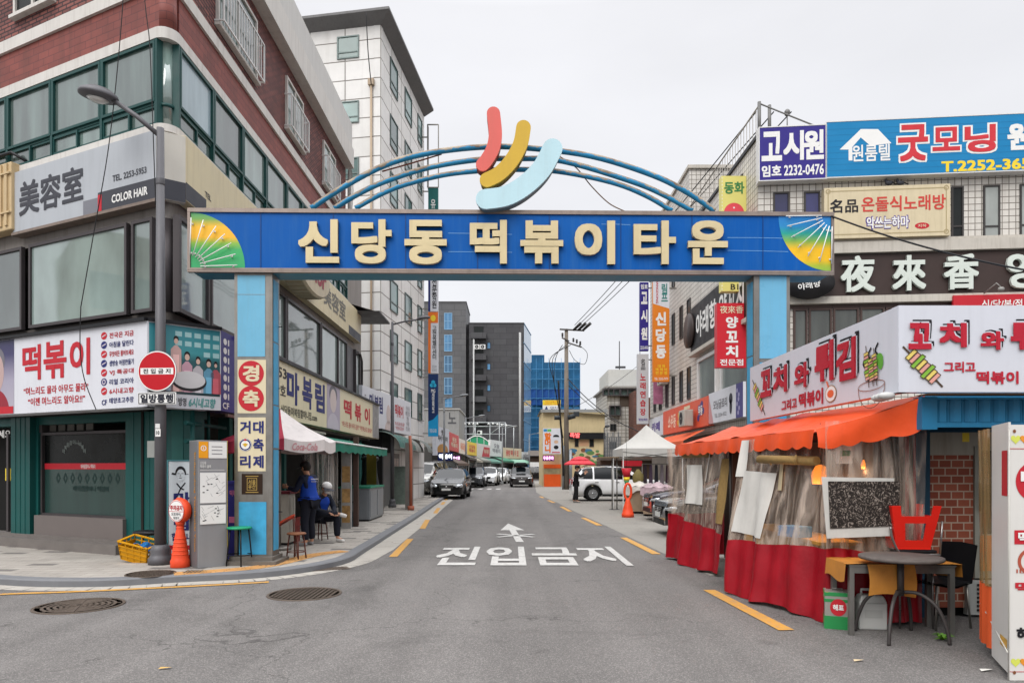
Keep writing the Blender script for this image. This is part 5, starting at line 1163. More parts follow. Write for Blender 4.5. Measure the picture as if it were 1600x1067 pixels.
b = MB(); b.tube(spline([(.0,.05,.1),(.02,.1,.5),(.02,.16,.95),(.06,.18,1.02),(.2,.18,1.02),(.25,.16,.95),(.27,.1,.5),(.28,.05,.1)],4),.013,8); b.tube([(.02,.1,.5),(.27,.1,.5)],.01,6); b.build('frame', M('chrome_dark','#4b4c50',.3,metal=.8), hb)
b = MB(); b.ball((-.18,-.0,.43),.26,.13,.05,18,8); b.build('seat_pad', black, hb)
b = MB(); b.tube([(-.18,0,.42),(-.1,.02,.1)],.012,6); b.box(-.1,.3,-.05,.1,.05,.09); b.build('base', black, hb)

# stools
def round_stool(label, base, r, h, seat, leg, green=False):
    t = thing('stool', label, 'stool', base)
    b = MB(); b.lathe([(r*.9,h-.035),(r,h-.03),(r*1.02,h-.012),(r*.9,h),(0,h+.004)], n=28); b.build('seat', seat, t)
    for k in range(4):
        a = k*math.pi/2+.5; x,y = math.cos(a),math.sin(a)
        MB().tube([(x*r*.72,y*r*.72,h-.03),(x*r*.86,y*r*.86,h*.55),(x*r*1.02,y*r*1.02,0)],.012,8).build('leg', leg, t)
    b = MB(); q = r*(.98 if green else .9); b.tube([(q*math.cos(2*math.pi*k/20),q*math.sin(2*math.pi*k/20),h*.28) for k in range(20)],.008,6,closed=True); b.build('ring', leg, t)
    return t
s1 = G(374,883,PZ); s1.z = PZ
round_stool('tall bar stool with green seat and black legs before the gate post', s1, .185, .60, M('green_vinyl','#1f8d62',.35,var=.1), black, True)
s2 = G(463,873,PZ); round_stool('empty low stool with brown wooden seat, right of the gate post', s2, .155, .44, M('stool_brown','#7d5138',.45,var=.12), brownm)
s3 = G(500,843,PZ); round_stool('low brown stool under the seated man', s3, .16, .44, MATS['stool_brown'], brownm)
# ------------------------------------------------------------------ stalls along the left footway
vin = vinylmat('clear_vinyl'); tealp = M('stall_teal','#1d6a60',.5,var=.2,scale=3)
# cola parasol behind the gate post
pc = Vector((-4.28,12.6,PZ)); pa = thing('parasol','red and white parasol with a soft drink logo behind the gate post','parasol',pc)
b = MB(); b.tube([(0,0,0),(0,0,2.6)],.02,8); b.lathe([(.2,0),(.2,.06),(.05,.08)],n=16); b.build('pole', steel, pa)
n_=8; rimr,rz_,tz = 1.0,2.02,2.6
def prim(k, r, z): a = 2*math.pi*(k+.5)/n_; return Vector((r*math.cos(a),r*math.sin(a),z))
cw,crd = MB(),MB()
for k in range(n_):
    m_ = crd if k in (2,3,4,5) else cw
    a,c = prim(k,rimr,rz_),prim(k+1,rimr,rz_); tp_ = Vector((0,0,tz)); pts = []
    def f(u,v,a=a,c=c): p = tp_.lerp(a.lerp(c,u),v); p.z -= .10*math.sin(math.pi*v)*(1)*.6 - .0; p.z += -.05*math.sin(math.pi*u)*v; return p
    m_.grid(f,6,6)
    def g(u,v,a=a,c=c): p = a.lerp(c,u); p.z += -.05*math.sin(math.pi*u) - v*.2; p = p*1; return p
    m_.grid(g,6,1)
cw.build('canopy', M('parasol_white','#d6cfcc',.7,var=.1,scale=4,streak=.15), pa); crd.build('canopy', M('parasol_red','#a8344a',.6,var=.12), pa)
b = MB(); lettering(b,'Coca-Cola',-.24,-.05,.48,.13,0,.02,shear=.35)
a_,c_ = prim(6,rimr,rz_),prim(7,rimr,rz_)
mid = a_.lerp(c_,.5); mid.z = rz_-.155; fr_ = (c_-a_).normalized(); an_ = math.atan2(fr_.y,fr_.x)
b.xf(Matrix.Translation(mid+Vector((mid.x,mid.y,0)).normalized()*.012) @ Matrix.Rotation(an_,4,'Z')); b.build('lettering', M('faded_pink','#c98b90',.6), pa)
# green roll awning
aw = thing('awning','green fabric awning with a white edge over the stall front, right of the parasol','awning',(-3.9,14.35,0),0)
Y0,Y1 = 0,6.9; ga = M('awning_green','#16705c',.6,var=.14,scale=3,streak=.15,dirt='#0d3c33')
b = MB(); b.grid(lambda u,v:(-1.0*(1-v),Y0+(Y1-Y0)*u,2.42-.24*v-.03*math.sin(v*3.1)+.012*math.sin(u*26)*v),24,6); b.grid(lambda u,v:(-1.0*v,Y0+(Y1-Y0)*u,2.41-.24*(1-v)-.03*math.sin((1-v)*3.1)),24,6); b.build('canopy', ga, aw)
b = MB()
def val(u,v): return (.012*math.sin(u*40),Y0+(Y1-Y0)*u,2.17-v*.2-.02*math.sin(u*70)*v)
b.grid(val,60,2); b.build('valance', ga, aw)
MB().tube([(0,Y0,2.185),(0,Y1,2.185)],.022,8).build('front_bar', white, aw)
for y in (.5,3.4,6.4): MB().bar((-1,y,2.05),(0,y,2.17),.03).build('arm', steel, aw)
# things under it
ck = M('clear_curtain_print','#8d8478',.5,var=.5,scale=5)
vc = tag(MB().grid(lambda u,v:(-4.75+.7*u+.04*math.sin(u*22),15.6+.3*u+.05*math.sin(u*31),.12+2.05*v),40,4).build('vinyl_curtain', vin),'clear vinyl curtain hanging behind the two men','curtain')
po = thing('poster_post','slim post pasted with faded posters right of the seated man','post',(-4.12,17.0,PZ))
MB().box(-.12,.12,-.05,.05,0,1.95).build('post', M('post_pale','#9c9a96',.6,var=.3,scale=6), po)
b = MB()
for k,(c_,h_) in enumerate((('#c08a4a',.42),('#6b7fa8',.34),('#b59a6a',.4))): rect(b,-.1,.1,.15+k*.5,.15+k*.5+h_,-.054)
b.build('poster', M('poster_paper','#b08a58',.6,var=.6,scale=7), po)
p2_ = tag(MB().box(-.06,.06,-.06,.06,0,2.3).build('awning_post', M('rust_post','#4d3b33',.7,var=.3), loc=(-4.02,17.6,PZ)),'dark rusty post holding up the near end of the green awning','post')
def cabinet(name, label, cat, x0,y0,x1,y1,z1,mat,top,fn=None):
    t = thing(name,label,cat,(x0,y0,PZ)); w,d = x1-x0,y1-y0
    MB().box(0,w,0,d,.05,z1-.05).build('body', mat, t, bevel=.008); MB().box(-.03,w+.03,-.03,d+.03,z1-.049,z1).build('top', top, t)
    b = MB(); b.box(.03,w-.03,.03,d-.03,0,.049); b.build('base', black, t)
    for k in range(2): MB().box(w+.001,w+.012,.06+k*d*.5,d*.5-.04+k*d*.5,.12,z1-.12).build('door', mat, t)
    for k in range(1): MB().box(.05,w-.05,-.012,-.001,.12,z1-.12).build('door', mat, t)
    return t
lg = M('cabinet_grey','#83878a',.4,metal=.3,var=.12,streak=.2); gtop = M('counter_green','#2c7d63',.5,var=.1)
cabinet('stall_counter','grey stall counter with a green top under the green awning','counter',-4.85,19.2,-4.0,21.2,.98,lg,gtop)
cabinet('gas_heater','grey metal gas heater standing on the footway before the stall counter','heater',-4.65,18.3,-4.25,18.8,.62,lg,M('heater_top','#5d5f62',.5))
cabinet('white_cabinet','tall off-white cabinet with a maroon top behind the raised hand','cabinet',-4.85,13.3,-4.35,13.7,1.05,M('cabinet_white','#b8b3a8',.5,var=.1,streak=.2),M('cabinet_maroon','#6d2430',.5))
b = MB(); b.grid(lambda u,v:(-4.6+.35*u,21.6-.2*u,2.1-1.5*v-.05*math.sin(u*12)),12,6); tag(b.build('cloth_drape', M('mustard_cloth','#8d7a35',.8,var=.2,scale=8)),'mustard yellow cloth hanging from the awning over the counter','cloth')
b = MB(); b.grid(lambda u,v:(-4.7+(.75+.1*math.sin(v*6))*math.cos(math.pi*u)*.45*(1.15-v*.45),22.6+.5*math.sin(-math.pi*u)*(1.1-.4*v),PZ+1.85*v),20,10); b.ball((-4.7,22.6,1.9),.3,.35,.12); tag(b.build('covered_goods', M('tarp_black','#1d2422',.5,var=.3,scale=6)),'tall goods wrapped in a dark green tarpaulin','covered goods')
b = MB(); b.tube([(-3.65,24.4,2.75),(-3.62,24.4,2.3),(-3.6,24.3,2.1),(-3.6,24.3,PZ)],.055,10); b.tube([(-3.6,24.3,PZ),(-3.6,24.3,.25)],.12,12); tag(b.build('downpipe', M('copper_pipe','#9c5a44',.5,var=.15)),'copper coloured downpipe at the end of the green awning','pipe')
tag(MB().box(-3.85,-3.7,24.6,25.6,PZ,2.5).build('shop_pier', M('pier_steel','#77726e',.5,var=.25,streak=.3)),'narrow grey steel pier behind the copper pipe','pier')
ps_ = thing('orange_stool','orange plastic stool leaning against the gate post on the footway side','stool',(-3.84,11.5,PZ),.4)
b = MB(); b.grid(lambda u,v:(.34*(u-.5),.3*(v-.5),.52+.2*u+.01*math.sin(u*3)),6,4); b.grid(lambda u,v:(.34*(.5-u),.3*(v-.5),.49+.2*(1-u)),6,4); b.build('seat', M('orange_plastic','#d5462a',.35,var=.06), ps_)
for sx,sy in ((-1,-1),(1,-1),(-1,1),(1,1)): MB().bar((sx*.15,sy*.12,.5+.1*(sx+1)),(sx*.2,sy*.16,0),.015).build('leg', brownm, ps_)
b = MB(); b.box(0,.22,0,.22,0,1.25); b.box(-.02,.24,-.02,.24,1.25,1.3); o = tag(b.build('menu_box', M('box_purple','#2c2c78',.4,var=.15), loc=(-4.62,11.1,PZ)),'narrow dark purple menu box behind the green stool','sign'); 
b = MB(); lettering(b,'떡볶이',.03,1.05,.16,.1,-.003,.02); rect(b,.02,.2,.62,.72,-.003); b.build('lettering', M('pink_ink','#c26a94',.5), o)
# dark utensils in front of the shop recess
tag(MB().tube([(-5.0,11.2,PZ),(-4.85,11.35,1.75)],.02,6).build('broom_handle', M('broom_wood','#9b8f7d',.6)),'pale broom handle leaning behind the map pillar','broom')
tag(MB().box(0,.2,0,.16,0,.32).build('electric_box', M('ebox_cream','#b3ad9b',.5), loc=(-4.72,11.7,1.86)),'cream electric box on the wall beside the gate post','electric box')

# ------------------------------------------------------------------ grey panelled block behind
GC = (-5.38,28.0); FGf = Frame(GC[0],GC[1],.986,-.167); FGs = Frame(GC[0],GC[1],.112,.994)
gb = thing('panel_building','tall pale grey stone-panelled block with small green-glass windows and a flared roof edge','building',(GC[0],GC[1],0))
gpan = brickmat('stone_panel','#e0dedb','#d5d3cf','#77726c',1.55,.80,.022,rough=.7,offset=0,var=.1,streak=.16,bump=.5,dirt='#7b7268')
rf = (0,0,FGf.rz); rs = (0,0,FGs.rz); LS = 7.4; TOP = 19.75
MB().box(-14,-.002,0,.3,0,TOP).build('wall', gpan, gb, rot=rf); MB().box(0,LS,0,.3,0,TOP).build('wall', gpan, gb, rot=rs)
b = MB(); v0 = FGf.w(-14); 
b.prism([(-8,2),(-.5,.6),(.55,LS-.2),(-8,LS)],0.1,TOP-.1); b.build('core', darkm, gb)
ew = MB()
def ring_pts(off,z):
    a = FGf.w(-14,off); c = FGs.w(LS,off); 
    nf = Vector((FGf.d[1],-FGf.d[0])); nsd = Vector((FGs.d[1],-FGs.d[0]))
    # corner of the pushed-out lines
    A = Matrix(((nf.x,nf.y),(nsd.x,nsd.y))); A.invert(); k = A @ Vector((off,off))
    return [Vector((a.x-GC[0],a.y-GC[1],z)),Vector((k.x,k.y,z)),Vector((c.x-GC[0],c.y-GC[1],z))]
lo,hi,hi2 = ring_pts(.02,TOP),ring_pts(.5,TOP+.28),ring_pts(.5,TOP+.38)
for A_,B_ in ((lo,hi),(hi,hi2)):
    for i in range(2): ew.add([A_[i],A_[i+1],B_[i+1],B_[i]],[(0,1,2,3)],False)
ew.add(hi2+[Vector((-9,LS,TOP+.38))],[(0,1,2,3)],False); ew.add([lo[2],hi[2],hi2[2],Vector((hi2[2].x-3,hi2[2].y,TOP+.38)),Vector((lo[2].x-3,lo[2].y,TOP))],[(0,4,3,2,1)],False)
ew.build('eave', M('eave_grey','#6d6c6c',.6,metal=.2,var=.12,streak=.3), gb)
wfr = M('alu_frame','#5f6a68',.4,metal=.5); gg = glassmat('green_tint_glass','#5f7f7b',.03,.3,(1,1,1))
def gwin(rot,u0,u1,z0,z1): win(gb,rot,u0,u1,z0,z1,0,wfr,gg,.05,.05,trans=(z0+(z1-z0)*.28,))
for yt,yb in ((57,92),(159,193),(247,281),(333,366),(423,455)):
    z0,z1 = FGf.at(545,yb)[1],FGf.at(545,yt)[1]; gwin(rf,FGf.at(527),FGf.at(561),z0,z1)
for zc in (18.6,16.15,13.7,11.35,9.1,6.9,4.7):
    for x0,x1 in ((609,620.5),(632,642.5),(652,658.5)): gwin(rs,FGs.at(x0),FGs.at(x1),zc-.72,zc+.62)
b = MB(); u = FGf.at(581); z = FGf.at(581,135)[1]; b.tube([(u,-.08,0),(u,-.08,z)],.05,8); b.box(u-.12,u+.12,-.16,0,z,z+.25); b.build('downpipe', M('pipe_beige','#a5927c',.5,var=.1), gb, rot=rf)
cable([P(572,20,27.4),P(575,80,27.4),P(580,132,27.6)],.02,'thin wire hanging down the front of the grey panelled block')
# vertical signs hung at its far corner
FV = Frame(P(668,0,35).x,35,1,0)
def vsign(label, yt, yb, mat, x0=669, x1=684.5, name='hanging_sign', cat='sign', group=None):
    u0,u1 = FV.at(x0),FV.at(x1); z0,z1 = FV.at(x0,yb)[1],FV.at(x0,yt)[1]
    t = FV.thing(name,label,cat,u0,0,z0); MB().box(0,u1-u0,0,.2,0,z1-z0).build('panel', mat, t)
    b = MB()
    for z in (.15,(z1-z0)-.15): b.bar((-.35,.1,z),(0,.1,z),.05)
    b.build('bracket', steel, t); return t,u1-u0,z1-z0
t = FV.thing('sign_frame','empty steel sign frame at the top of the row of hanging signs','sign frame',FV.at(668),0,FV.at(668,293)[1]); h_ = FV.at(668,195)[1]-FV.at(668,293)[1]; w_ = FV.at(685)-FV.at(668)
b = MB(); [b.bar(p,q,.05) for p,q in (((0,0,0),(0,0,h_)),((w_,0,0),(w_,0,h_)),((0,0,h_),(w_,0,h_)),((0,0,0),(w_,0,0)),((-.4,0,h_*.8),(0,0,h_*.8)),((0,.3,0),(0,.3,h_)),((0,0,h_),(0,.3,h_)))]; b.build('bars', steel, t)
t,w_,h_ = vsign('dark teal hanging sign just above the archway beam',293.5,345,M('sign_teal','#14605d',.4)); put(t,'lettering','유\n니',w_*.25,.1,w_*.5,1.0,-.003,whiteink,.03)
t,w_,h_ = vsign('white hanging sign with a navy edge below the archway beam',372,486.5,signwhite)
b = MB(); rect(b,0,w_*.22,0,h_,-.003); b.build('edge_band', navyink, t); put(t,'lettering','미\n용\n전\n문\n학\n원',w_*.38,.15,w_*.5,h_*.62,-.003,blackink,.03,line=.85)
t,w_,h_ = vsign('white and orange hanging sign with black vertical lettering',487.5,583,signwhite)
b = MB(); rect(b,0,w_*.26,0,h_,-.003); rect(b,w_*.26,w_,h_*.82,h_,-.003); q = b.build('orange_band', orangeink, t)
b = MB(); disc(b,w_*.5,h_*.9,.13,.16,-.005); b.build('logo', yellowink, q)
put(t,'lettering','고\n현\n옥\n웰\n비\n센\n터',w_*.42,h_*.22,w_*.42,h_*.55,-.003,blackink,.02,line=.85); put(t,'lettering','2231\n0202',w_*.4,h_*.03,w_*.5,h_*.1,-.003,greyink,.01)
t,w_,h_ = vsign('navy and bright blue hanging sign at the bottom of the row',584.5,681.5,M('sign_navy','#16305f',.35))
b = MB(); b.add([(0,-.003,0),(w_,-.003,0),(w_,-.003,h_*.36),(w_*.5,-.003,h_*.27),(0,-.003,h_*.24)],[(0,1,2,3,4)]); b.build('cyan_field', M('sign_cyan','#1b93c8',.35), t)
b = MB(); disc(b,w_*.5,h_*.87,.1,.1,-.003); disc(b,w_*.36,h_*.82,.1,.1,-.003); disc(b,w_*.64,h_*.82,.1,.1,-.003); b.build('logo', M('logo_cyan','#2ba7cf',.4), t)
put(t,'lettering','MG\n새\n마\n을\n금\n고',w_*.3,h_*.38,w_*.42,h_*.38,-.003,whiteink,.025,line=.85); put(t,'lettering','2251-7-386\n신당동지점',w_*.15,h_*.06,w_*.7,h_*.06,-.006,whiteink,.01)
# second shop sign on that block, its awnings and lamp
u0,u1,z0,z1 = frame_px(FGs,566,642,629,680,.32); t = FGs.thing('shop_sign','white shop sign with navy and red lettering on the grey panelled block','sign',u0,.32,z0)
W2,H2 = u1-u0,z1-z0; MB().box(0,W2,0,.3,0,H2).build('panel', signwhite, t)
def s2u(px): return FGs.at(px,None,.32)-u0
put(t,'lettering','마복림',s2u(577),H2*.42,s2u(598)-s2u(577),H2*.45,-.003,navyink,.06); put(t,'lettering','떡볶이',s2u(617),H2*.45,s2u(630)-s2u(617),H2*.36,-.003,redink,.04)
put(t,'lettering','“며느리도 몰라 아무도 몰라”\n“이젠 며느리도 알아요!!”',s2u(617),H2*.08,s2u(632)-s2u(617),H2*.24,-.003,redink,.01); put(t,'lettering','53-\n신당동',s2u(568),H2*.3,s2u(574)-s2u(568),H2*.5,-.003,blackink,.01)
b = MB(); disc(b,s2u(607),H2*.45,.3,.4,-.003); disc(b,s2u(607),0.02,.5,.4,-.003,a0=0,a1=math.pi); b.build('portrait', MATS['portrait_pale'], t)
put(t,'lettering','전국은 지금\n아침을 달린다\n생방송\nVJ 특공대\n리얼 코리아',s2u(633.5),H2*.1,s2u(640.5)-s2u(633.5),H2*.75,-.003,greyink,.01)
sp_ = thing('shop_annex','low dark shop front beside the grey panelled block','shop',(-4.95,26.0,0))
MB().box(-3,0,0,2,.1,3.1).build('wall', darkm, sp_); b = MB(); b.box(-.02,.03,.1,1.9,.1,2.2); b.build('shutter', M('shutter_grey','#5a5a5a',.5,var=.3), sp_)
for (Y,L_,c,lab) in ((25.6,4.2,'#2f5f57','green-sided curved awning on the shop next to the copper pipe'),(29.9,3.4,'#7f827d','grey curved awning, middle one of the pair below the white shop sign'),(32.6,1.9,'#6f7673','far grey-green curved awning under the navy hanging sign')):
    x_ = FGs.w((Y-28)/.994,.05).x if Y > 28 else -5.0
    t = thing('curved_awning', lab,'awning',(x_,Y,0)); m_ = M('awning'+c,c,.6,var=.2,scale=3,streak=.2)
    def f(u,v): a = v*math.pi/2; return (.8*math.sin(a),L_*u,2.35+.62*math.cos(a)+.03*abs(math.sin(u*math.pi*6)))
    b = MB(); b.grid(f,24,6); b.grid(lambda u,v: tuple(x-.01 for x in f(1-u,v)),24,6); b.build('canopy', m_, t)
    b = MB(); b.tube([(.8,0,2.35),(.8,L_,2.35)],.02,6); [b.tube([f(k/4,j/5) for j in range(6)],.012,5) for k in range(5)]; b.build('hoops', steel, t)
street_lamp('street_lamp','grey street lamp on the left footway beside the grey panelled block',(P(613,0,26).x,26,PZ),.075,P(613,503,26).z-PZ,((0,0,P(613,503,26).z-PZ-.1),(1.0,0,P(613,500,26).z-PZ+.02)),(.26,.17,.8),greypaint)
for k in range(3): pass
# bins and stuff in front
def barrel(label, x,y,r,h,mat):
    t = thing('bin',label,'bin',(x,y,PZ)); b = MB(); b.lathe([(r*.85,0),(r,h*.95),(r*1.04,h),(r*.9,h)],n=16); b.build('body', mat, t); b = MB(); b.lathe([(r*1.02,h),(r*.6,h+.08),(0,h+.1)],n=16); b.build('lid', M('bin_lid','#8d8d8a',.5), t)
barrel('grey plastic bin beside the silver van',-4.85,30.9,.33,1.05,M('bin_grey','#74777a',.5,var=.1)); barrel('orange bin behind the grey bin',-5.2,30.0,.3,1.25,M('bin_orange','#c9532f',.5,var=.1))
b = MB(); [b.ball((-5.0+.15*math.sin(k*2.4),30.7+.12*math.cos(k*3),1.35+.12*k*.5),.2,.2,.16,10,6) for k in range(4)]; tag(b.build('rubbish_bag', M('bag_pale','#a9aca6',.4,var=.3,scale=9)),'pale rubbish bags heaped on the grey bin','bag')
# goods outside the far shops
for (x,y,c,lab) in ((-4.6,28.2,'#6f7b72','grey-green vinyl-wrapped stall front under the curved awning'),):
    b = MB(); b.box(-.5,.2,0,1.6,0,1.5); b.box(-.55,.25,-.05,1.65,1.5,1.56); tag(b.build('market_stall', M('front'+c,c,.4,var=.35,scale=5), loc=(x,y,PZ)), lab, 'stall')

# clutter along the left footway
fn = thing('electric_fan','wall fan with a dark wire cage behind the vinyl curtain, over the men','fan',(-4.6,15.9,1.95)); b = MB()
for r in (.1,.2,.28): b.tube([(r*math.cos(2*math.pi*k/24),-.1+.12*(r-.1),r*math.sin(2*math.pi*k/24)) for k in range(24)],.006,5,closed=True)
for k in range(12): a = k*math.pi/6; b.tube([(0,-.13,0),(.28*math.cos(a),-.08,.28*math.sin(a))],.004,4)
b.build('cage', steel, fn); b = MB()
for k in range(4):
    a = k*math.pi/2; b.add([(0,-.06,0),(.22*math.cos(a),-.05,.22*math.sin(a)),(.22*math.cos(a+.7),-.08,.22*math.sin(a+.7))],[(0,1,2)])
b.build('blade', M('fan_blade','#3b4654',.4), fn); MB().tube([(0,-.05,0),(0,.3,0)],.05,8).build('motor', black, fn)
for k,(x,y,w,h,c,lab) in enumerate(((-4.72,13.75,.34,.5,'#8a2f2c','red drinks crate standing beside the tall off-white cabinet'),(-4.5,17.5,.4,.36,'#4e5f66','grey-blue plastic box on the footway behind the poster post'),(-4.6,22.0,.4,.6,'#5c5148','brown carton stack at the foot of the tarpaulin-wrapped goods'))):
    o = MB(); o.box(0,w,0,.35,0,h); [o.box(-.012,w+.012,-.012,.362,z,z+.03) for z in (h*.3,h*.65,h-.03)]; tag(o.build('storage_box', M('clutter'+c,c,.6,var=.25,scale=6), loc=(x,y,PZ)), lab, 'box')
t = thing('poster_door','narrow glass shop door pasted with posters beside the street lamp','door',(-4.88,28.1,PZ)); MB().box(-.04,0,0,1.5,0,2.1).build('frame', dframe, t); b = MB()
for k,(y,z,w,h) in enumerate(((.1,1.2,.5,.7),(.7,1.3,.6,.6),(.15,.4,.6,.7),(.85,.3,.5,.8))): b.add([(.004,y,z),(.004,y+w,z),(.004,y+w,z+h),(.004,y,z+h)],[(0,1,2,3)])
b.build('poster', M('poster_mix','#b9a9a0',.5,var=.6,scale=5), t)
b = MB()
for k in range(3): b.bar((-5.1,12.2+1.9*k,2.55),(-4.9,14.1+1.9*k,2.5),.05)
tag(b.build('conduit_run', M('conduit_beige','#9a948a',.6), None),'grey conduit run under the long cream shop sign','pipe')
# ------------------------------------------------------------------ far left row of shops, curving round
ROW = [(P(x,0,y).x,y) for x,y in ((681,46),(702,51),(717,58),(730,65),(745,72),(766,80),(785,86),(815,93),(828,96))]
wallrow = M('row_wall','#6d675f',.8,var=.25,scale=1.5,streak=.3); wallc = ['#5b5a58','#8d877c','#6f6a62','#84786c','#77756f','#6b7a70','#9a9288','#8f8b86']
signs = [('#b9bcc4','grey-white sign printed with a dish of food at the start of the far shop row',668,712,'옛날\n즉석 떡볶이',blackink),('#c4413f','red sign board with pale lettering in the far shop row',678,705,'원조\n떡볶이',cream),('#d9cfc5','white and orange sign board between the red and yellow boards',687,710,'아이러브',orangeink),('#e2c02e','yellow sign board in the middle of the far shop row',691,711,'신당동\n떡볶이',redink),('#d2c8c2','white sign board with a red block in the far shop row',694,714,'약속 떡볶이',redink),('#d0d1cf','white square sign board with grey writing under the steel frames',688,713,'오늘\n떡볶이',greyink),('#c8b79a','long beige sign board at the far end of the shop row',700,716,'종점 떡볶이 집',redink),('#cfd0ce','small white sign board beyond the beige board',706,722,'커피',greyink)]
ledc = [(.9,.95,1.0),(1.0,.55,.9),(1.0,.45,.55)]
for i in range(len(ROW)-1):
    a,c = ROW[i],ROW[i+1]; fr = Frame(a[0],a[1],c[0]-a[0],c[1]-a[1]); L_ = math.hypot(c[0]-a[0],c[1]-a[1])
    col,lab,yt,yb,txt,ink = signs[i]
    s = thing('far_shop','low shop number with shuttered front'.replace(' number',''),'shop',(a[0],a[1],0),fr.rz)
    s['label'] = ['grey low shop front at the near end of the far row, under the food sign','cream low shop front under the red sign board','taupe low shop front under the white and orange sign board','brown low shop front under the yellow sign board','grey low shop front under the white sign with a red block','green low shop front under the white square sign','pale low shop front under the long beige sign','pale low shop front at the far end of the row'][i]
    s['group'] = 'low shops of the far row'
    MB().box(0,L_,.3,6 if i < 4 else 2.4,.0,P(0,yb,a[1]).z+.6).build('wall', M('rowwall'+wallc[i],wallc[i],.8,var=.2,streak=.3), s)
    MB().box(.2,L_-.2,.28,.32,.1,2.1).build('shopfront', glassmat('shop_dark','#25221f',.2,.6,(2,2,.5)), s)
    zt,zb = P(0,yt,(a[1]+c[1])/2).z,P(0,yb,(a[1]+c[1])/2).z
    t = thing('shop_sign',lab,'sign',(a[0],a[1],zb),fr.rz,'sign boards of the far row'); h_ = zt-zb
    MB().box(.05,L_-.05,0,.25,0,h_).build('panel', M('board'+col,col,.5,var=.15,scale=3), t)
    if i == 0:
        b = MB(); disc(b,L_*.5,h_*.2,L_*.4,h_*.22,-.004); b.build('food_print', M('food_print','#a8772f',.5,var=.6,scale=4), t)
        put(t,'lettering',txt,L_*.15,h_*.5,L_*.7,h_*.42,-.004,ink,.04)
    elif i == 4:
        b = MB(); b.add([(L_*.35,-.003,.05),(L_*.95,-.003,.05),(L_*.95,-.003,h_*.8),(L_*.5,-.003,h_*.8)],[(0,1,2,3)]); b.build('red_block', redink, t); put(t,'lettering',txt,L_*.5,h_*.25,L_*.4,h_*.4,-.006,cream,.03)
    else: put(t,'lettering',txt,L_*.18,h_*.2,L_*.64,h_*.6,-.004,ink,.04)
    # awning
    t = thing('far_awning',['rust-brown lean-to awning under the food sign','dark lean-to awning under the red sign board','pale lean-to awning under the white and orange sign board','grey lean-to awning under the yellow sign board','sea-green lean-to awning under the white sign with a red block','green lean-to awning under the white square sign','long light green awning under the beige sign board','blue-grey awning at the far end of the row'][i],'awning',(a[0],a[1],0),fr.rz,'awnings of the far row')
    ac = ['#5a4a40','#4e4843','#9a958a','#7d8079','#4f7a6b','#3a7a5f','#7fa792','#7c8f93'][i]
    def f(u,v): return (L_*u,-1.5*v,zb-.1-.45*v*v)
    b = MB(); b.grid(f,6,5); b.grid(lambda u,v:(L_*(1-u),-1.5*v,zb-.13-.45*v*v),6,5); b.build('canopy', M('farawn'+ac,ac,.6,var=.2,streak=.2), t)
    MB().box(0,L_,-1.52,-1.5,zb-.7,zb-.53).build('valance', MATS['farawn'+ac], t)
    for x in (.1,L_-.1): MB().tube([(x,-1.45,0),(x,-1.45,zb-.55)],.03,6).build('leg', steel, t)
    if i in (0,1,3):
        k = [0,1,3].index(i); em = M('led_'+str(k), ledc[k], .5, var=0, emit=1.6); 
        pz = P(0,720,a[1]).z
        t = thing('led_sign',['small blue and white lit LED sign under the food sign','small pink lit LED sign under the red sign board','small red and pink lit LED sign under the yellow sign board'][k],'LED sign',(a[0]+.3,a[1]-1.6,pz),.1)
        wd,hd_ = [1.0,.65,.6][k],[.55,.4,.36][k]
        MB().box(0,wd,0,.12,0,hd_).build('case', M('led_case'+str(k),['#16245c','#3d1550','#4a1030'][k],.4), t)
        put(t,'lettering',['떡볶이','순대','오뎅'][k],wd*.08,hd_*.2,wd*.84,hd_*.6,-.004,em,.05)
# green vaulted roof and steel frames with lamps above that row
va = thing('vaulted_roof','green barrel-vaulted roof with white ribs behind the sign boards of the far row','roof',(P(724,0,89).x,89,0))
zb = P(0,696,89).z; zt = P(0,681,89).z; w_ = P(767,0,89).x-P(724,0,89).x
b = MB(); b.grid(lambda u,v:(w_*u,5*v,zb+(zt-zb)*math.sin(math.pi*(.06+.88*u))),20,4); b.grid(lambda u,v:(w_*u,0,zb-1.2+(1.2+(zt-zb)*math.sin(math.pi*(.06+.88*u)))*v),20,2); b.build('vault', M('vault_green','#2f8a62',.5,var=.1), va)
b = MB(); b.tube([(w_*u/20,-.05,zb+(zt-zb)*math.sin(math.pi*(.06+.88*u/20))) for u in range(21)],.07,6); [b.bar((w_*k/4,-.05,zb-1),(w_*k/4,-.05,zb+(zt-zb)*math.sin(math.pi*(.06+.88*k/4))),.06) for k in (1,2,3)]; b.bar((0,-.05,zb),(w_,-.05,zb),.08); b.build('rib', white, va)
sf = thing('steel_frame','white steel pipe frame with floodlights above the green vaulted roof','frame',(P(720,0,91).x,91,0)); z0_ = P(0,712,91).z; z1_ = P(0,660,91).z; zm_ = P(0,678,91).z; w_ = P(790,0,91).x-P(720,0,91).x
b = MB()
for x in (.0,w_*.32,w_*.65,w_*.86,w_): b.tube([(x,0,z0_),(x,0,z1_)],.05,6)
for z in (z1_,zm_,P(0,666,91).z): b.tube([(0,0,z),(w_,0,z)],.05,6)
b.tube([(w_*.65,0,zm_),(w_,0,z1_)],.04,6); b.tube([(w_*.25,0,zm_-.3),(w_*.32,0,z1_-.6)],.04,6)
b.tube([(w_*.65,0,z1_),(w_*1.18,-2,z1_-.6)],.05,6); b.tube([(w_*1.18,-2,z1_-.6),(w_*1.18,-2,z0_)],.05,6); b.build('pipes', M('pipe_white','#b9bcbd',.4,metal=.4), sf)
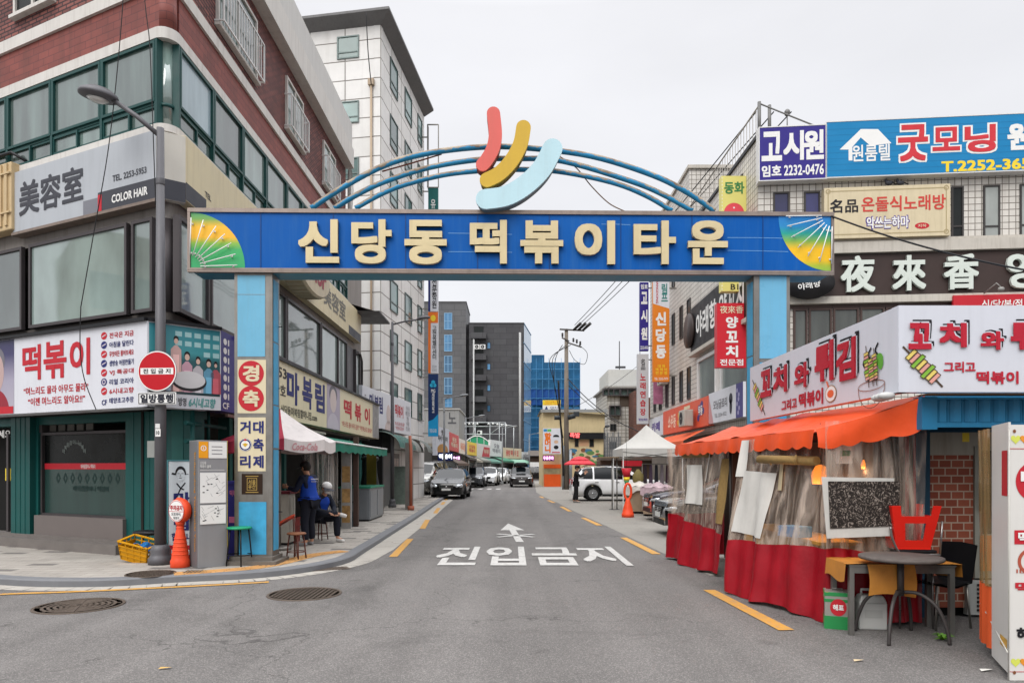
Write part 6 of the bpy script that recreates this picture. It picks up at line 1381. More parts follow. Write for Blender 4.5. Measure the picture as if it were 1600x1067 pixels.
for k in range(9):
    x = w_*(.1+.09*k) if k < 4 else w_*(.62+.1*(k-4)); b = MB(); b.lathe([(.16,0),(.1,.18),(.03,.25)],c=(x,-.1-(.35*max(0,k-4)),z1_-.28-.1*max(0,k-5)),n=10); b.build('floodlight', M('flood_white','#cfcfcc',.4), sf)
ac_ = thing('air_conditioner','white air conditioner unit on the steel frame','air conditioner',(P(746,0,90.6).x,90.6,P(0,679,90.6).z)); MB().box(0,.62,0,.3,0,.55).build('casing', white, ac_, bevel=.02); b = MB(); ring(b,.2,.28,.05,.18,-.004,20); disc(b,.2,.28,.05,.05,-.004); b.build('fan_grille', black, ac_)
# lamps along the left side of the street
for px,pb,py,Y,lab in ((694,775,621,40,'grey street lamp beside the black car, first of the far lamps on the left'),(728,760,652,52,'grey street lamp at the red and yellow boards of the far row'),(785,752,668,66,'grey street lamp at the white square board of the far row'),(827,750,678,80,'grey street lamp at the far end of the street')):
    z = P(px,py,Y).z; al = (.95 if px < 700 else .98)
    street_lamp('street_lamp',lab,(P(px,0,Y).x,Y,0),.07,z,((0,0,z-.1),(al,0,z+.08)),(.28,.16,.7),M('far_lamp_grey','#77797b',.5,metal=.3),'lamps down the left of the street')
# small grey and white buildings behind the row
b1 = thing('grey_block','grey concrete building behind the food sign, next to the hanging signs','building',(P(686,0,66).x-6,66,0)); x_ = P(717,0,66).x-P(686,0,66).x
MB().box(0,6+x_,0,8,0,P(0,640,66).z).build('wall', M('block_grey','#8d8d8c',.8,var=.12,streak=.3), b1)
b = MB(); lettering(b,'노',6+x_*.45,P(0,662,66).z,.8,1.1,-.004,.03); b.build('lettering', M('ink_dim','#4c4d50',.6), b1); b = MB(); b.box(0,6+x_+.1,-.1,8,P(0,640,66).z,P(0,638,66).z); b.build('coping', M('coping','#a5a4a1',.8), b1)
b2 = tag(MB().box(0,.7,0,1.6,0,P(0,646,72).z).build('white_pylon', white, loc=(P(713,0,72).x,72,0)),'narrow white and yellow pylon beside the grey concrete building','sign')
# ------------------------------------------------------------------ dark block closing the street
db = thing('dark_building','dark grey panelled office block with stacked balconies closing the street','building',(P(690,0,100).x,100,0))
dk = brickmat('dark_panel','#4a4a4c','#403f42','#333236',1.9,.85,.03,rough=.6,var=.15,streak=.15,bump=.2); dk2 = brickmat('dark_panel_tower','#626263','#58585a','#47474a',1.9,.85,.03,rough=.6,var=.12,streak=.15,bump=.2)
bg_ = glassmat('blue_glass','#4f86b0',.03,.25,(.6,.6,.6))
def zx(py, Y=100): return P(0,py,Y).z
xa = 0; xb = P(728,0,100).x-P(690,0,100).x; xc = P(733,0,100).x-P(690,0,100).x; xd = P(818,0,100).x-P(690,0,100).x
MB().box(-8,xb,0,9,0,zx(472)).build('tower', dk2, db); MB().box(xb,xc,1.6,9,0,zx(503)).build('wall', dk, db)
MB().box(xc,xd,0,9,0,zx(505)).build('wall', dk, db)
b = MB(); b.box(-8.1,xb+.1,-.1,9,zx(472),zx(471)); b.box(xc-.1,xd+.1,-.1,9,zx(505),zx(504)); b.build('coping', M('coping_dark','#5c5c5e',.6), db)
for yt,yb in ((489,515),(523,549),(556,582),(590,616),(622,636)): win(db,(0,0,0),P(694,0,100).x-P(690,0,100).x,P(706.5,0,100).x-P(690,0,100).x,zx(yb),zx(yt),0,M('dk_frame','#7ea5c4',.4),bg_,.08,.06,mull=(P(700,0,100).x-P(690,0,100).x,),trans=((zx(yb)+zx(yt))/2,))
for yt,yb in ((521,532),(553,565),(586,598),(620,630),(568,578)): pass
for py in (526,559,591,624,656):
    b = MB(); x0,x1 = P(737,0,100).x-P(690,0,100).x,P(760,0,100).x-P(690,0,100).x
    b.box(x0,x1,-1.3,-1.2,zx(py+5),zx(py-4)); b.box(x0,x0+.1,-1.2,0,zx(py+5),zx(py-4)); b.box(x1-.1,x1,-1.2,0,zx(py+5),zx(py-4)); b.box(x0+.1,x1-.1,-1.2,0,zx(py+5),zx(py+3.5)); b.build('balcony', dk, db)
    win(db,(0,0,0),x0+.3,x1-.4,zx(py+4)+.1,zx(py-16),0,M('dk_frame2','#2c2c2e',.5),gl3,.06,.05)
for py in (540,573,606,638): win(db,(0,0,0),P(760,0,100).x-P(690,0,100).x+.1,P(766.5,0,100).x-P(690,0,100).x,zx(py+5),zx(py-5),0,M('dk_frame2','#2c2c2e'),bg_,.06,.05)
b = MB(); b.tube([(P(741,0,100).x-P(690,0,100).x,-1.45,0),(P(741,0,100).x-P(690,0,100).x,-1.45,zx(533))],.12,6); b.tube([(P(812.5,0,100).x-P(690,0,100).x,-.2,zx(730)),(P(812.5,0,100).x-P(690,0,100).x,-.2,zx(520))],.18,6); b.build('pipe', M('pipe_pale','#a9a9a8',.5), db)
for px in (742,751): 
    b = MB(); x = P(px,0,100).x-P(690,0,100).x; b.box(x,x+.75,-1.5,-1.31,zx(548),zx(541)); q = b.build('ac_unit', white, db); b = MB(); ring(b,x+.35,zx(544.5),.08,.25,-1.52,16); b.build('fan_grille', black, q)
# glass wing of that block
gw_ = thing('glass_wing','narrow blue glass end wing right of the dark block','building',(P(818.5,0,100).x,100,0),R(0)); MB().box(0,.02,0,12,0,zx(505)).build('wall', dk, gw_)
b = MB(); wv = P(830,0,108).x-P(818.5,0,100).x; b.add([(0,0,0),(wv,9,0),(wv,9,zx(505)),(0,0,zx(505))],[(0,1,2,3)]); b.build('glazing', glassmat('pale_blue_glass','#6f9cbf',.05,.2,(.4,.4,.2)), gw_)
b = MB(); [b.bar((0,-.02,zx(505)*k/8),(wv,8.98,zx(505)*k/8),.12) for k in range(1,9)]; b.build('transom', M('wing_frame','#5e86a6',.4), gw_)
# building wrapped in blue net
nb = thing('netted_building','building under construction wrapped in blue scaffold netting','building',(P(828,0,125).x,125,0)); z5 = lambda py: P(0,py,125).z
netm = M('blue_net','#26618a',.8,var=.5,scale=.35)
n_ = netm.node_tree; 
wx = P(906,0,125).x-P(828,0,125).x; wx1 = P(851,0,125).x-P(828,0,125).x
b = MB(); b.grid(lambda u,v:(wx*u,.12*math.sin(u*23)*math.sin(v*9),z5(566)*v),80,24,False); b.grid(lambda u,v:(wx,10*u,z5(566)*v),8,8); b.grid(lambda u,v:(.3+(wx1-.3)*u,1,z5(566)+(z5(553)-z5(566))*v),8,2); b.build('net', netm, nb)
b = MB(); b.grid(lambda u,v:(wx*u,-.3+.2*math.sin(u*50),z5(633)+(z5(607)-z5(633))*v),30,4); b.grid(lambda u,v:(wx*.42*u,-.35,z5(728)+(z5(708)-z5(728))*v),10,3); b.build('net_band', M('net_band','#1b4c8f',.7,var=.2,scale=.5), nb)
b = MB()
for k in range(9): b.tube([(wx*k/8,-.5,0),(wx*k/8,-.5,z5(560))],.035,5)
for k in range(12): z = z5(570)*k/11.5; b.tube([(0,-.5,z),(wx,-.5,z)],.07,5)
b.build('scaffold', M('scaffold','#3f7aa3',.5), nb)
b = MB(); b.box(.5,wx-.5,1.5,9,0,z5(575)); b.build('concrete_frame', M('raw_concrete','#55626d',.8,var=.2), nb)
bn = thing('site_banner','yellow and white banner hung on the blue netting','banner',(P(848,0,124).x,124,P(0,643,124).z)); w_ = P(876,0,124).x-P(848,0,124).x; h_ = P(0,625,124).z-P(0,643,124).z
MB().box(0,w_,0,.05,0,h_*.55).build('white_part', whiteink, bn); MB().box(0,w_,0,.05,h_*.55+.002,h_).build('yellow_part', yellowink, bn)
b = MB(); lettering(b,'어린이보호구역\nSCHOOL ZONE',w_*.1,h_*.6,w_*.8,h_*.34,-.01,.02); b.build('lettering', orangeink, bn); b = MB(); lettering(b,'신당초교\n통학로',w_*.4,h_*.08,w_*.5,h_*.36,-.01,.01); b.add([(w_*.08,-.01,h_*.1),(w_*.34,-.01,h_*.1),(w_*.21,-.01,h_*.48)],[(0,1,2)]); b.build('lettering', navyink, bn)
# end of the street: dark low wall with tiled roof
eb = thing('end_house','low brown house with a tiled roof at the end of the street','house',(P(829,0,92).x,92,0)); w_ = P(872,0,92).x-P(829,0,92).x
MB().box(0,w_,0,5,0,P(0,712,92).z).build('wall', M('end_brown','#4b3a33',.8,var=.25,scale=2), eb); b = MB(); b.add([(-.3,-.6,P(0,712,92).z),(w_+.3,-.6,P(0,712,92).z),(w_+.3,2.5,P(0,703,92).z),(-.3,2.5,P(0,703,92).z)],[(0,1,2,3)]); b.build('roof', M('end_roof','#5d5650',.8,var=.3,scale=3), eb)
b = MB(); b.box(-.2,1.6,-.8,-.7,P(0,729,92).z,P(0,722,92).z); b.build('lit_board', white, eb)
# ------------------------------------------------------------------ white tiled building on the right
TC = (8.1,22.5); FT = Frame(TC[0],TC[1],.9957,-.0924); FW = Frame(8.1,40,0,-1); LW = 17.5
tb = thing('tiled_building','white tiled building on the right with roof sign boards and a brown restaurant fascia','building',(TC[0],TC[1],0))
rt_ = (0,0,FT.rz); rw = (0,0,FW.rz); lw = (0,LW,0)
tile_w = brickmat('white_square_tile','#d2cdc5','#c6c1b9','#6a6259',.205,.205,.013,rough=.45,offset=0,var=.14,streak=.28,bump=.4,dirt='#7a6c5c',spec=.5)
ledge = M('ledge_white','#b9b3a9',.6,var=.1,streak=.35,dirt='#6e6356'); wd_ = M('dark_slot_frame','#3f3c3b',.5)
RT = 12.45
def wallpart(z0,z1,nm='wall'): 
    MB().box(0,17,0,.3,z0,z1).build(nm,tile_w,tb,rot=rt_); MB().box(0,LW-.001,0,.3,z0,z1).build(nm,tile_w,tb,loc=lw,rot=rw)
wallpart(3.0,RT)
MB().prism([(.31,.28),(16.5,-1.2),(16.5,14),(.31,LW-.05)],.05,RT-.05).build('core',darkm,tb)
b = MB(); b.box(0,17,-.06,.3,RT,RT+.12); b.build('coping',ledge,tb,rot=rt_); b = MB(); b.box(0,LW,-.06,.3,RT,RT+.12); b.build('coping',black,tb,loc=lw,rot=rw)
def fz(py,px=1400): return FT.at(px,py)[1]
b = MB(); b.box(0,17,-.22,.0,fz(396),fz(379)); b.box(0,17,-.12,.0,fz(379),fz(374)); b.build('ledge',ledge,tb,rot=rt_)
b = MB(); b.box(-.05,17,-.22,.0,fz(474),fz(463)); b.build('ledge',ledge,tb,rot=rt_)
# windows of the upper floor
navyw = glassmat('navy_window','#34346e',.1,.3,(1,1,.3)); pale_w = glassmat('blind_window','#8f938f',.08,.25,(1,1,.5))
for x0,x1,yt,yb,g in ((1208,1233,301,380,navyw),(1256,1281,300,378,navyw),(1486,1505,292,376,gl3),(1536,1562,290,376,pale_w),(1593,1616,288,374,pale_w)):
    u0,u1 = FT.at(x0),FT.at(x1); z0,z1 = FT.at((x0+x1)/2,yb)[1],FT.at((x0+x1)/2,yt)[1]
    win(tb,rt_,u0,u1,z0,z1,.0,wd_,g,.05,.05,trans=(z0+.45,))
# lower shopfront windows
brf = M('brown_frame','#4a3a36',.5,var=.12)
z0,z1 = fz(560),fz(480); xs = [FT.at(x) for x in (1238,1262,1300,1342,1382,1420,1460,1500,1560,1620)]
for i in range(len(xs)-1): win(tb,rt_,xs[i]+.02,xs[i+1]-.02,z0,z1,.0,brf,glassmat('brown_glass','#565a55',.06,.4),.06,.08)
b = MB(); b.box(0,12,-.05,.0,fz(479.5),fz(474.5)); b.build('window_head',brf,tb,rot=rt_)
# street side windows: narrow slots, three floors
for zc0,zc1 in ((4.75,6.2),(7.75,9.3),(10.6,11.9)):
    for Y in (24.2,25.6,31.2,32.6,34.2,35.6,37.2,38.6):
        if Y < 30.5 and zc0 < 9: continue
        u = 40-Y; win(tb,rw,u-.28,u+.28,zc0,zc1,.0,wd_,gl3,.05,.05).location = lw
# penthouse, railing and posts on the roof
MB().box(.0,5.5,8.7,LW,RT+.13,15.25).build('penthouse',tile_w,tb); b = MB(); b.box(-.08,5.6,8.6,LW,15.25,15.4); b.build('penthouse_coping',ledge,tb)
b = MB(); b.tube([(0.05,.0,13.55),(.05,LW,13.55)],.03,6); b.tube([(.05,0,RT+.25),(.05,LW,RT+.25)],.02,6)
for k in range(58): y = LW*k/58; b.bar((.05,y,RT+.1),(.05,y,13.55),.02)
b.build('railing',M('rail_pale','#b5b0a8',.5,metal=.3),tb)
b = MB(); b.tube([(.05,.0,13.6),(2.2,-.2,12.6)],.025,6); b.tube([(.05,0,RT),(.05,0,13.65)],.06,6); b.tube([(.5,.3,RT),(.5,.3,13.7)],.06,6); b.ball((1.05,.2,13.4),.1,.1,.12,8,6); b.tube([(1.05,.2,RT),(1.05,.2,13.4)],.02,5); b.build('roof_post',M('roof_post','#6b6a68',.5,metal=.4),tb)
# upper white windows and red strip at the near end of the street wall
z0,z1 = 3.5,6.25
for Ya,Yb in ((29.4,26.7),(26.2,23.0)): win(tb,rw,40-Ya,40-Yb,z0,z1,-.02,white,gl2,.14,.12,trans=(4.2,)).location = lw
b = MB(); b.box(40-29.3,40-23.1,-.16,-.145,3.75,4.1); b.build('red_strip',redink,tb,loc=lw,rot=rw)
# ground floor: shutters
b = MB(); b.box(0,LW,.1,.3,0,3.0); b.build('ground_wall',M('ground_taupe','#6d655d',.7,var=.25,streak=.3),tb,loc=lw,rot=rw); b = MB(); b.box(0,17,.1,.3,0,3.0); b.build('ground_wall',MATS['ground_taupe'],tb,rot=rt_)

# roof sign boards
u0,u1 = FT.at(1187,None,.35),FT.at(1290.5,None,.35); z0 = FT.at(1190,282,.35)[1]; z1 = FT.at(1190,200,.35)[1]
purp = M('board_violet','#31287c',.35,var=.05); cyb = M('board_blue','#1279ad',.35,var=.06,scale=1)
t = signboard(FT,'roof_sign','violet roof sign board with white lettering at the corner of the tiled building',u1-u0,z1-z0,u0,.35,z0,purp,.3,frame=white)
w_,h_ = u1-u0,z1-z0
for ch,x in (('고',.03),('시',.36),('원',.66)): put(t,'lettering',ch,w_*x,h_*.36,w_*.31,h_*.56,-.004,whiteink,.06,res=3)
put(t,'lettering','임호',w_*.03,h_*.06,w_*.3,h_*.22,-.004,whiteink,.05); put(t,'lettering','2232-0476',w_*.37,h_*.07,w_*.6,h_*.2,-.004,whiteink,.03)
ub = FT.at(1291.5,None,.35); wb = 8.2
t = signboard(FT,'roof_sign','long bright blue roof sign board with red lettering and a white house drawing',wb,h_+.06,ub,.35,z0+.02,cyb,.3,frame=white)
def bx(px): return FT.at(px,None,.35)-ub
def bz(px,py): return FT.at(px,py,.35)[1]-z0-.02
b = MB(); H_ = lambda x,y:(bx(x),-.004,bz(x,y))
b.add([H_(1312,234),H_(1326,234),H_(1326,251),H_(1332,251),H_(1332,230),H_(1345,215),H_(1338,209)],[tuple(range(7))[::-1]]); b.add([H_(1338,209),H_(1345,202),H_(1372,202),H_(1393,224),H_(1360,228),H_(1345,215)],[tuple(range(6))[::-1]]); b.build('house_drawing',whiteink,t)
put(t,'lettering','원룸텔',bx(1331),bz(1360,252),bx(1391)-bx(1331),bz(1360,226)-bz(1360,252),-.006,whiteink,.025)
for ch,x0,x1,yt,yb in (('굿',1403,1450,195,252),('모',1457,1500,199,236),('닝',1507,1556,195,238)):
    za_,zb_ = bz((x0+x1)/2,yb),bz((x0+x1)/2,yt)
    put(t,'letter_outline',ch,bx(x0)-.05,za_-.05,bx(x1)-bx(x0)+.1,zb_-za_+.1,-.004,whiteink,.13,res=3); put(t,'lettering',ch,bx(x0),za_,bx(x1)-bx(x0),zb_-za_,-.012,M('good_red','#c4323a',.45),.045,res=3)
put(t,'lettering','원룸텔',bx(1574),bz(1590,235),2.2,bz(1590,192)-bz(1590,235),-.004,whiteink,.07); put(t,'lettering','T.2252-3651',bx(1471),bz(1530,267),2.85,bz(1530,250)-bz(1530,267),-.004,yellowink,.05)
b = MB()
for k in range(9): rect(b,.02,wb-.02,h_*k/9+.01,h_*k/9+.022,-.0015)
b.build('slat_line',M('board_line','#0f6a9a',.4),t)
# cream karaoke board
u0,u1 = FT.at(1288,None,.3),FT.at(1485,None,.3); z0,z1 = FT.at(1400,370,.3)[1],FT.at(1400,290,.3)[1]; w_,h_ = u1-u0,z1-z0
t = signboard(FT,'karaoke_sign','cream plastic wall sign board with black and red lettering below the blue roof board',w_,h_,u0,.3,z0,M('karaoke_cream','#cbbd9e',.4,var=.07,streak=.25,dirt='#8b7a5c'),.25)
b = MB(); stroke(b,[(.12,.12),(w_-.12,.12),(w_-.12,h_-.12),(.12,h_-.12),(.12,.12)],.03,-.004)
for x,z in ((.12,.12),(w_-.12,.12),(w_-.12,h_-.12),(.12,h_-.12)): ring(b,x,z,.05,.08,-.0065,12)
b.build('border_line',M('border_tan','#a3936f',.5),t)
kx = lambda px: FT.at(px,None,.3)-u0
put(t,'lettering','名品',kx(1297),h_*.5,kx(1341)-kx(1297),h_*.27,-.004,blackink,.03); put(t,'lettering','온돌식노래방',kx(1346),h_*.5,kx(1478)-kx(1346),h_*.3,-.004,M('karaoke_red','#c04036',.5),.03)
put(t,'letter_outline','악쓰는하마',kx(1354)-.03,h_*.17-.03,kx(1420)-kx(1354)+.06,h_*.23+.06,-.004,purpleink,.1); put(t,'lettering','악쓰는하마',kx(1354),h_*.17,kx(1420)-kx(1354),h_*.23,-.012,whiteink,.035)
b = MB(); disc(b,kx(1441),h_*.2,.22,.1,-.004); q = b.build('red_oval',redink,t); put(q,'lettering','지하',kx(1441)-.13,h_*.2-.05,.26,.1,-.007,cream,.01)
# brown fascia with pale Chinese letters
fa = M('fascia_brown','#3d302d',.55,var=.18,scale=1.2,streak=.15); pl = M('letter_pale','#c9d0c8',.4,var=.05)
u0 = FT.at(1237,None,.1); z0,z1 = fz(462),fz(397); t = signboard(FT,'restaurant_fascia','dark brown restaurant fascia with big pale Chinese letters behind the gate end',12-u0,z1-z0-.02,u0,.1,z0+.01,fa,.1)
fx = lambda px: FT.at(px,None,.1)-u0
for ch,x0,x1,yt,yb in (('夜',1312,1365,402,458),('來',1392,1444,401,456),('香',1472,1526,399,454),('양',1570,1622,396,452)):
    za_,zb_ = FT.at((x0+x1)/2,yb,.1)[1]-z0,FT.at((x0+x1)/2,yt,.1)[1]-z0; put(t,'letter',ch,fx(x0),za_,fx(x1)-fx(x0),zb_-za_,-.03,pl,.035,depth=.1,res=3)
# round black sign at the corner
t = FT.thing('round_sign','round black sign with small white lettering behind the right gate post','sign',FT.at(1256),.35,FT.at(1256,443,.35)[1]); b = MB(); b.lathe([(0,0),(.82,0),(.85,.05),(.82,.12),(0,.12)],n=32); 
for i in range(len(b.v)): x,y,z = b.v[i]; b.v[i] = (x,-z,y*.62)
b.build('disc',M('sign_black','#1b1a1c',.35),t); put(t,'lettering','야래향',-.35,-.2,.7,.22,-.125,whiteink,.02).rotation_euler = (0,R(-10),0)
# fascia along the street wall
t = FW.thing('side_fascia','black fascia with white Korean letters along the street side of the tiled building','sign',40-30.0,.25,6.6)
MB().box(0,7.45,0,.2,0,1.95).build('panel',M('fascia_black','#1d1c1e',.5,var=.15),t); put(t,'lettering','야래향 양꼬치',.9,.45,6.0,1.1,-.006,whiteink,.035); b = MB(); b.box(-.1,7.5,-.1,.25,-.15,0); b.build('ledge',ledge,t)
b = MB(); b.lathe([(0,0),(.75,0),(.75,.12),(0,.12)],n=28)
for i in range(len(b.v)): x,y,z = b.v[i]; b.v[i] = (x,-z-.02,y+1.0)
b.build('round_plate',M('plate_brown','#3b3230',.5),t)
# red strip sign over the shop windows
t = FT.thing('strip_sign','long red strip sign with white lettering under the brown fascia, above the skewer shop board','sign',FT.at(1482),.3,fz(492)); MB().box(0,4.2,0,.1,0,fz(467)-fz(492)).build('panel',redink,t); put(t,'lettering','신/당/본/점 체인점 모집',.85,.08,2.6,.28,-.004,whiteink,.02)
b = MB()
for x in (.9,2.3): b.tube([(x,-.02,.55),(x+.1,-.5,.75),(x+.2,-.55,.6)],.02,5); b.ball((x+.2,-.55,.55),.1,.08,.07,8,6)
b.build('spotlight',M('spot_grey','#8d8c88',.4),t)
# hanging signs along the street wall
def hsign(name,label,px0,px1,yt,yb,Y,mat,depth=.2,br=True):
    a = P(px0,0,Y); w = P(px1,0,Y).x-a.x; z0,z1 = P(0,yb,Y).z,P(0,yt,Y).z
    t = thing(name,label,'hanging sign',(a.x,Y,z0),R(0),'signs hung along the right street wall'); MB().box(0,w,0,depth,0,z1-z0).build('panel',mat,t)
    if br:
        b = MB()
        for z in (.3,(z1-z0)-.3): b.bar((w,depth/2,z),(max(w+.05,8.2-a.x),depth/2,z),.06)
        b.build('bracket',steel,t)
    return t,w,z1-z0
yb_ = M('billiard_yellow','#d8cf78',.4,var=.05)
t,w,h = hsign('hanging_sign','pale yellow billiard sign with a red ball behind the right end of the arch',1127.5,1168,275,455,23.6,yb_,.3)
put(t,'lettering','동화',w*.1,h-.62,w*.78,.42,-.004,greenink,.04); b = MB(); disc(b,w*.48,h-1.28,.35,.35,-.004); q = b.build('red_ball',M('ball_red','#d84a55',.4),t); b = MB(); disc(b,w*.48,h-1.1,.03,.03,-.007); disc(b,w*.48,h-1.35,.02,.02,-.007); b.build('ball_dot',whiteink,q)
b = MB()
for k,ch in enumerate('BILLIARDS CLUB'):
    a = R(205+k*10.4); s_ = len(b.v); lettering(b,ch,-.025,-.03,.05,.06,0,.02) if ch != ' ' else None
    b.xf(Matrix.Translation((w*.48+math.cos(a)*.28,-.007,h-1.28+math.sin(a)*.28)) @ Matrix.Rotation(-(a+math.pi/2),4,'Y'),s_)
b.build('lettering',whiteink,q); put(t,'lettering','B1',w*.35,.05,w*.3,.2,-.004,blackink,.02)
b = MB(); 
for k in range(int(h/.12)): rect(b,.01,.03,.04+k*.12,.1+k*.12,-.004); rect(b,w-.03,w-.01,.04+k*.12,.1+k*.12,-.004)
b.build('dashed_edge',whiteink,t)
t,w,h = hsign('hanging_sign','red hanging sign with white vertical lettering left of the right gate post',1120.5,1166,473.5,574,23.1,M('lamb_red','#c01f2c',.35,var=.05),.3)
put(t,'lettering','夜來香',w*.1,h*.84,w*.8,h*.12,-.004,cream,.01)
for k,ch in enumerate('양꼬치'): put(t,'lettering',ch,w*.3,h*(.61-.225*k),w*.42,h*.18,-.004,whiteink,.05)
put(t,'lettering','전문점',w*.1,h*.03,w*.8,h*.1,-.004,whiteink,.03)
t,w,h = hsign('hanging_sign','tall orange and white hanging sign with bold white vertical lettering',1020.5,1046,440,596,33.5,M('club_orange','#d67a20',.4,var=.05),.25)
b = MB(); b.add([(0,-.003,h*.78),(w,-.003,h*.73),(w,-.003,h),(0,-.003,h)],[(0,1,2,3)]); q = b.build('white_field',signwhite,t)
put(q,'lettering','림\n프',w*.5,h*.80,w*.4,h*.18,-.006,M('club_teal','#3a7d78',.4),.04,line=.85); s_ = MB(); lettering(s_,'SINDANGDONG',0,0,h*.3,w*.14,0,.03); s_.xf(Matrix.Translation((w*.18,-.006,h*1.08)) @ Matrix.Rotation(R(90),4,'Y')); s_.build('lettering',redink,q)
for k,ch in enumerate('신당동'): put(t,'lettering',ch,w*.16,h*(.56-.165*k),w*.64,h*.135,-.004,whiteink,.07)
put(t,'lettering','대 하\n맥 떡 어\n전 문 점',w*.15,h*.07,w*.7,h*.1,-.004,yellowink,.02); put(t,'lettering','TEL 2232-7979',w*.08,h*.015,w*.84,h*.025,-.004,whiteink,.01)
t,w,h = hsign('hanging_sign','slim violet hanging sign with white vertical lettering left of the orange one',1000,1013.5,441,548,38.5,purp,.25)
put(t,'lettering','임호',w*.1,h*.9,w*.8,h*.07,-.004,whiteink,.04)
for k,ch in enumerate('고시원'): put(t,'lettering',ch,w*.14,h*(.68-.26*k),w*.72,h*.18,-.004,whiteink,.07)
put(t,'lettering','2232-0476',w*.05,h*.02,w*.9,h*.05,-.004,whiteink,.02)
t,w,h = hsign('hanging_sign','grey-white hanging sign with red vertical lettering above the white tent',996,1013.5,553,662,38.0,M('karaoke_grey','#bdbec0',.4,var=.04),.25)
put(t,'lettering','名\n品',w*.3,h*.77,w*.4,h*.16,-.004,blackink,.02,line=.85)
for k,ch in enumerate('노래연습장'): put(t,'lettering',ch,w*.24,h*(.62-.125*k),w*.5,h*.1,-.004,redink,.04)
put(t,'lettering','악쓰는하마',w*.1,h*.04,w*.8,h*.04,-.004,purpleink,.04)
# shop boards on the street wall
def wsign(label,Ya,Yb,z0,z1,mat,off=.35):
    return signboard(FW,'shop_sign',label,Ya-Yb,z1-z0,40-Ya,off,z0,mat,.25),Ya-Yb,z1-z0
t,w,h = wsign('white shop board with grey rounded lettering above the end of the orange stall awning',26.9,22.9,3.32,4.5,signwhite)
b = MB(); b.add([(0,-.003,0),(w*.16,-.003,0),(0,-.003,h)],[(0,1,2)]); b.build('pink_corner',M('pink_corner','#c08a8c',.5),t); b = MB(); rect(b,w*.82,w,0,h,-.003); b.build('violet_field',M('violet_field','#45417a',.5),t)
put(t,'lettering','모닝글로리',w*.16,h*.42,w*.42,h*.3,-.005,greyink,.03); put(t,'lettering','TEL 2234-4922',w*.2,h*.16,w*.36,h*.12,-.005,greyink,.01)
b = MB(); disc(b,w*.68,h*.62,.2,.2,-.005); disc(b,w*.68,h*.38,.14,.26,-.005); b.build('logo',M('logo_dark','#33323c',.5),t); b = MB(); [disc(b,w*.88+.12*math.sin(k*2.2),h*(.15+.13*k),.08,.08,-.006) for k in range(6)]; b.build('dots',M('dot_lilac','#9a96b8',.5),t)
t,w,h = wsign('long orange shop board with white lettering above the white tent',35.0,27.0,3.28,4.45,M('board_orange','#d4573a',.4,var=.06,streak=.1))
put(t,'lettering','소우동',w*.14,h*.2,w*.2,h*.55,-.004,M('pale_orange_ink','#e7c3ad',.5),.06); put(t,'lettering','즉석\n떡볶이',w*.38,h*.2,w*.07,h*.55,-.004,yellowink,.02); put(t,'lettering','우동 전문점\n돈까스 냉면\n김밥 라면',w*.52,h*.22,w*.16,h*.5,-.004,whiteink,.02)
b = MB(); [disc(b,w*.87+.35*math.cos(k),h*.55+.28*math.sin(k*1.7),.17,.14,-.004-.001*k) for k in range(6)]; q = b.build('print',M('print_blue','#4a3f7a',.5),t); b = MB(); lettering(b,'우동',w*.83,h*.4,w*.08,h*.34,-.014,.04); b.build('lettering',whiteink,q)
b = MB(); rect(b,w*.53,w*.66,h*.78,h*.9,-.004); b.build('tag',cream,t)
t,w,h = wsign('short white shop board at the far end of the orange board',38.5,35.1,3.3,4.3,signwhite); put(t,'lettering','카페',w*.2,h*.25,w*.6,h*.5,-.004,purpleink,.04)
b = MB(); b.add([(0,0,.55),(7,0,.55),(7,-.9,.1),(0,-.9,.1)],[(3,2,1,0)]); b.box(0,7,-.92,-.9,-.12,.1); t = FW.thing('orange_awning','plain orange shop awning under the orange board','awning',40-34.5,.3,2.6); b.build('canopy',M('awning_plain_orange','#cf5a30',.6,var=.1),t)
t = FW.thing('air_conditioner','white air conditioner unit on the wall in front of the orange board','air conditioner',40-29.5,.9,3.35); MB().box(0,.9,0,.4,0,.7).build('casing',M('ac_white','#aaa69d',.5,var=.1,streak=.2),t,bevel=.03); b = MB(); ring(b,.4,.35,.05,.27,-.006,20); b.build('fan_grille',black,t)
t = FW.thing('air_conditioner','higher white air conditioner unit on the tiled street wall','air conditioner',40-36,.45,5.9); MB().box(0,.9,0,.4,0,.75).build('casing',MATS['ac_white'],t,bevel=.03); b = MB(); ring(b,.4,.37,.05,.28,-.006,20); b.build('fan_grille',black,t)
t = FW.thing('hanging_sign','small pink and blue round-topped sign on the far tiled wall','hanging sign',40-36.5,.55,5.0); MB().box(0,.1,0,.5,0,1.9).build('panel',M('far_pink','#a86a86',.5,var=.4,scale=3),t)
# pigeons on the ledge of the roof sign
for k,(px,py) in enumerate(((1389,285),(1407,285))):
    p = FT.at(px,py,.2); w_ = FT.w(p[0],.2,p[1]); t = thing('pigeon',['dark pigeon perched under the blue roof board, left one of the pair','dark pigeon perched under the blue roof board, right one of the pair'][k],'bird',w_-Vector((0,0,.12)))
    b = MB(); b.ball((0,0,.1),.13,.07,.075,10,7); b.ball((-.1,0,.19),.045,.042,.048,8,6); b.add([(.1,-.04,.12),(.26,-.03,.05),(.26,.03,.05),(.1,.04,.12)],[(0,1,2,3)]); b.tube([(-.1,0,.18),(-.05,0,.12)],.04,6); b.tube([(-.14,0,.19),(-.18,0,.18)],.01,5); b.tube([(0,.02,.04),(0,.02,0)],.008,4); b.tube([(0,-.02,.04),(0,-.02,0)],.008,4); b.build('body',M('pigeon_grey','#3a3b42',.6),t)

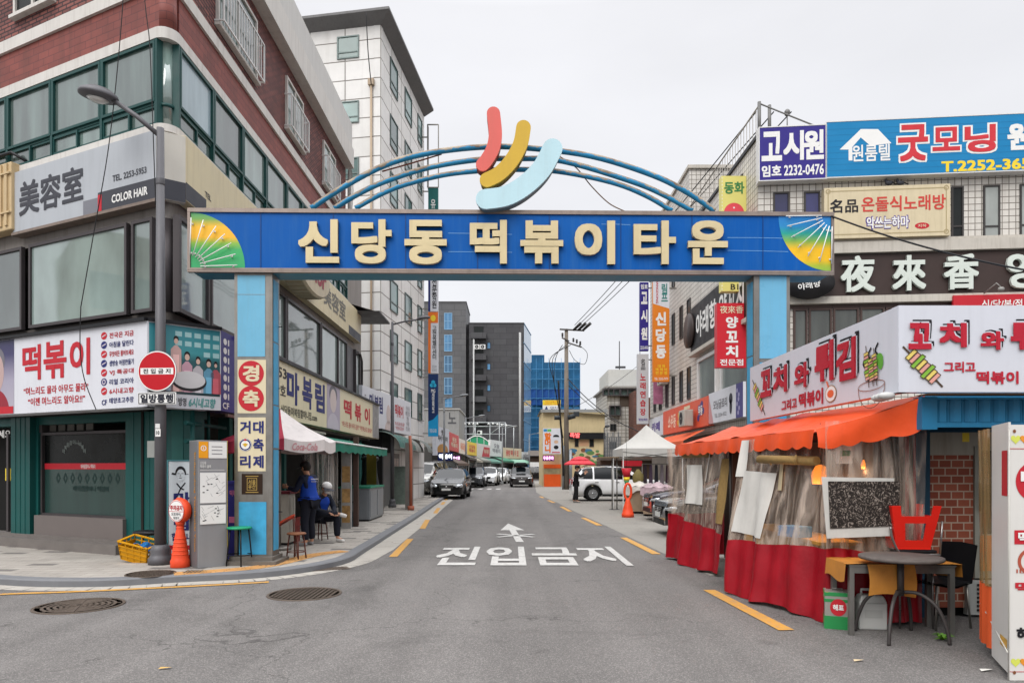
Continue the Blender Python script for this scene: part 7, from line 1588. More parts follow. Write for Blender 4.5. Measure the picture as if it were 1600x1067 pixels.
# ------------------------------------------------------------------ container snack bar with skewer signs
cb = M('container_blue','#1f6f97',.45,var=.12,scale=3,streak=.2,dirt='#1b3f50'); cdk = M('container_inner','#133c52',.6,var=.15)
XS,YF,YE = 3.68,6.5,10.55
FP = Frame(XS,YE,0,-1); FF = Frame(XS,YF,1,0); ZB,ZT = 2.335,3.155
ct = thing('container_bar','blue steel container used as a snack bar, with an open front and a brick-print wall','snack bar',(3.92,6.52,0))
b = MB(); b.box(0,.08,.9,4.0,0,2.28); b.box(0,6,3.9,4.0,0,2.28); b.box(0.0,6,.0,4.0,2.285,2.3); b.build('shell',cb,ct)
b = MB()
for k in range(40):
    x = .12+k*.14; b.add([(x,-.0,2.05),(x+.03,-.028,2.05),(x+.09,-.028,2.05),(x+.12,0,2.05),(x+.12,0,2.27),(x+.09,-.028,2.27),(x+.03,-.028,2.27),(x,0,2.27)],[(0,1,6,7),(1,2,5,6),(2,3,4,5)],False)
b.box(.0,6,.005,.08,2.0,2.284); b.box(0.0,6,-.04,.08,2.0,2.045); b.box(0,6,-.04,.08,2.262,2.284); b.box(-.03,.115,-.045,.1,1.98,2.29); b.build('front_beam',cb,ct)
b = MB(); b.box(.36,.6,.86,.9,0,2.0); b.build('side_post',cdk,ct)
yw = 7.42-6.52
bx0,bx1 = P(1452,0,7.42).x-3.92,P(1521,0,7.42).x-3.92; ztop = P(0,711,7.42).z
MB().box(bx0,bx1,yw,yw+.05,.1,ztop).build('brick_wall',brickmat('print_brick','#7d3a28','#96503a','#b09a88',.135,.085,.007,rough=.7,var=.25,streak=.1),ct)
MB().box(bx0,4,yw-.005,yw+.05,ztop+.001,2.0).build('upper_wall',M('wall_putty','#a39c8f',.7,var=.1,streak=.3),ct)
b = MB(); rect(b,P(1505,0,7.4).x-3.92,P(1516,0,7.4).x-3.92,P(0,690,7.4).z,P(0,676,7.4).z,yw-.008); b.build('notice',yellowink,ct)
dx0,dx1 = bx1+.005,bx1+.75; d_ = MB().box(dx0,dx1,yw-.02,yw+.02,.42,P(0,697,7.42).z).build('door',M('door_frame_grey','#8b8a80',.5,var=.1),ct)
b = MB(); rect(b,dx0+.07,dx1-.05,.9,P(0,704,7.42).z,yw-.024); b.build('glass',gl3,d_); b = MB(); rect(b,dx0+.05,dx1-.05,.5,.885,yw-.026); b.build('orange_panel',M('door_orange','#c9763a',.5,var=.12),d_); MB().tube([(dx0+.035,yw-.05,1.15),(dx0+.035,yw-.05,1.45)],.012,6).build('handle',black,d_)
b = MB(); b.box(dx0-.1,dx1,yw-.05,yw+.02,.03,.40)
q = b.build('fridge_base',M('fridge_white','#a9aaa6',.5,var=.1,streak=.25),ct); b = MB(); [b.box(dx0+.0,dx1-.04,yw-.06,yw-.051,.07+.045*k,.095+.045*k) for k in range(7)]; b.build('grille',black,q)
MB().box(.05,5.9,yw+.06,yw+.1,0,2.0).build('back_wall',darkm,ct)
b = MB(); b.box(-.1,6,-.25,-.05,2.295,2.3); b.build('drip_board',M('board_brown','#6a5138',.8,var=.3),ct); 
# skewer sign boards
swd = M('skewer_white','#c9cbd3',.35,var=.04,scale=1.5,streak=.12,dirt='#8c8d93')
def skewer(b_list,fn,s=1.0,y=-.006):
    """skewer drawing: stick and coloured pieces; fn maps (t along, w across)->(x,z)"""
    st,pk,gn,yl_ = b_list
    stroke(st,[fn(0,0),fn(1,0)],.022*s,y)
    cols = [yl_,pk,gn,yl_,pk,gn,yl_,pk]
    for k in range(8):
        t0 = .16+.085*k; m_ = cols[k]; w = .075*s if m_ is not gn else .1*s
        a,b2,c,d = fn(t0,-w),fn(t0+.075,-w*.9),fn(t0+.075,w),fn(t0,w*.9)
        m_.add([(p[0],y-.003-.0004*k,p[1]) for p in (a,b2,c,d)],[(0,1,2,3)],False); st_ = [a,b2,c,d,a]; stroke(st,st_,.008*s,y-.007)
def shadowtext(t,s,x0,z0,w,h,red,y=-.006):
    dx,dz = w*.05+.02,h*.07+.015
    put(t,'letter_shadow',s,x0+dx,z0+dz,w,h,y,blackink,.065); put(t,'letter_outline',s,x0+dx*.45,z0+dz*.45,w,h,y-.004,swd,.085); put(t,'lettering',s,x0,z0,w,h,y-.010,red,.08)
sred = M('skewer_red','#b01c30',.4,var=.05)
sk = FP.thing('skewer_sign','white board with red skewer-shop lettering running along the stall, street side','sign',0,0,ZB); WL = YE-YF; HL = ZT-ZB
MB().box(0,WL-.005,0,.12,0,HL).build('panel',swd,sk)
fu = lambda px: FP.at(px); fzz = lambda px,py: FP.at(px,py)[1]-ZB
for ch,x0,x1,yt,yb in (('꼬',1190,1207,578,620),('치',1210,1232,572,614),('와',1243,1266,567,606),('튀',1275,1305,535,597),('김',1309,1340,530,594)):
    xm = (x0+x1)/2; shadowtext(sk,ch,fu(x0),fzz(xm,yb),fu(x1)-fu(x0),fzz(xm,yt)-fzz(xm,yb),sred)
for ch,x0,x1,yt,yb in (('그리고',1222,1246,623,640),('떡볶이',1249,1287,610,634)): xm = (x0+x1)/2; put(sk,'lettering',ch,fu(x0),fzz(xm,yb),fu(x1)-fu(x0),fzz(xm,yt)-fzz(xm,yb),-.006,sred,.06)
L4 = [MB(),MB(),MB(),MB()]
a_,b_ = (fu(1176.5),fzz(1176.5,594)),(fu(1196),fzz(1196,648))
def mk_(a_,b_):
    dx,dz = b_[0]-a_[0],b_[1]-a_[1]; l = math.hypot(dx,dz); return lambda t,w: (a_[0]+dx*t-dz/l*w,a_[1]+dz*t+dx/l*w)
skewer(L4,mk_(a_,b_),.9)
# bowl, steam and plate drawing
xb,zb_ = fu(1362),fzz(1362,607)
ring_ = MB(); stroke(ring_,[(xb+.26*math.cos(a),zb_+.02+.22*math.sin(a)) for a in [math.pi+math.pi*k/14 for k in range(15)]],.01,-.006); stroke(ring_,[(xb+.26*math.cos(2*math.pi*k/20),zb_+.03+.05*math.sin(2*math.pi*k/20)) for k in range(21)],.008,-.006); ring_.build('bowl_drawing',M('drawing_brown','#8a5a48',.5),sk)
for k,(o1,o2,l) in enumerate(((-.1,.12,.28),(.06,.15,.3),(.0,.1,.22))): skewer(L4,mk_((xb+o1,zb_+.45-.05*k),(xb+o1+.06,zb_+.02)),.6,-.008-.004*k)
st_ = MB()
for x,z in ((1352,574),(1360,562),(1371,558)):
    x = fu(x); z = fzz(1360,z); stroke(st_,[(x+.03*math.sin(k*.9),z+.022*k-.06) for k in range(9)],.024,-.006)
st_.build('steam_drawing',blackink,sk)
b = MB(); disc(b,fu(1375),fzz(1375,561),.07,.06,-.007); disc(b,fu(1377),fzz(1377,566),.05,.07,-.0075); b.build('leaf_drawing',M('parsley','#5fa03a',.5),sk)
b = MB(); disc(b,fu(1299),fzz(1299,615),.14,.1,-.006); b.build('plate_rim',M('plate_brown2','#9a7550',.5),sk); b = MB(); disc(b,fu(1299),fzz(1299,615),.125,.088,-.008); b.build('plate_drawing',whiteink,sk); b = MB(); disc(b,fu(1299),fzz(1299,615),.08,.045,-.01); stroke(b,[(fu(1297)-.02,fzz(1297,604)),(fu(1295)-.03,fzz(1295,596))],.03,-.01); b.build('rice_cake_drawing',M('tteok_orange','#d9653a',.5),sk)
sk2 = FF.thing('skewer_sign','white board with red skewer-shop lettering facing the crossing above the blue container','sign',.003,0,ZB); MB().box(0,6,0,.12,0,HL+.005).build('panel',swd,sk2)
gu_ = lambda px: FF.at(px)-.003; gz_ = lambda py: FF.at(1500,py)[1]-ZB
for ch,x0,x1,yt,yb in (('꼬',1418,1454,505,546),('치',1466,1509,505,543),('와',1530,1567,518,547),('튀',1577,1622,502,548),('김',1630,1675,502,548)): shadowtext(sk2,ch,gu_(x0),gz_(yb),gu_(x1)-gu_(x0),gz_(yt)-gz_(yb),sred)
for ch,x0,x1,yt,yb in (('그리고',1474,1524,565,582),('떡볶이',1525,1591,580,600)): put(sk2,'lettering',ch,gu_(x0),gz_(yb),gu_(x1)-gu_(x0),gz_(yt)-gz_(yb),-.006,sred,.06)
skewer(L4 and [MB() for _ in range(4)],mk_((0,0),(1,1)),1)
M4 = [MB(),MB(),MB(),MB()]; skewer(M4,mk_((gu_(1411),gz_(542)),(gu_(1472),gz_(604))),.85)
for q,t in ((L4,sk),(M4,sk2)):
    for m_,c,n_ in zip(q,('#4a3a2c','#d79a8e','#7fb03c','#dcc66a'),('skewer_line','skewer_meat','skewer_leaf','skewer_onion')): m_.build(n_,M('sk_'+n_,c,.5),t)
b = MB(); [b.ball((3.62+.02*k,6.6+.1*k,2.31),.09,.06,.04,8,5) for k in range(3)]; tag(b.build('plastic_wrap',M('wrap_white','#bdbdbb',.3,var=.2)),'crumpled white plastic wrap tucked under the corner of the skewer boards','plastic wrap')
# ------------------------------------------------------------------ orange awning stall in front of the container
stall = thing('food_stall','orange-roofed street food stall with clear vinyl walls and red skirts','stall',(3.2,9.5,0)); ox,oy = 3.2,9.5
def S(x,y,z): return (x-ox,y-oy,z)
orm = M('tarp_orange','#e04e1c',.4,spec=.4,var=.13,scale=2.5,bump=.55,bscale=4.5,streak=.15,dirt='#9a4a30'); 
n__ = orm.node_tree
redtarp = M('tarp_red','#8f0c1b',.4,var=.22,scale=3,bump=.7,bscale=5,streak=.25,dirt='#3a0c12'); 
vin2 = vinylmat('stall_vinyl','#c4b2a2',.13,.72,(9,9,1.6))
FE = [Vector((2.95,12.25,2.04)),Vector((3.05,10.4,2.03)),Vector((3.10,8.8,2.03)),Vector((3.20,7.2,2.03))]; BE = [Vector((3.9,12.25,2.33)),Vector((3.9,10.4,2.33)),Vector((3.9,8.6,2.33)),Vector((3.93,6.52,2.31))]
fe,be = spline(FE,10),spline(BE,10); m_n = len(fe)
b = MB()
def can(u,v):
    i = min(int(u*(m_n-1)),m_n-2); f = u*(m_n-1)-i; a = fe[i].lerp(fe[i+1],f); c = be[i].lerp(be[i+1],f); p = c.lerp(a,v); p.z += -.05*math.sin(math.pi*v)*(1) + .03*noise.noise((u*9,v*2.5,.3)) - .02*abs(math.sin(u*12))*v + .008*math.sin(u*37+v*6); return S(*p)
b.grid(can,60,12); b.grid(lambda u,v: tuple(Vector(can(1-u,v))-Vector((0,0,.012))),60,6); b.build('canopy',orm,stall)
b = MB()
def valf(u,v):
    i = min(int(u*(m_n-1)),m_n-2); f = u*(m_n-1)-i; a = fe[i].lerp(fe[i+1],f); sc = .035*abs(math.sin(u*50)) if True else 0
    return S(a.x-.012-.02*math.sin(v*1.5)+.012*math.sin(u*60)*v,a.y,a.z-.01-(.17+sc*v)*v)
b.grid(valf,150,4)
n0,n1 = FE[-1],BE[-1]
def valn(u,v):
    a = n0.lerp(n1,u); d = .19+.12*u+.03*abs(math.sin(u*13)); return S(a.x+.02*math.sin(u*9)*v,a.y-.015-.03*math.sin(u*7+1)*v-.03*math.sin(v*2.5+u*3),a.z-.008-d*v-.025*math.sin(u*3.1))
b.grid(valn,60,8); b.build('valance',orm,stall)
# curtains: red skirt below, vinyl above
def curtain(p,q,zt,zr,name,lean=.27,bulge=.1,n=70,k1=19,k2=7):
    p = Vector(p); q = Vector(q); d = q-p; L_ = d.length; nn_ = Vector((d.y,-d.x,0)).normalized()
    def f(u,z): 
        ff = max(0,1-z/1.9); off = .03*math.sin(u*k1+z*1.2)*(.35+ff)+.022*math.sin(u*k2*5+1.7*z)+bulge*math.sin(math.pi*u)*ff*.5
        off += .018*noise.noise((u*L_*4+p.y,z*3,1.7))*(.4+ff)+.03*noise.noise((u*L_*2+p.x,z*1.3,4.1))*ff*1.5; w = p.lerp(q,u)+nn_*(off-lean*z/1.95); return S(w.x,w.y,z)
    zb_ = lambda u: .03+.025*math.sin(u*9+p.y)
    zr_ = lambda u: zr[0]+(zr[1]-zr[0])*u+.012*math.sin(u*11)
    b = MB(); b.grid(lambda u,v: f(u,zb_(u)+(zr_(u)-zb_(u))*v),n,24); o = b.build('skirt',redtarp,stall)
    b = MB(); b.grid(lambda u,v: f(u,zr_(u)+(zt-zr_(u))*v),n,10); b.build('vinyl_wall',vin2,stall)
    return f,nn_
f1,_ = curtain((2.77,12.2,0),(3.02,10.07,0),1.95,(.80,.64),'a')
f2,_ = curtain((2.76,8.86,0),(3.25,7.1,0),1.98,(.68,.77),'b',bulge=.14)
f3,_ = curtain((3.25,7.1,0),(4.22,6.98,0),2.1,(.78,.74),'c',lean=-.02,k1=11)
f4,_ = curtain((2.77,12.2,0),(3.85,12.3,0),1.95,(.8,.8),'d',lean=0)
def patch(f,u0,u1,z0,z1,mat,name,du=0,e_=.02,sl=0):
    b = MB()
    def g(u,v):
        p = Vector(f(u0+(u1-u0)*u+du*(1-v),z0+(z1-z0)*v+sl*u)); return p+Vector((-e_,-e_*.7,0))
    b.grid(g,8,8); return b.build(name,mat,stall)
sheet = M('sheet_white','#c3c0ba',.5,var=.10,scale=5,streak=.1)
bam = M('bamboo','#8f7446',.7,var=.3,scale=25)
patch(f1,.18,.52,1.02,1.66,sheet,'white_sheet',du=.10); patch(f1,.6,.66,1.4,1.9,sheet,'white_strip'); patch(f1,.86,1.0,.78,1.75,bam,'bamboo_strip')
patch(f2,.06,.42,.80,1.58,sheet,'white_sheet',du=-.02,sl=-.03); patch(f2,.44,.5,1.35,1.75,M('strip_cream','#b9a98a',.6),'cream_strip',du=.02)
patch(f2,.0,.08,1.5,1.97,sheet,'white_strip')
b = MB(); b.tube([Vector(f2(.30,1.72))+Vector((-.09,-.07,.0)),Vector(f2(.84,1.69))+Vector((-.1,-.07,0))],.05,12)
for u in (.42,.7): b.tube([Vector(f2(u,1.7))+Vector((-.15,-.1,-.05)),Vector(f2(u,1.7))+Vector((-.15,-.1,.06))],.01,5)
b.build('rolled_blind',bam,stall); b = MB(); b.tube([Vector(f1(.05,1.83)),Vector(f1(.6,1.83))],.05,8); b.build('rolled_blind',bam,stall)
# stall frame, counter, lamps inside
b = MB()
for x,y,z in ((3.1,12.15,1.9),(3.2,10.0,1.9),(3.16,8.9,1.9),(3.34,7.2,1.9),(4.15,7.1,2.1)): b.tube([S(x,y,0),S(x,y,z)],.022,6)
b.tube([S(3.1,12.15,1.9),S(3.2,10.0,1.9),S(3.16,8.9,1.9),S(3.34,7.2,1.9)],.02,6); b.build('pole',M('pole_dark','#3a3634',.5,metal=.5),stall)
b = MB(); b.box(*[c for c in (3.3-ox,3.72-ox,7.35-oy,9.7-oy,.1,.78)]); b.box(3.28-ox,3.78-ox,7.3-oy,9.75-oy,.785,.82); b.build('counter',M('counter_yellow','#a87a35',.5,var=.15),stall)
b = MB(); b.box(3.76-ox,3.88-ox,7.1-oy,12.1-oy,.02,2.2); b.build('inner_wall',M('stall_inside','#3b2a21',.8,var=.35,scale=3),stall)
b = MB(); b.box(3.2-ox,3.74-ox,9.9-oy,9.95-oy,.02,1.9); b.build('divider',M('stall_slats','#40261c',.7,var=.3),stall)
def bulb(x,y,z,r): 
    t = thing('pendant_lamp','warm lit pendant lamp glowing inside the orange stall' if r > .05 else 'small lit bulb inside the stall, above the dark panel','lamp',(x,y,z))
    MB().lathe([(r,-r*1.4),(r*1.15,0),(r*.6,r),(.01,r*1.2)],n=14).build('shade',M('lamp_shade','#d97a2a',.5,emit=1.2),t); MB().ball((0,0,-r*.3),r*.6).build('bulb',M('bulb_warm',(1,.55,.18),.5,var=0,emit=9),t); MB().tube([(0,0,r),(0,0,2.12-z)],.006,5).build('cord',wires,t)
    l = bpy.data.lights.new('lamp_light','POINT'); l.energy = 14 if r > .05 else 4; l.color = (1,.6,.28); l.shadow_soft_size = r; lo_ = bpy.data.objects.new('lamp_light',l); COL.objects.link(lo_); lo_.parent = t; lo_.location = (-.02,-.02,-r*2.2)
bulb(3.5,7.75,1.55,.085); bulb(3.78,7.3,1.66,.04)
tag(MB().box(0,.22,0,.3,0,.12).build('blue_box',M('box_blue','#3f6f9a',.5), loc=(3.22,7.7,.825), rot=(0,0,.4)),'small blue box on the yellow stall counter','box')
t = thing('packet','white and green paper packet hanging behind the vinyl near the small bulb','packet',(3.45,7.22,1.66)); MB().box(0,.15,0,.05,0,.3).build('body',whiteink,t); b = MB(); rect(b,.02,.13,.08,.14,-.003); rect(b,.02,.13,.2,.22,-.003); b.build('band',greenink,t); b = MB(); b.tube([(.07,.02,.3),(.07,.02,.42)],.004,4); b.build('string',wires,t)
# dark seaweed panel hung on the near wall
sp = thing('hanging_mat','tattered dark panel in a white border hung on the near vinyl wall of the stall','panel',(P(1289,0,6.93).x,6.93,P(0,841,6.93).z),R(-3)); w_ = P(1398,0,6.93).x-P(1289,0,6.93).x; h_ = P(0,745,6.93).z-P(0,841,6.93).z
MB().plate([(.02,.0),(w_*.93,.03),(w_*.97,h_*.98),(-.03,h_)],0,.012).build('border',sheet,sp)
sm = M('seaweed','#2c2521',.7,var=.1); n = sm.node_tree; g = n.nodes.new('ShaderNodeNewGeometry'); 
t_ = n.nodes.new('ShaderNodeTexNoise'); t_.inputs['Scale'].default_value = 15; t_.inputs['Detail'].default_value = 8; t_.inputs['Distortion'].default_value = 4; n.links.new(g.outputs['Position'],t_.inputs[0])
r_ = n.nodes.new('ShaderNodeValToRGB'); r_.color_ramp.elements[0].position = .5; r_.color_ramp.elements[0].color = (*lin('#211b18'),1); r_.color_ramp.elements[1].position = .62; r_.color_ramp.elements[1].color = (*lin('#8a8078'),1); e_ = r_.color_ramp.elements.new(.56); e_.color = (*lin('#4a4039'),1)
n.links.new(t_.outputs[0],r_.inputs[0]); n.links.new(r_.outputs[0],n.nodes['Principled BSDF'].inputs['Base Color'])
MB().plate([(.05,.10),(w_*1.0,.13),(w_*1.04,h_*.93),(.03,h_*.93)],-.008,-.002).build('mat',sm,sp)
# red cloth strip at the container corner
b = MB(); b.grid(lambda u,v:(4.1+.12*u,7.12+.03*math.sin(u*9),.72+1.25*v),8,4); tag(b.build('red_cloth',redtarp),'narrow strip of red tarpaulin at the right edge of the stall','cloth')
# --------------------------------------------------------- table group
tt = thing('table','steel-legged table covered with a tan vinyl cloth in front of the stall','table',(3.25,6.58,0),R(-3)); tm = M('table_steel','#7d7b77',.4,metal=.6,var=.15,streak=.2)
tan = M('vinyl_tan','#b57a35',.4,var=.22,scale=5,bump=.1,bscale=12)
for x,y in ((.03,.03),(.97,.03),(.03,.43),(.97,.43)): MB().bar((x,y,0),(x,y,.68),.045).build('leg',tm,tt)
b = MB(); b.box(0,1.0,0,.46,.665,.685); b.box(.05,.95,.01,.04,.60,.664); b.box(.05,.95,.42,.45,.60,.664); b.build('frame',tm,tt)
b = MB()
b.grid(lambda u,v:(-.03+1.08*u,-.02+.5*v,.692+.006*math.sin(u*9)*math.cos(v*5)),20,8)
b.grid(lambda u,v:(.16+.44*u+.015*math.sin(v*3),-.022-.02*math.sin(v*2),.692-.30*v+.02*math.sin(u*4)*v),10,8)
b.grid(lambda u,v:(-.032-.015*v,.0+.46*u,.692-.17*v-.02*math.sin(u*6)*v),10,4)
b.grid(lambda u,v:(1.05+.01*v,.0+.46*u,.692-.12*v-.05*u*v),8,4); b.build('cloth',tan,tt)
rtb = thing('round_table','round weathered slate-topped cafe table with four curved iron legs','table',(3.70,6.50,0)); 
slm = M('slate','#5b5450',.75,var=.3,scale=9,bump=.3,bscale=30); irn = M('bent_iron','#4a4645',.5,metal=.5,var=.15)
b = MB(); b.lathe([(.0,.745),(.355,.745),(.365,.755),(.362,.775),(.35,.78),(0,.78)],n=40); b.build('top',slm,rtb); b = MB(); b.tube([(0,0,.4),(0,0,.745)],.03,10); b.lathe([(.05,.73),(.14,.74)],n=12); b.build('pedestal',irn,rtb)
for k in range(4):
    a = k*math.pi/2-.75; c_,s_ = math.cos(a),math.sin(a)
    MB().tube(spline([(c_*.03,s_*.03,.44),(c_*.16,s_*.16,.435),(c_*.30,s_*.30,.33),(c_*.38,s_*.38,.14),(c_*.40,s_*.40,0)],5),.017,8).build('leg',irn,rtb)
# oil tin and jerrycan
ot = thing('oil_tin','green and white square oil tin with a red round label under the table','tin',(3.15,6.88,0),R(-22)); grn = M('tin_green','#2f8a4d',.35,metal=.2,var=.1); slv = M('tin_silver','#a5a29a',.35,metal=.5,var=.12)
MB().box(0,.25,0,.25,0,.37).build('body',slv,ot,bevel=.008)
b = MB(); [b.box(-.003,.253,-.003,.253,z0,z1) for z0,z1 in ((.0,.13),(.27,.30),(.33,.368))]; b.build('green_band',grn,ot); b = MB(); disc(b,.125,.22,.075,.085,-.006); q = b.build('red_label',redink,ot); put(q,'lettering','해표',.075,.19,.1,.06,-.008,whiteink,.05)
b = MB(); disc(b,0,.22,.075,.085,0); b.xf(Matrix.Translation((-.006,.125,0)) @ Matrix.Rotation(R(-90),4,'Z')); b.build('red_label',redink,ot); b = MB(); b.tube([(.08,.12,.37),(.08,.12,.39),(.17,.12,.39),(.17,.12,.37)],.006,5); b.build('handle',steel,ot)
jc = thing('jerrycan','white plastic jerrycan with a red cap under the table beside the oil tin','jerrycan',(3.47,6.82,0),R(-6)); jm = M('jerry_white','#b4b5b2',.35,var=.06)
b = MB(); b.box(0,.27,0,.17,.0,.27); b.add([(0,0,.27),(.27,0,.27),(.27,.17,.27),(0,.17,.27),(.03,.02,.34),(.24,.02,.34),(.24,.15,.34),(.03,.15,.34)],[(0,1,5,4),(1,2,6,5),(2,3,7,6),(3,0,4,7),(4,5,6,7)]); b.build('body',jm,jc,bevel=.015)
b = MB(); b.tube([(.05,.085,.34),(.05,.085,.39),(.16,.085,.39),(.18,.085,.34)],.014,8); b.build('handle',jm,jc); MB().lathe([(.03,.34),(.03,.385),(0,.385)],c=(.22,.085,0),n=14).build('cap',redink,jc); b = MB(); rect(b,.05,.22,.12,.2,-.004); b.build('embossed_panel',M('jerry_shade','#a6a7a4',.4),jc)
# chairs with red stool upside down
chx = thing('chair','black plastic chair with thin metal legs behind the table','chair',(4.35,7.0,0),R(15)); blp = M('chair_black','#19191b',.4,var=.1)
b = MB(); b.grid(lambda u,v:(-.22+.44*u,-.2+.42*v,.45+.02*math.cos(u*6)),8,6); b.grid(lambda u,v:(.22-.44*u,-.2+.42*v,.43+.02*math.cos((1-u)*6)),8,6); b.build('seat',blp,chx)
b = MB(); b.grid(lambda u,v:(.22+.07*v+.02*math.sin(u*3.1),-.2+.4*u,.45+.40*v-.03*abs(u-.5)*v),10,8); b.grid(lambda u,v:(.235+.07*v+.02*math.sin(u*3.1),.2-.4*u,.45+.40*v-.03*abs(u-.5)*v),10,8); b.build('backrest',blp,chx)
for x,y in ((-.18,-.17),(.2,-.17),(-.18,.18),(.2,.18)): MB().tube([(x,y,.44),(x*1.15,y*1.12,0)],.011,6).build('leg',steel,chx)
ch2 = thing('folding_chair','metal-framed black chair seat stacked upside up beneath the red stool','chair',(4.06,7.04,0),R(-4)); chrome = M('chrome_tube','#8c8987',.3,metal=.8)
b = MB(); b.box(-.2,.22,-.18,.2,.755,.79); b.build('seat',blp,ch2,bevel=.012); b = MB(); b.tube(spline([(-.24,-.19,1.02),(-.22,-.19,.9),(-.16,-.19,.77),(-.1,-.19,.745),(.24,-.19,.745)],5),.012,8); b.tube(spline([(-.24,.2,1.02),(-.22,.2,.9),(-.16,.2,.77),(-.1,.2,.745),(.24,.2,.745)],5),.012,8); b.tube([(.24,-.19,.745),(.26,-.19,1.08)],.011,6); b.build('frame',chrome,ch2)
for x,y in ((-.14,-.16),(.18,-.16),(-.14,.18),(.18,.18)): MB().tube([(x,y,.75),(x,y*1.1,0)],.011,6).build('leg',chrome,ch2)
rs_ = thing('stool','red plastic stool standing upside down on the chair behind the table','stool',(4.06,7.02,.795),R(-6)); rp = M('stool_red','#d8281e',.32,var=.05)
h_ = .44; b = MB()
b.box(-.16,.16,-.15,.15,0,.02)
for sy in (-1,1):                                          # two sides with a rounded opening
    fn = lambda x,z,sy=sy: (x,sy*(.15+.07*z/h_),z)
    def side(u,v,sy=sy):
        z = .02+(h_-.02)*v; hw = .16+.07*v; return (hw*(2*u-1),sy*(.15+.07*v),z)
    G_ = 12
    vs_l = [side(i/G_,j/G_) for j in range(G_+1) for i in range(G_+1)]; fs = []
    for j in range(G_):
        for i in range(G_):
            if (3 <= i <= 8 and 2 <= j <= 6) or (2 <= i <= 9 and j >= 9): continue
            fs.append((j*(G_+1)+i,j*(G_+1)+i+1,(j+1)*(G_+1)+i+1,(j+1)*(G_+1)+i))
    b.add(vs_l,fs,False)
for sx in (-1,1):
    G_ = 12; vs_l = [(sx*(.16+.07*j/G_),(.15+.07*j/G_)*(2*i/G_-1),.02+(h_-.02)*j/G_) for j in range(G_+1) for i in range(G_+1)]; fs = []
    for j in range(G_):
        for i in range(G_):
            if (3 <= i <= 8 and 2 <= j <= 6) or (2 <= i <= 9 and j >= 9): continue
            fs.append((j*(G_+1)+i,j*(G_+1)+i+1,(j+1)*(G_+1)+i+1,(j+1)*(G_+1)+i))
    b.add(vs_l,fs,False)
o = b.build('body',rp,rs_); sdf = o.modifiers.new('thick','SOLIDIFY'); sdf.thickness = .012
# weed and curbside bits
w0 = G(1474,1000); wd = thing('weed','small bright green weed growing from the asphalt by the table leg','plant',(w0.x,w0.y,0)); b = MB()
for k in range(26):
    a = random.uniform(0,6.28); l_ = random.uniform(.05,.12); c_,s_ = math.cos(a),math.sin(a); z = random.uniform(.02,.07); w2 = .014
    b.add([(0,0,.0),(c_*l_*.5-s_*w2,s_*l_*.5+c_*w2,z),(c_*l_,s_*l_,z*.8),(c_*l_*.5+s_*w2,s_*l_*.5-c_*w2,z)],[(0,1,2,3)],False)
b.build('leaves',M('weed_green','#5f8f2e',.6,var=.2,scale=30),wd)
# banner stall at the right edge
bs = thing('banner_stall','white banner-clad stall corner with clear and orange vinyl at the right edge','stall',(3.79,5.2,0)); bw_ = M('banner_white','#d0cdc8',.4,var=.05,scale=2,streak=.06)
ZH = 1.945
MB().box(0,1.6,0,.02,.0,ZH).build('front_banner',bw_,bs)
ang2 = math.atan2(.52,.18); q2 = (0,0,math.atan2(-.5,-.215))
pA = Vector((.215,.5,0)); pB = Vector((-.006,.004,0)); ra = math.atan2(pB.y-pA.y,pB.x-pA.x); La = (pB-pA).length
MB().box(0,La,0,.015,.05,ZH+.02).build('side_banner',bw_,bs,loc=pA,rot=(0,0,ra))
pC = Vector((.36,.86,0)); Lc = (pA-pC).length; rc = math.atan2(pA.y-pC.y,pA.x-pC.x)
b = MB(); b.grid(lambda u,v:(Lc*u,.02*math.sin(u*14+v*3),.62+(ZH-.62)*v),10,8); b.build('vinyl_wall',vinylmat('brown_vinyl','#9a7d52',.45,.8,(8,8,1.2)),bs,loc=pC,rot=(0,0,rc)); b = MB(); b.grid(lambda u,v:(Lc*u,.02*math.sin(u*14),.1+.52*v),10,6); b.build('orange_skirt',M('skirt_orange','#d4592d',.5,var=.12),bs,loc=pC,rot=(0,0,rc))
MB().box(.6,1.6,.1,.8,.0,ZH-.05).build('inner_box',darkm,bs)
b = MB(); disc(b,.20,P(0,752,5.2).z,.155,.155,-.003,36); b.build('red_disc',redink,bs)
b = MB(); lettering(b,'떡',.08,P(0,765,5.2).z,.3,.15,-.006,.05); b.build('lettering',whiteink,bs)
b = MB(); rect(b,.035,.45,P(0,850,5.2).z,P(0,828,5.2).z,-.003); o = b.build('red_band',redink,bs); put(o,'lettering','떡볶이',.06,P(0,848,5.2).z,.28,.085,-.006,whiteink,.05)
b = MB(); ring(b,.16,P(0,877,5.2).z,.075,.10,-.003,30); lettering(b,'ILLUA',.05,P(0,895,5.2).z,.25,.03,-.003,.01); b.build('lettering',M('brick_ink','#a8503c',.5),bs)
put(bs,'lettering','떡볶이',.04,P(0,926,5.2).z,.45,.085,-.003,redink,.06); put(bs,'lettering','하',.05,P(0,1000,5.2).z,.1,.1,-.003,blackink,.07)
b = MB()
def heart(b,x,z,s,y): 
    pts = [(x+s*16*math.sin(t)**3/17,y,z+s*(13*math.cos(t)-5*math.cos(2*t)-2*math.cos(3*t)-math.cos(4*t))/17) for t in [2*math.pi*k/24 for k in range(24)]]; b.add([(x,y,z)]+pts,[(0,1+(k+1)%24,1+k) for k in range(24)],False)
for zc in (P(0,686,5.2).z,P(0,1034,5.2).z):
    b = MB(); heart(b,.045,zc,.04,-.003); b.build('heart_print',M('heart_lime','#c9cf5a',.5),bs); b = MB(); heart(b,.115,zc,.04,-.003); b.build('heart_print',M('heart_orange','#d88a2e',.5),bs); b = MB(); rect(b,.0,1.6,zc-.075,zc-.07,-.003); b.build('line_print',redink,bs)
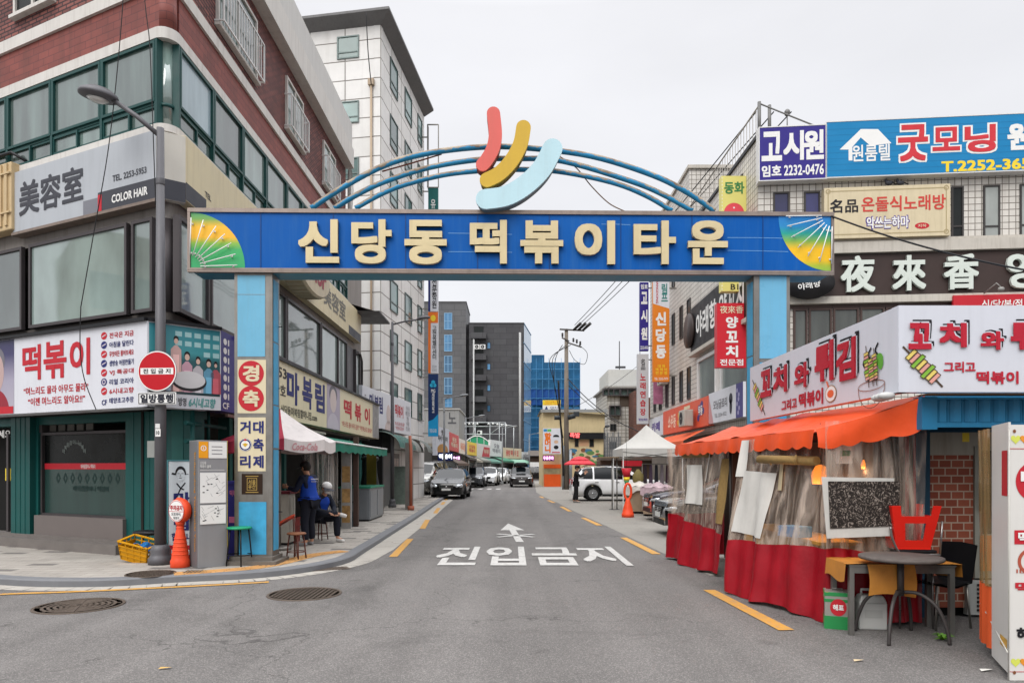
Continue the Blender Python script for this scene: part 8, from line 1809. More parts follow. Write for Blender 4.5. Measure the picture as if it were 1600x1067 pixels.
b = MB(); [disc(b,.035,z,.012,.014,-.004,12) for z in (.06,ZH-.05)]; b.build('eyelet',M('eyelet','#7a4a2c',.4),bs)
sb = MB(); 
for s_,z,h_,m_ in (('떡볶',.78,.12,redink),('주',.55,.12,redink),('해드림',.38,.1,blackink),('미',1.18,.12,blackink)):
    put(bs,'lettering',s_,.25 if len(s_)<3 else .15,z,La*.35 if len(s_)<3 else La*.6,h_,-.003,m_,.06).location = pA; bs.children[-1].rotation_euler = (0,0,ra)
b = MB(); rect(b,.3,La-.03,.22,.3,-.003); b.build('heart_strip',M('strip_print','#d2a24a',.5,var=.5,scale=25),bs,loc=pA,rot=(0,0,ra)); b = MB(); rect(b,.35,La-.02,1.4,1.75,-.003); b.build('red_print',redink,bs,loc=pA,rot=(0,0,ra))
b = MB(); b.tube([Vector((.36,.84,.42)),Vector((.2,.45,.3)),Vector((-.03,-.02,.22))],.006,5); b.tube([(-.01,-.01,1.9),(-.015,-.01,.0)],.005,5); b.build('cord',M('cord_white','#b9b6ae',.6),bs)
# ------------------------------------------------------------------ cars
def paint(key, col, metal=.35): return M('car_'+key, col, .28, metal=metal, var=.03, coat=1.0)
cglass = M('car_glass','#0c1013',.05,var=0,spec=.4,coat=0); lampg = M('headlight_glass','#c3c8cc',.08,metal=.5,var=.1,coat=1.0); chromem = M('car_chrome','#c9c9c9',.15,metal=1.0,var=0); alloy = M('alloy_rim','#a5a7a9',.25,metal=.8,var=.05); plas = M('black_plastic','#151516',.55,var=.1); platem = M('number_plate_white','#d5d6d3',.5,var=.03)
def lerpz(prof, y):
    for (a,za),(c,zc) in zip(prof,prof[1:]):
        if a <= y <= c:
            t = (y-a)/(c-a) if c > a else 0; return za+(zc-za)*t
    return prof[0][1] if y < prof[0][0] else prof[-1][1]
SHAPES = {  # profile of the top line (y,z) front to rear, cowl y, roof-front y, roof-rear y, tail y, belt, wheel y's, wheel radius
 'suv': dict(L=4.7,W=1.86,prof=[(-2.35,.72),(-2.28,.90),(-2.0,.985),(-1.15,1.09),(-.35,1.60),(.0,1.67),(.7,1.70),(1.6,1.64),(1.85,1.58),(2.2,1.12),(2.32,1.0),(2.35,.75)],cowl=-1.15,rf=-.35,rr=1.85,tail=2.2,belt=1.02,wh=(-1.45,1.35),r=.36),
 'mpv': dict(L=4.4,W=1.76,prof=[(-2.2,.66),(-2.12,.82),(-1.8,.93),(-1.2,1.06),(-.35,1.54),(.0,1.60),(.8,1.61),(1.6,1.54),(1.8,1.48),(2.1,1.1),(2.18,1.0),(2.2,.75)],cowl=-1.2,rf=-.35,rr=1.8,tail=2.1,belt=.98,wh=(-1.35,1.3),r=.32),
 'sedan': dict(L=5.0,W=1.9,prof=[(-2.5,.62),(-2.44,.80),(-2.1,.90),(-1.0,1.0),(-.1,1.40),(.3,1.46),(.9,1.45),(1.35,1.36),(2.0,1.06),(2.42,1.02),(2.5,.75)],cowl=-1.0,rf=-.1,rr=1.2,tail=2.0,belt=.93,wh=(-1.6,1.5),r=.35),
 'van': dict(L=5.1,W=1.92,prof=[(-2.55,.74),(-2.47,.95),(-2.2,1.07),(-1.75,1.2),(-.95,1.78),(-.6,1.88),(.6,1.93),(2.0,1.9),(2.4,1.84),(2.52,1.2),(2.55,.7)],cowl=-1.75,rf=-.95,rr=2.4,tail=2.52,belt=1.15,wh=(-1.65,1.5),r=.34)}
def car(shape, label, loc, rz, pm_, front='suv', rack=False, box=False, lowtrim=True, name='parked_car', cat='car', spokes=10):
    sp = SHAPES[shape]; L_,W_ = sp['L'],sp['W']/2; prof = sp['prof']; hz = sp['belt']; roof = max(z for _,z in prof)
    t = thing(name,label,cat,loc,rz)
    ys = set(y for y,_ in prof); ys |= {-L_/2+.02,-L_/2+.06,-L_/2+.14,-L_/2+.3,L_/2-.05,L_/2-.15}
    for w in sp['wh']:
        for k in range(-8,9): ys.add(w+k*(sp['r']+.07)/8)
    pil = [(sp['cowl']+sp['rf'])/2+.62, .55+sp['cowl']*.1+.55] 
    bp1 = sp['rf']+.72; bp2 = min(bp1+.95, sp['rr']-.35)
    for p_ in (bp1,bp2): ys |= {p_-.04,p_+.04}
    ys |= {sp['cowl']+.12, sp['rr']-.12}
    ys = sorted(y for y in ys if -L_/2 <= y <= L_/2); q = [ys[0]]
    for y in ys[1:]:
        if y-q[-1] > .012: q.append(y)
    ys = q
    def hw(y):
        e = max(0,(abs(y)-(L_/2-.42))/.42); return W_*(1-.22*e**2.2)*(1-.03*max(0,-y/L_*2))
    def zl(y):
        z = .24 if abs(y) < L_/2-.25 else .24+.05*(abs(y)-(L_/2-.25))/.25
        for w in sp['wh']:
            d = abs(y-w); Ra = sp['r']+.065
            if d < Ra: z = max(z, sp['r']+math.sqrt(Ra*Ra-d*d))
        return z
    def ringp(y):
        w = hw(y); zt = lerpz(prof,y); z0 = zl(y); bl = min(hz+.04*(y/L_+.5), zt-.015); tt_ = max(0,min(1,(zt-bl)/(roof-bl))) if roof > bl else 0
        z0 = min(z0, bl-.05)
        p = [(w*.72,z0),(w*.975,z0+.012),(w,z0+(bl-z0)*.4),(w*.995,z0+(bl-z0)*.8),(w*.955,bl)]
        if zt-bl < .09: p += [(w*.86,bl+(zt-bl)*.45),(w*.55,bl+(zt-bl)*.85),(0,zt)]
        else:
            wr = w*(.92-.14*tt_); z6 = zt-.035-.03*tt_; p += [((w*.935+wr)/2+.012,bl+(z6-bl)*.5),(wr,z6),(wr*.82,zt-.018),(0,zt)][0:2]+[(0,zt)] if False else [((w*.935+wr)/2+.015,bl+(z6-bl)*.55),(wr*.93,z6),(0,zt)]
        return p
    rings = [ringp(y) for y in ys]; body,gf,gr2 = MB(),MB(),MB(); gsd = {}
    NP = 8
    def pt(i,j,s): x,z = rings[i][j]; return (s*x,ys[i],z)
    for i in range(len(ys)-1):
        ym = (ys[i]+ys[i+1])/2
        for s in (1,-1):
            for j in range(NP-1):
                m_ = body
                zt = lerpz(prof,ym)
                if j in (4,5) and sp['cowl']+.05 < ym < sp['tail']-.06 and zt-hz > .1 and all(abs(ym-p_) > .039 for p_ in (bp1,bp2)) and (j == 4 or sp['rf'] < ym < sp['rr']):
                    m_ = gsd.setdefault((s,(ym > bp1)+(ym > bp2)),MB())
                if j == 6 and sp['cowl'] < ym < sp['rf']: m_ = gf
                if j in (6,) and sp['rr'] < ym < sp['tail']: m_ = gr2
                v = [pt(i,j,s),pt(i+1,j,s),pt(i+1,j+1,s),pt(i,j+1,s)]
                m_.add(v,[(0,1,2,3)] if s > 0 else [(3,2,1,0)],True)
    for i,rev in ((0,False),(len(ys)-1,True)):
        v = [pt(i,j,1) for j in range(NP)]+[pt(i,j,-1) for j in range(NP-2,-1,-1)]
        body.add(v,[tuple(range(len(v)))[::-1] if rev else tuple(range(len(v)))],False)
    def weld(o):
        bm = bmesh.new(); bm.from_mesh(o.data); bmesh.ops.remove_doubles(bm,verts=bm.verts,dist=.0008); bmesh.ops.recalc_face_normals(bm,faces=bm.faces); bm.to_mesh(o.data); bm.free(); return o
    weld(body.build('body',pm_,t)); [weld(g_.build('side_window',cglass,t)) for g_ in gsd.values()]; weld(gf.build('windscreen',cglass,t)); weld(gr2.build('rear_window',cglass,t))
    b = MB(); b.box(-W_*.72,W_*.72,-L_/2+.25,L_/2-.25,.22,.5); b.build('underbody',plas,t)
    # wheels
    for w in sp['wh']:
        for s in (-1,1):
            x = s*(W_-.125); wh = MB(); r = sp['r']; pr = [(r*.62,-.11),(r*.93,-.11),(r,-.07),(r,.07),(r*.93,.11),(r*.62,.11)]
            wh.lathe(pr,n=28,caps=False); wh.xf(Matrix.Translation((x,w,r)) @ Matrix.Rotation(R(90),4,'Y')); wo = wh.build('wheel',rubber,t)
            rm = MB(); f_ = .085
            rm.lathe([(r*.58,f_-.02),(r*.68,f_),(r*.64,f_+.012),(r*.58,f_-.01)],n=28); rm.lathe([(0,f_-.0),(r*.15,f_+.008),(r*.16,f_-.03)][::-1],n=14)
            for k in range(spokes//2):
                a = 2*math.pi*k/(spokes//2)
                for da in (-.16,.16): rm.bar((math.cos(a)*r*.1,math.sin(a)*r*.1,f_-.005),(math.cos(a+da)*r*.62,math.sin(a+da)*r*.62,f_-.008),.035,.02)
            rm.xf(Matrix.Translation((x,w,r)) @ Matrix.Rotation(R(90*s),4,'Y')); rm.build('rim',alloy,wo)
            dk_ = MB(); dk_.lathe([(0,.04),(r*.64,.04)],n=20); dk_.xf(Matrix.Translation((x,w,r)) @ Matrix.Rotation(R(90*s),4,'Y')); dk_.build('brake_disc',plas,wo)
    # front end
    yf = -L_/2; zf = prof[1][1]
    for s in (-1,1):
        h = MB(); h.ball((0,0,0),.24,.15,.085 if front != 'mpv' else .13,14,8); h.xf(Matrix.Translation((s*W_*.70,yf+.15,zf-.15)) @ Matrix.Rotation(R(22*s),4,'Z') @ Matrix.Rotation(R(-10*s),4,'Y')); h.build('headlight',lampg,t)
        g = MB(); g.ball((s*W_*.66,yf+.05,.42),.09,.05,.055,10,6); g.build('fog_light',lampg,t)
        m2 = MB(); m2.ball((s*(W_+.07),sp['cowl']+.35,hz+.12),.075,.06,.075,10,7); m2.bar((s*(W_-.06),sp['cowl']+.33,hz+.04),(s*(W_+.05),sp['cowl']+.35,hz+.09),.04); m2.build('mirror',pm_,t)
        tl = MB(); tl.box(s*W_*.62,s*W_*.8,L_/2-.06,L_/2+.012,.8,1.05); tl.build('tail_light',M('tail_red','#8d1518',.2,coat=1),t)
    gz = zf-.18
    b = MB(); b.plate([(-W_*.36,gz-.11),(W_*.36,gz-.11),(W_*.42,gz+.09),(-W_*.42,gz+.09)],yf-.015,yf+.1); go_ = b.build('grille',plas,t)
    b = MB(); [b.box(-W_*.40,W_*.40,yf-.024,yf-.014,gz-.09+.045*k,gz-.075+.045*k) for k in range(4)]; b.ball((0,yf-.02,gz),.055,.015,.04,10,6); b.build('grille_bar',chromem,go_)
    b = MB(); b.plate([(-W_*.6,.27),(W_*.6,.27),(W_*.55,.40),(-W_*.55,.40)],yf-.012,yf+.12); b.build('air_intake',plas,t)
    b = MB(); b.box(-.23,.23,yf-.035,yf-.01,.45,.56); pl_ = b.build('licence_plate',platem,t)
    if lowtrim:
        b = MB()
        for s in (-1,1): b.box(s*W_*.985,s*(W_*1.006),sp['wh'][0]+.45,sp['wh'][1]-.45,.245,.34)
        for w in sp['wh']:
            for s in (-1,1):
                Ra = sp['r']+.06; pts = [(s*(W_*1.0),w+Ra*math.cos(a),sp['r']+Ra*math.sin(a)) for a in [R(-8)+R(196)*k/16 for k in range(17)]]; b.tube(pts,.028,6)
        b.build('wheel_trim',plas if front != 'sedan' else pm_,t)
    if rack:
        b = MB(); [b.tube([(s*W_*.66,sp['rf']+.25,roof-.06),(s*W_*.66,sp['rf']+.4,roof+.03),(s*W_*.66,sp['rr']-.3,roof+.02),(s*W_*.66,sp['rr']-.1,roof-.07)],.018,6) for s in (-1,1)]; b.build('roof_rail',plas,t)
    b = MB(); [b.box(s*(W_*1.0-.012),s*(W_*1.0+.012),y_-.09,y_+.09,hz-.13,hz-.10) for s in (-1,1) for y_ in (bp1-.2,bp2-.15)]; b.build('door_handle',chromem,t)
    if box:
        rb_ = MB(); rb_.box(-.42,.42,-.55,1.45,roof+.03,roof+.33); tag(rb_.build('roof_box',plas,loc=loc,rot=(0,0,rz),bevel=.09),'black roof box carried on the dark car coming up the road','roof box')
    return t
car('mpv','black people carrier with round headlights parked by the kerb facing us',(P(699.5,0,34.4).x,36.6,0),R(-2),paint('black','#0b0c0e'),'mpv',True)
car('van','silver passenger van parked half on the left footway behind the black people carrier',(-5.02,39.75,.05),R(-9),paint('silver','#9c9a94',.6),'suv',name='parked_van',cat='van')
car('suv','dark grey sport utility car parked behind the black people carrier on the left',(P(739,0,54.5).x,56.8,0),R(-3),paint('grey','#4f5256',.5),rack=True)
car('suv','white sport utility car parked in the row on the left, beyond the dark grey one',(P(762,0,60).x,62.2,0),R(-3),paint('white','#e2e3e4',0))
car('mpv','white hatchback, farthest white car of the row on the left',(P(780,0,66.5).x,68.6,0),R(-8),paint('white','#e2e3e4'),'sedan',lowtrim=False)
car('sedan','black saloon half hidden behind the dark car with the roof box',(P(795,0,76).x,78.6,0),R(-2),paint('black','#0b0c0e'),'sedan',lowtrim=False)
car('suv','dark car with a black roof box standing in the right lane facing us',(P(814.5,0,55.2).x,57.5,0),R(1),paint('darkbrown','#25211f',.4),box=True)
car('suv','black sport utility car crossing far off at the end of the street',(P(842,0,86).x,86.5,0),R(80),paint('black','#0b0c0e'))
car('suv','white sport utility car parked sideways beside the white tent',(5.22,33.55,0),R(90),paint('white','#e2e3e4'),rack=True)
car('sedan','black luxury saloon nosing out from behind the orange stall',(6.03,16.45,0),R(-90),paint('black','#0b0c0e'),'sedan',lowtrim=False)
car('sedan','dark plum-grey saloon parked behind the black luxury saloon',(6.62,20.9,0),R(-90),paint('plum','#2a2730',.5),'sedan',lowtrim=False)

# ------------------------------------------------------------------ tent, goods and street bits on the right
tn = thing('market_tent','white pyramid market tent beside the parked white car','tent',(4.12,25.4,0)); tw,td = 2.25,2.5; tnt = M('tent_white','#b8b6b1',.7,var=.06,scale=2,streak=.06); pz_ = 2.33
b = MB()
def roofq(a,c): 
    def f(u,v): p = Vector(a).lerp(Vector(c),u).lerp(Vector((tw/2,td/2,3.28)),v); p.z -= .16*math.sin(math.pi*v)*(.6+.4*math.sin(math.pi*u)); return p
    return f
co_ = [(0,0,pz_),(tw,0,pz_),(tw,td,pz_),(0,td,pz_)]
for k in range(4): b.grid(roofq(co_[k],co_[(k+1)%4]),8,8,False)
for k in range(4):
    a,c = Vector(co_[k]),Vector(co_[(k+1)%4]); b.grid(lambda u,v: a.lerp(c,u)-Vector((0,0,.3*v+.01*math.sin(u*30)*v)),20,2)
b.build('canopy',tnt,tn)
for x,y in ((.02,.02),(tw-.02,.02),(.02,td-.02),(tw-.02,td-.02)): MB().bar((x,y,0),(x,y,pz_),.035).build('leg',white,tn)
b = MB(); [b.bar(p,q,.02) for p,q in (((0,0,1.95),(tw,0,2.2)),((0,0,2.2),(tw,0,1.95)),((tw,0,1.95),(tw,td,2.2)))]; b.build('truss',steel,tn)
def bin_(label,x,y,w,d,h,top):
    t = thing('goods_bin',label,'goods bin',(x,y,0),R(-12)); b = MB(); b.add([(0,0,.08),(w,0,.08),(w,d,.08),(0,d,.08),(-.05,-.05,h),(w+.05,-.05,h),(w+.05,d+.05,h),(-.05,d+.05,h)],[(0,1,5,4),(1,2,6,5),(2,3,7,6),(3,0,4,7),(0,3,2,1)],False); b.build('body',M('bin_card','#a08b74',.7,var=.15,streak=.15),t)
    b = MB(); b.grid(lambda u,v:(-.1+(w+.2)*u,-.1+(d+.2)*v,h+.16*math.sin(math.pi*u)*math.sin(math.pi*v)+.03*math.sin(u*19+v*7)),16,12); b.grid(lambda u,v:(-.1+(w+.2)*u,-.1-.03*v,h-.22*v*(1+.4*math.sin(u*9))),16,3); b.build('cover',top,t); b = MB(); [b.ball((x_,y_,.04),.05,.03,.04,8,6) for x_ in (.05,w-.05) for y_ in (.05,d-.05)]; b.build('castor',plas,t)
bin_('tan goods bin under a clear cover with clothes on top, nearest the dark saloon',4.35,22.6,.85,.9,.95,M('cover_clothes','#a58f94',.5,var=.5,scale=7)); bin_('tan goods bin under a pale plastic cover behind the first one',4.0,23.9,.8,.9,.95,M('cover_pale','#bdb6ad',.4,var=.3,scale=6))
rk = thing('clothes_rack','rack of hanging clothes under the white tent','clothes rack',(4.9,25.7,0)); b = MB(); b.tube([(0,0,0),(0,0,1.75),(1.4,.3,1.75),(1.4,.3,0)],.02,6); b.build('rail',steel,rk)
for k,c_ in enumerate(('#3a2f38','#5b4a5c','#2f3036','#8a7f86','#4a3340','#26262b')):
    x = .12+.22*k; b = MB(); b.grid(lambda u,v:(x+.06*math.sin(u*6.3)*(.6+.4*v),.3*x/1.4+.17*(2*u-1)*(1 if v > .1 else .6),1.72-(.75+.1*math.sin(k*3))*v),8,6); b.build('garment',M('garment'+c_,c_,.8,var=.25,scale=12),rk)
mq = thing('mannequin','clothed dummy torso in an olive jacket under the tent','mannequin',(P(997,0,24.8).x,24.8,0)); b = MB(); b.lathe([(.14,.95),(.2,1.15),(.2,1.35),(.08,1.5),(.05,1.55)],n=14); b.build('torso',M('olive_jacket','#6d6139',.8,var=.25,scale=12),mq); b = MB(); b.tube([(0,0,0),(0,0,.95)],.02,6); b.lathe([(.2,0),(.2,.03)],n=14); b.build('stand',steel,mq)
for k,(px,lab) in enumerate(((956.5,'left one of the two thin steel poles standing beside the white car'),(964,'right one of the two thin steel poles standing beside the white car'))):
    p = G(px,796); t = thing('thin_pole',lab,'pole',(p.x,p.y,0)); b = MB(); b.tube([(0,0,.02),(0,0,P(0,715,p.y).z)],.022,8); b.build('pole',steel,t); b = MB(); b.lathe([(.12,0),(.12,.015),(.03,.03)],n=14); b.build('base',black,t)
b = MB(); b.box(-.35,.55,-.25,.3,0,.04); tag(b.build('plank_shelf',M('plank','#7d6a53',.7,var=.2),loc=(P(957,0,26).x-.3,26.2,1.98)),'brown plank laid across the tops of the two thin poles','shelf')
# orange bollard with ring and a coloured spinner
bt_ = G(981,808); t = thing('ring_bollard','orange plastic bollard with a ring top on the concrete apron','bollard',(bt_.x,bt_.y,0)); om = MATS['bollard_orange']
b = MB(); b.lathe([(.2,0),(.2,.12),(.18,.14),(.15,.3),(.075,.55),(.06,.6)],n=20); b.build('stand',om,t); b = MB(); b.tube([(.11*math.cos(a),0,.83+.26*math.sin(a)) for a in [2*math.pi*k/20 for k in range(20)]],.04,8,closed=True); b.build('ring',om,t)
t = thing('wind_spinner','red, yellow and green fabric spinner hanging above the ring bollard','spinner',(P(979,0,22.9).x,22.9,P(0,757,22.9).z)); hh = P(0,731,22.9).z-P(0,757,22.9).z
for k,(r0,r1,z0,z1,c) in enumerate(((.05,.09,0,.25,'green_ink'),(.09,.11,.25,.45,'yellow_ink'),(.11,.17,.45,1,'red_ink'))): b = MB(); b.lathe([(r0,hh*z0),(r1,hh*z1)],n=14); b.build('band',MATS[c],t)
b = MB(); b.tube([(0,0,hh),(0,0,1.9+.35)],.005,4); b.build('string',wires,t)
# parasol, booth, pole
rp_ = thing('parasol','red two-tier parasol behind the man in black','parasol',(P(906,0,44).x,44,0)); b = MB(); b.lathe([(1.02,1.78),(1.0,1.86),(.55,2.12),(.5,2.16)],n=10,smooth=False); b.lathe([(.62,2.12),(.25,2.3),(0,2.34)],n=10,smooth=False); b.build('canopy',M('parasol_bright','#c3202f',.5,var=.06),rp_); b = MB(); b.tube([(0,0,0),(0,0,2.2)],.025,6); b.lathe([(.25,0),(.25,.08)],n=12); b.build('pole',steel,rp_)
oa,ob_ = P(850.5,0,57).x,P(876,0,57).x; t = thing('orange_booth','small orange vinyl booth with a cloudy window band near the utility pole','booth',(oa,57,0)); w_ = ob_-oa
MB().box(0,w_,0,1.3,0,1.05).build('skirt',M('booth_orange','#d9571f',.5,var=.1),t); MB().box(.01,w_-.01,.01,1.29,1.051,1.55).build('window_band',M('booth_vinyl','#9a8a6a',.4,var=.3,scale=4),t); MB().box(-.02,w_+.02,-.02,1.32,1.551,1.87).build('top_band',MATS['booth_orange'],t)
t = thing('led_sign','pink lit LED sign box above the orange booth','LED sign',(P(848,0,56).x,56,P(0,720,56).z)); w_ = P(866,0,56).x-P(848,0,56).x; h_ = P(0,711,56).z-P(0,720,56).z; MB().box(0,w_,0,.15,0,h_).build('case',M('led_case_pink','#4a1660',.4),t); put(t,'lettering','무료주차',w_*.05,h_*.15,w_*.9,h_*.7,-.004,M('led_pinkish',(1,.45,.75),.5,var=0,emit=1.6),.05)
t = thing('hanging_sign','white sign with orange vertical letters and a simple drawn face, on the beige low building','sign',(P(848.5,0,56.5).x,56.5,P(0,709,56.5).z)); w_ = P(876.5,0,56.5).x-P(848.5,0,56.5).x; h_ = P(0,669,56.5).z-P(0,709,56.5).z
MB().box(0,w_,0,.25,0,h_).build('panel',signwhite,t)
b = MB(); rect(b,.04,w_*.22,h_*.87,h_*.97,-.004); b.build('blue_block',M('blk_blue','#2f80b5',.5),t); b = MB(); rect(b,w_*.24,w_*.46,h_*.87,h_*.97,-.004); b.build('green_block',M('blk_green','#63a85a',.5),t)
put(t,'lettering','할\n머\n니',w_*.08,h_*.05,w_*.38,h_*.78,-.004,orangeink,.08,line=.9); b = MB(); disc(b,w_*.73,h_*.66,.26,.2,-.004,a0=0,a1=math.pi); disc(b,w_*.73,h_*.26,.2,.16,-.004); b.build('drawing',blackink,t); b = MB(); disc(b,w_*.73,h_*.47,.18,.14,-.004); b.build('drawing',M('peach','#c9a58a',.5),t); b = MB(); rect(b,w_*.5,w_*.95,h_*.04,h_*.08,-.004); b.build('strip',redink,t)
# low beige building with LED board
lb = thing('beige_building','low beige building with a dark LED board and painted wall scene behind the utility pole','building',(P(872,0,58).x,58,0)); lw_ = P(945,0,58).x-P(872,0,58).x; zt = P(0,640,58).z
MB().box(-1.3,lw_,0,8,0,zt).build('wall',M('beige_wall','#c8b68e',.8,var=.12,scale=1,streak=.2),lb); b = MB(); b.add([(-1.5,-.4,zt),(lw_+.3,-.4,zt-.5),(lw_+.3,8,zt-.5),(-1.5,8,zt)],[(0,1,2,3)]); b.box(-1.5,lw_+.2,-.42,-.3,zt-.25,zt); b.build('roof',M('low_roof','#8b8c8a',.7,var=.15),lb)
b = MB(); b.box(P(888,0,58).x-P(872,0,58).x,lw_,-.3,0,P(0,686,58).z,P(0,676,58).z); ledb = b.build('led_board',black,lb); put(ledb,'lettering','족발',P(890,0,58).x-P(872,0,58).x,P(0,684,58).z,.85,.42,-.305,M('led_red',(1,.12,.12),.5,var=0,emit=1.5),.03)
for x0,x1 in ((898,904),(921,928)): win(lb,(0,0,0),P(x0,0,58).x-P(872,0,58).x,P(x1,0,58).x-P(872,0,58).x,P(0,698,58).z,P(0,686,58).z,0,brf,gl3,.05,.05)
b = MB(); rect(b,P(905,0,58).x-P(872,0,58).x,P(920,0,58).x-P(872,0,58).x,P(0,697,58).z,P(0,687,58).z,-.01); b.build('peach_panel',M('peach_panel','#c49a78',.6),lb)
random.seed(3)
for c_,n_ in (('#3d6f8a',7),('#5b7f4a',9),('#c2b7a6',8),('#7a4f38',5)):
    b = MB()
    for k in range(n_): disc(b,random.uniform(.2,lw_-.2)*1.0,P(0,random.uniform(703,724),58).z,random.uniform(.12,.4),random.uniform(.08,.25),-.006-.001*k,12)
    b.build('wall_painting',M('mural'+c_,c_,.7,var=.2),lb)
# utility pole with wires
up = thing('utility_pole','tall concrete utility pole with a crossarm of insulators behind the red parasol','utility pole',(P(885,0,50).x,50,0)); ztp = P(0,514,50).z; cpole = M('concrete_pole','#7b7268',.8,var=.15,streak=.3)
b = MB(); b.tube([(0,0,0),(0,0,ztp*.5),(0,0,ztp)],[.2,.17,.13],14); b.build('pole',cpole,up); b = MB(); b.tube([(.3,-.1,0),(.28,-.1,2.9)],.12,10); b.tube([(-.25,-.1,0),(-.22,-.1,3.2)],.08,8); b.build('cable_duct',M('duct_grey','#8b8f92',.4,metal=.5),up)
b = MB(); b.bar((-.5,-.15,ztp-.05),(1.3,-.15,ztp-.15),.1); b.bar((-.35,-.15,P(0,528,50).z),(.2,-.15,P(0,534,50).z),.09); b.bar((.1,-.15,P(0,536,50).z),(1.1,-.15,P(0,543,50).z),.09); b.build('crossarm',M('arm_dark','#4b4744',.6),up)
b = MB()
for x,z in ((-.3,P(0,527,50).z),(.5,P(0,535,50).z),(.75,P(0,537,50).z),(1.0,P(0,540,50).z)): b.lathe([(.05,0),(.09,.1),(.05,.15),(.09,.22),(.04,.3)],c=(x,-.15,z),n=10)
for x in (.5,.85,1.2): b.tube([(x,-.15,ztp-.12),(x+.5,-.6,ztp+.3)],[.09,.12],8)
b.build('insulator',M('insulator','#2b2826',.35),up)
b = MB()
for k in range(3): b.tube(spline([(.3*k-.3,-.2,ztp-1.2),(-.8-.2*k,-.2,ztp-2.2),(-.9,-.2,ztp-4),(-.55,-.2,ztp-6),(-.25,-.2,ztp-8)],6),.025,5)
b.tube(spline([(.9,-.2,ztp-1.2),(1.5,-.2,ztp-1.8),(1.3,-.2,ztp-2.6),(.6,-.2,ztp-2.3),(.2,-.2,ztp-1.6)],6),.02,5); b.tube(spline([(-.6,-.2,ztp-3.8),(-.5,-.2,ztp-6),(-.3,-.2,3),(-.25,-.2,1)],6),.07,6); b.build('dropper',wires,up)
b = MB(); b.tube([(.1,-.3,P(0,653,50).z),(.6,-.4,P(0,650,50).z)],.18,10); b.box(.5,.9,-.5,-.2,P(0,651,50).z,P(0,644,50).z); b.tube([(-.9,-.3,P(0,653,50).z),(-.5,-.3,P(0,653,50).z)],.16,10); b.build('transformer_box',M('transformer','#33383c',.5),up)
for k in range(3): 
    a = P(898+6*k,508,49.5); c = P(963+22*k,446,30)+Vector((4.0,-6,4.5))
    cable(sag(a,c,.25),.022,['leftmost of the three high wires leading from the utility pole towards us','middle one of the three high wires leading from the utility pole towards us','rightmost of the three high wires leading from the utility pole towards us'][k])
cable(sag(P(886,590,50),P(1003,676,42),.5),.03,'lower black cable running right from the utility pole over the beige building'); cable(sag(P(886,600,50),P(968,662,60),.3),.025,'thin cable from the utility pole to the white apartment house'); cable(sag(P(890,640,50),P(1010,560,60),.3),.018,'thin cable rising from the utility pole past the white apartment house')
bn2 = tag(MB().grid(lambda u,v:(P(0,0,1).x+2.2*u,.1*math.sin(u*5),-.6*v+.75*u*.35+.1*math.sin(u*7)),12,4).build('loose_net',M('net_band','#1750a8'),loc=P(903,641,122)),'loose strip of blue netting flying out from the netted building','netting')
# white apartment house with brown brick neighbour
wh_ = thing('apartment_house','white tiled apartment house with dark window boxes beyond the white tent','building',(P(949,0,66).x,66,0)); tile_f = brickmat('far_white_tile','#bdbab4','#b3b0aa','#77726a',.35,.35,.03,rough=.6,offset=0,var=.12,streak=.25); wz = lambda py: P(0,py,66).z; wx_ = lambda px: P(px,0,66).x-P(949,0,66).x
MB().box(0,wx_(1012),0,9,0,wz(606)).build('wall',tile_f,wh_); b = MB(); b.box(-.3,wx_(1012),-.5,9,wz(607),wz(604)); b.build('slab',M('slab_grey','#8d8a86',.7,streak=.3),wh_); MB().box(wx_(953),wx_(1000),1,8,wz(606),wz(575)).build('penthouse',M('penthouse_white','#b9b9b5',.7,var=.08,streak=.15),wh_)
win(wh_,(0,0,0),wx_(941),wx_(968),wz(619),wz(608),0,dframe,gl1,.08,.5,mull=(wx_(950),wx_(958))); win(wh_,(0,0,0),wx_(968.5),wx_(992),wz(619),wz(608),0,dframe,gl1,.08,.4,mull=(wx_(980),))
win(wh_,(0,0,0),wx_(951),wx_(969),wz(650),wz(634),0,dframe,gl1,.08,.6,mull=(wx_(960),)); win(wh_,(0,0,0),wx_(953),wx_(963),wz(673),wz(662),0,dframe,gl3,.06,.08,mull=(wx_(958),)); win(wh_,(0,0,0),wx_(953),wx_(963),wz(702),wz(690),0,dframe,gl3,.06,.08)
MB().box(wx_(968),wx_(983),-.05,0,wz(635),wz(619.5)).build('brown_panel',M('brown_panel','#4d4239',.7),wh_); MB().box(wx_(982),wx_(990),-3,-.1,wz(740),wz(616)).build('brick_tower',brickmat('far_brown_brick','#6d4a40','#5f4038','#4a3832',.5,.16,.02,var=.2),wh_); MB().box(wx_(990.2),wx_(1014),-3,-.1,wz(740),wz(626)).build('brick_wing',MATS['far_brown_brick'],wh_)
b = MB(); b.tube([(wx_(973),2,wz(575)),(wx_(973),2,wz(527))],.05,5); b.bar((wx_(973)-.4,2,wz(569)),(wx_(973)+.6,2,wz(569)),.2); b.tube([(wx_(1000),0,wz(575)),(wx_(1000),0,wz(540))],.03,5); b.build('aerial',M('aerial_dark','#3f3f42',.5),wh_)
t = thing('small_sign','small dark red sign on the roof between the low building and the apartment house','sign',(P(933,0,60).x,60,P(0,668,60).z)); MB().box(0,.45,0,.1,0,.55).build('panel',M('small_red','#7d3a34',.5),t); b = MB(); b.box(.08,.37,-.01,0,.15,.4); b.build('print',M('small_pale','#b9aaa2',.5),t); MB().tube([(.2,.05,0),(.2,.05,-1.2)],.03,5).build('post',steel,t)
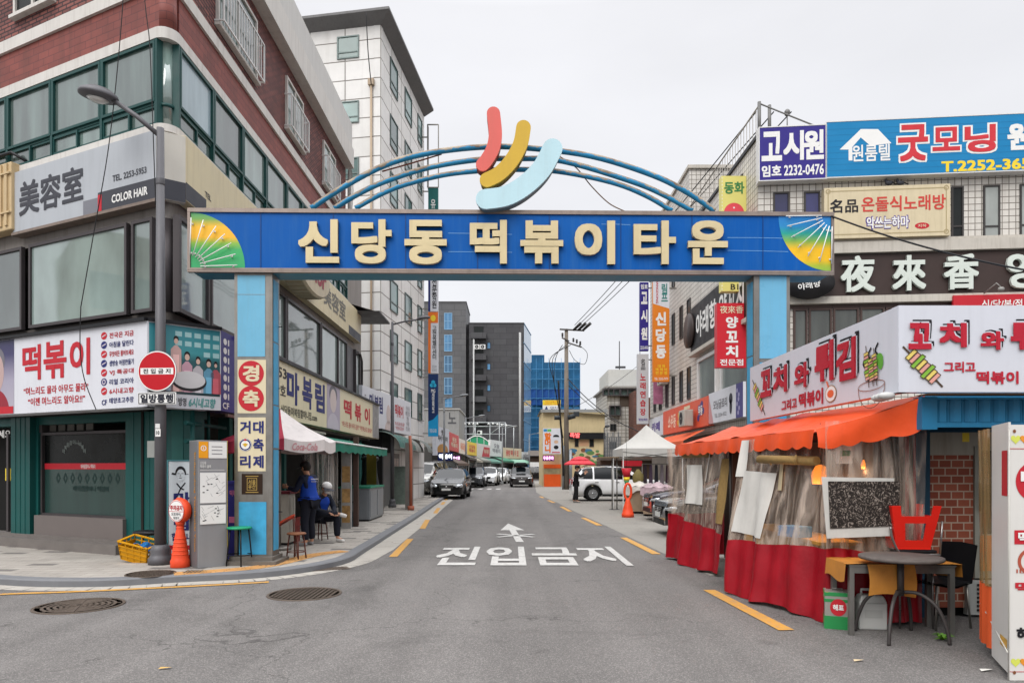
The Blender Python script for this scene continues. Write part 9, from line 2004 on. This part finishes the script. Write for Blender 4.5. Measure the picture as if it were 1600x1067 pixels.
street_lamp('street_lamp','dark short post lamp in front of the white apartment house',(P(944,0,56).x,56,0),.06,P(0,668,56).z,((0,0,P(0,668,56).z-.1),(.1,0,P(0,668,56).z+.02)),(.22,.22,1.2),M('post_dark','#2f2f33',.5))
b = MB()
for k in range(9): b.box(.12*k,.12*k+.07,0,.1,0,1.6+.2*math.sin(k*2))
tag(b.build('stacked_boards',M('boards_grey','#6b6f72',.6,var=.3,scale=4),loc=(P(946,0,46).x,46,P(0,717,46).z)),'stack of grey boards stored on the low roof behind the white car','boards'); tag(MB().box(0,5,0,2.5,0,.15).build('low_roof',M('low_roof_brown','#5a5048',.7,var=.2),loc=(P(938,0,46).x,45.5,P(0,719,46).z)),'low flat shed roof behind the white car','roof')
b = MB(); b.box(0,5,.6,2.5,0,P(0,719.5,46).z); tag(b.build('shed',M('shed_brown','#59473c',.8,var=.25),loc=(P(938,0,46).x,45.5,0)),'dark low shed behind the white car','shed')
tag(MB().box(0,1.3,0,.05,0,.35).build('red_banner',redink,loc=(P(972,0,44).x,44,P(0,728,44).z)),'small red banner on the shed behind the white car','banner')
# wires over the left facade
for x0,y0,x1,y1,x2,y2,Y,lab in ((192,0,168,240,126,480,10.7,'long black cable hanging down across the hair salon sign'),(226,0,236,120,243,320,10.75,'thin black cable hanging beside the lamp post')):
    cable([P(x0,y0-60,Y),P(x0,y0,Y),P((x0+x1)/2+2,(y0+y1)/2,Y),P(x1,y1,Y),P((x1+x2)/2,(y1+y2)/2,Y),P(x2,y2,Y)],.008,lab)
cable([P(126,480,10.4),P(125,540,10.4),P(131,590,10.4),P(150,640,10.5)],.008,'thin black cable curving down over the white shop sign')

nb_ = thing('reflection_block','unseen plain tan block added across the side street for the window panes to mirror','building',(-38,2.5,0))  # out of view, added to give the left windows something to reflect
MB().box(-9,0,0,5.6,0,15).build('wall',M('reflection_block_tan','#9a8f7e',.8,var=.2,streak=.3),nb_)
for k in range(3): MB().box(0.002,.05,.6,5,2.6+4*k,4.6+4*k).build('window',gl3,nb_)
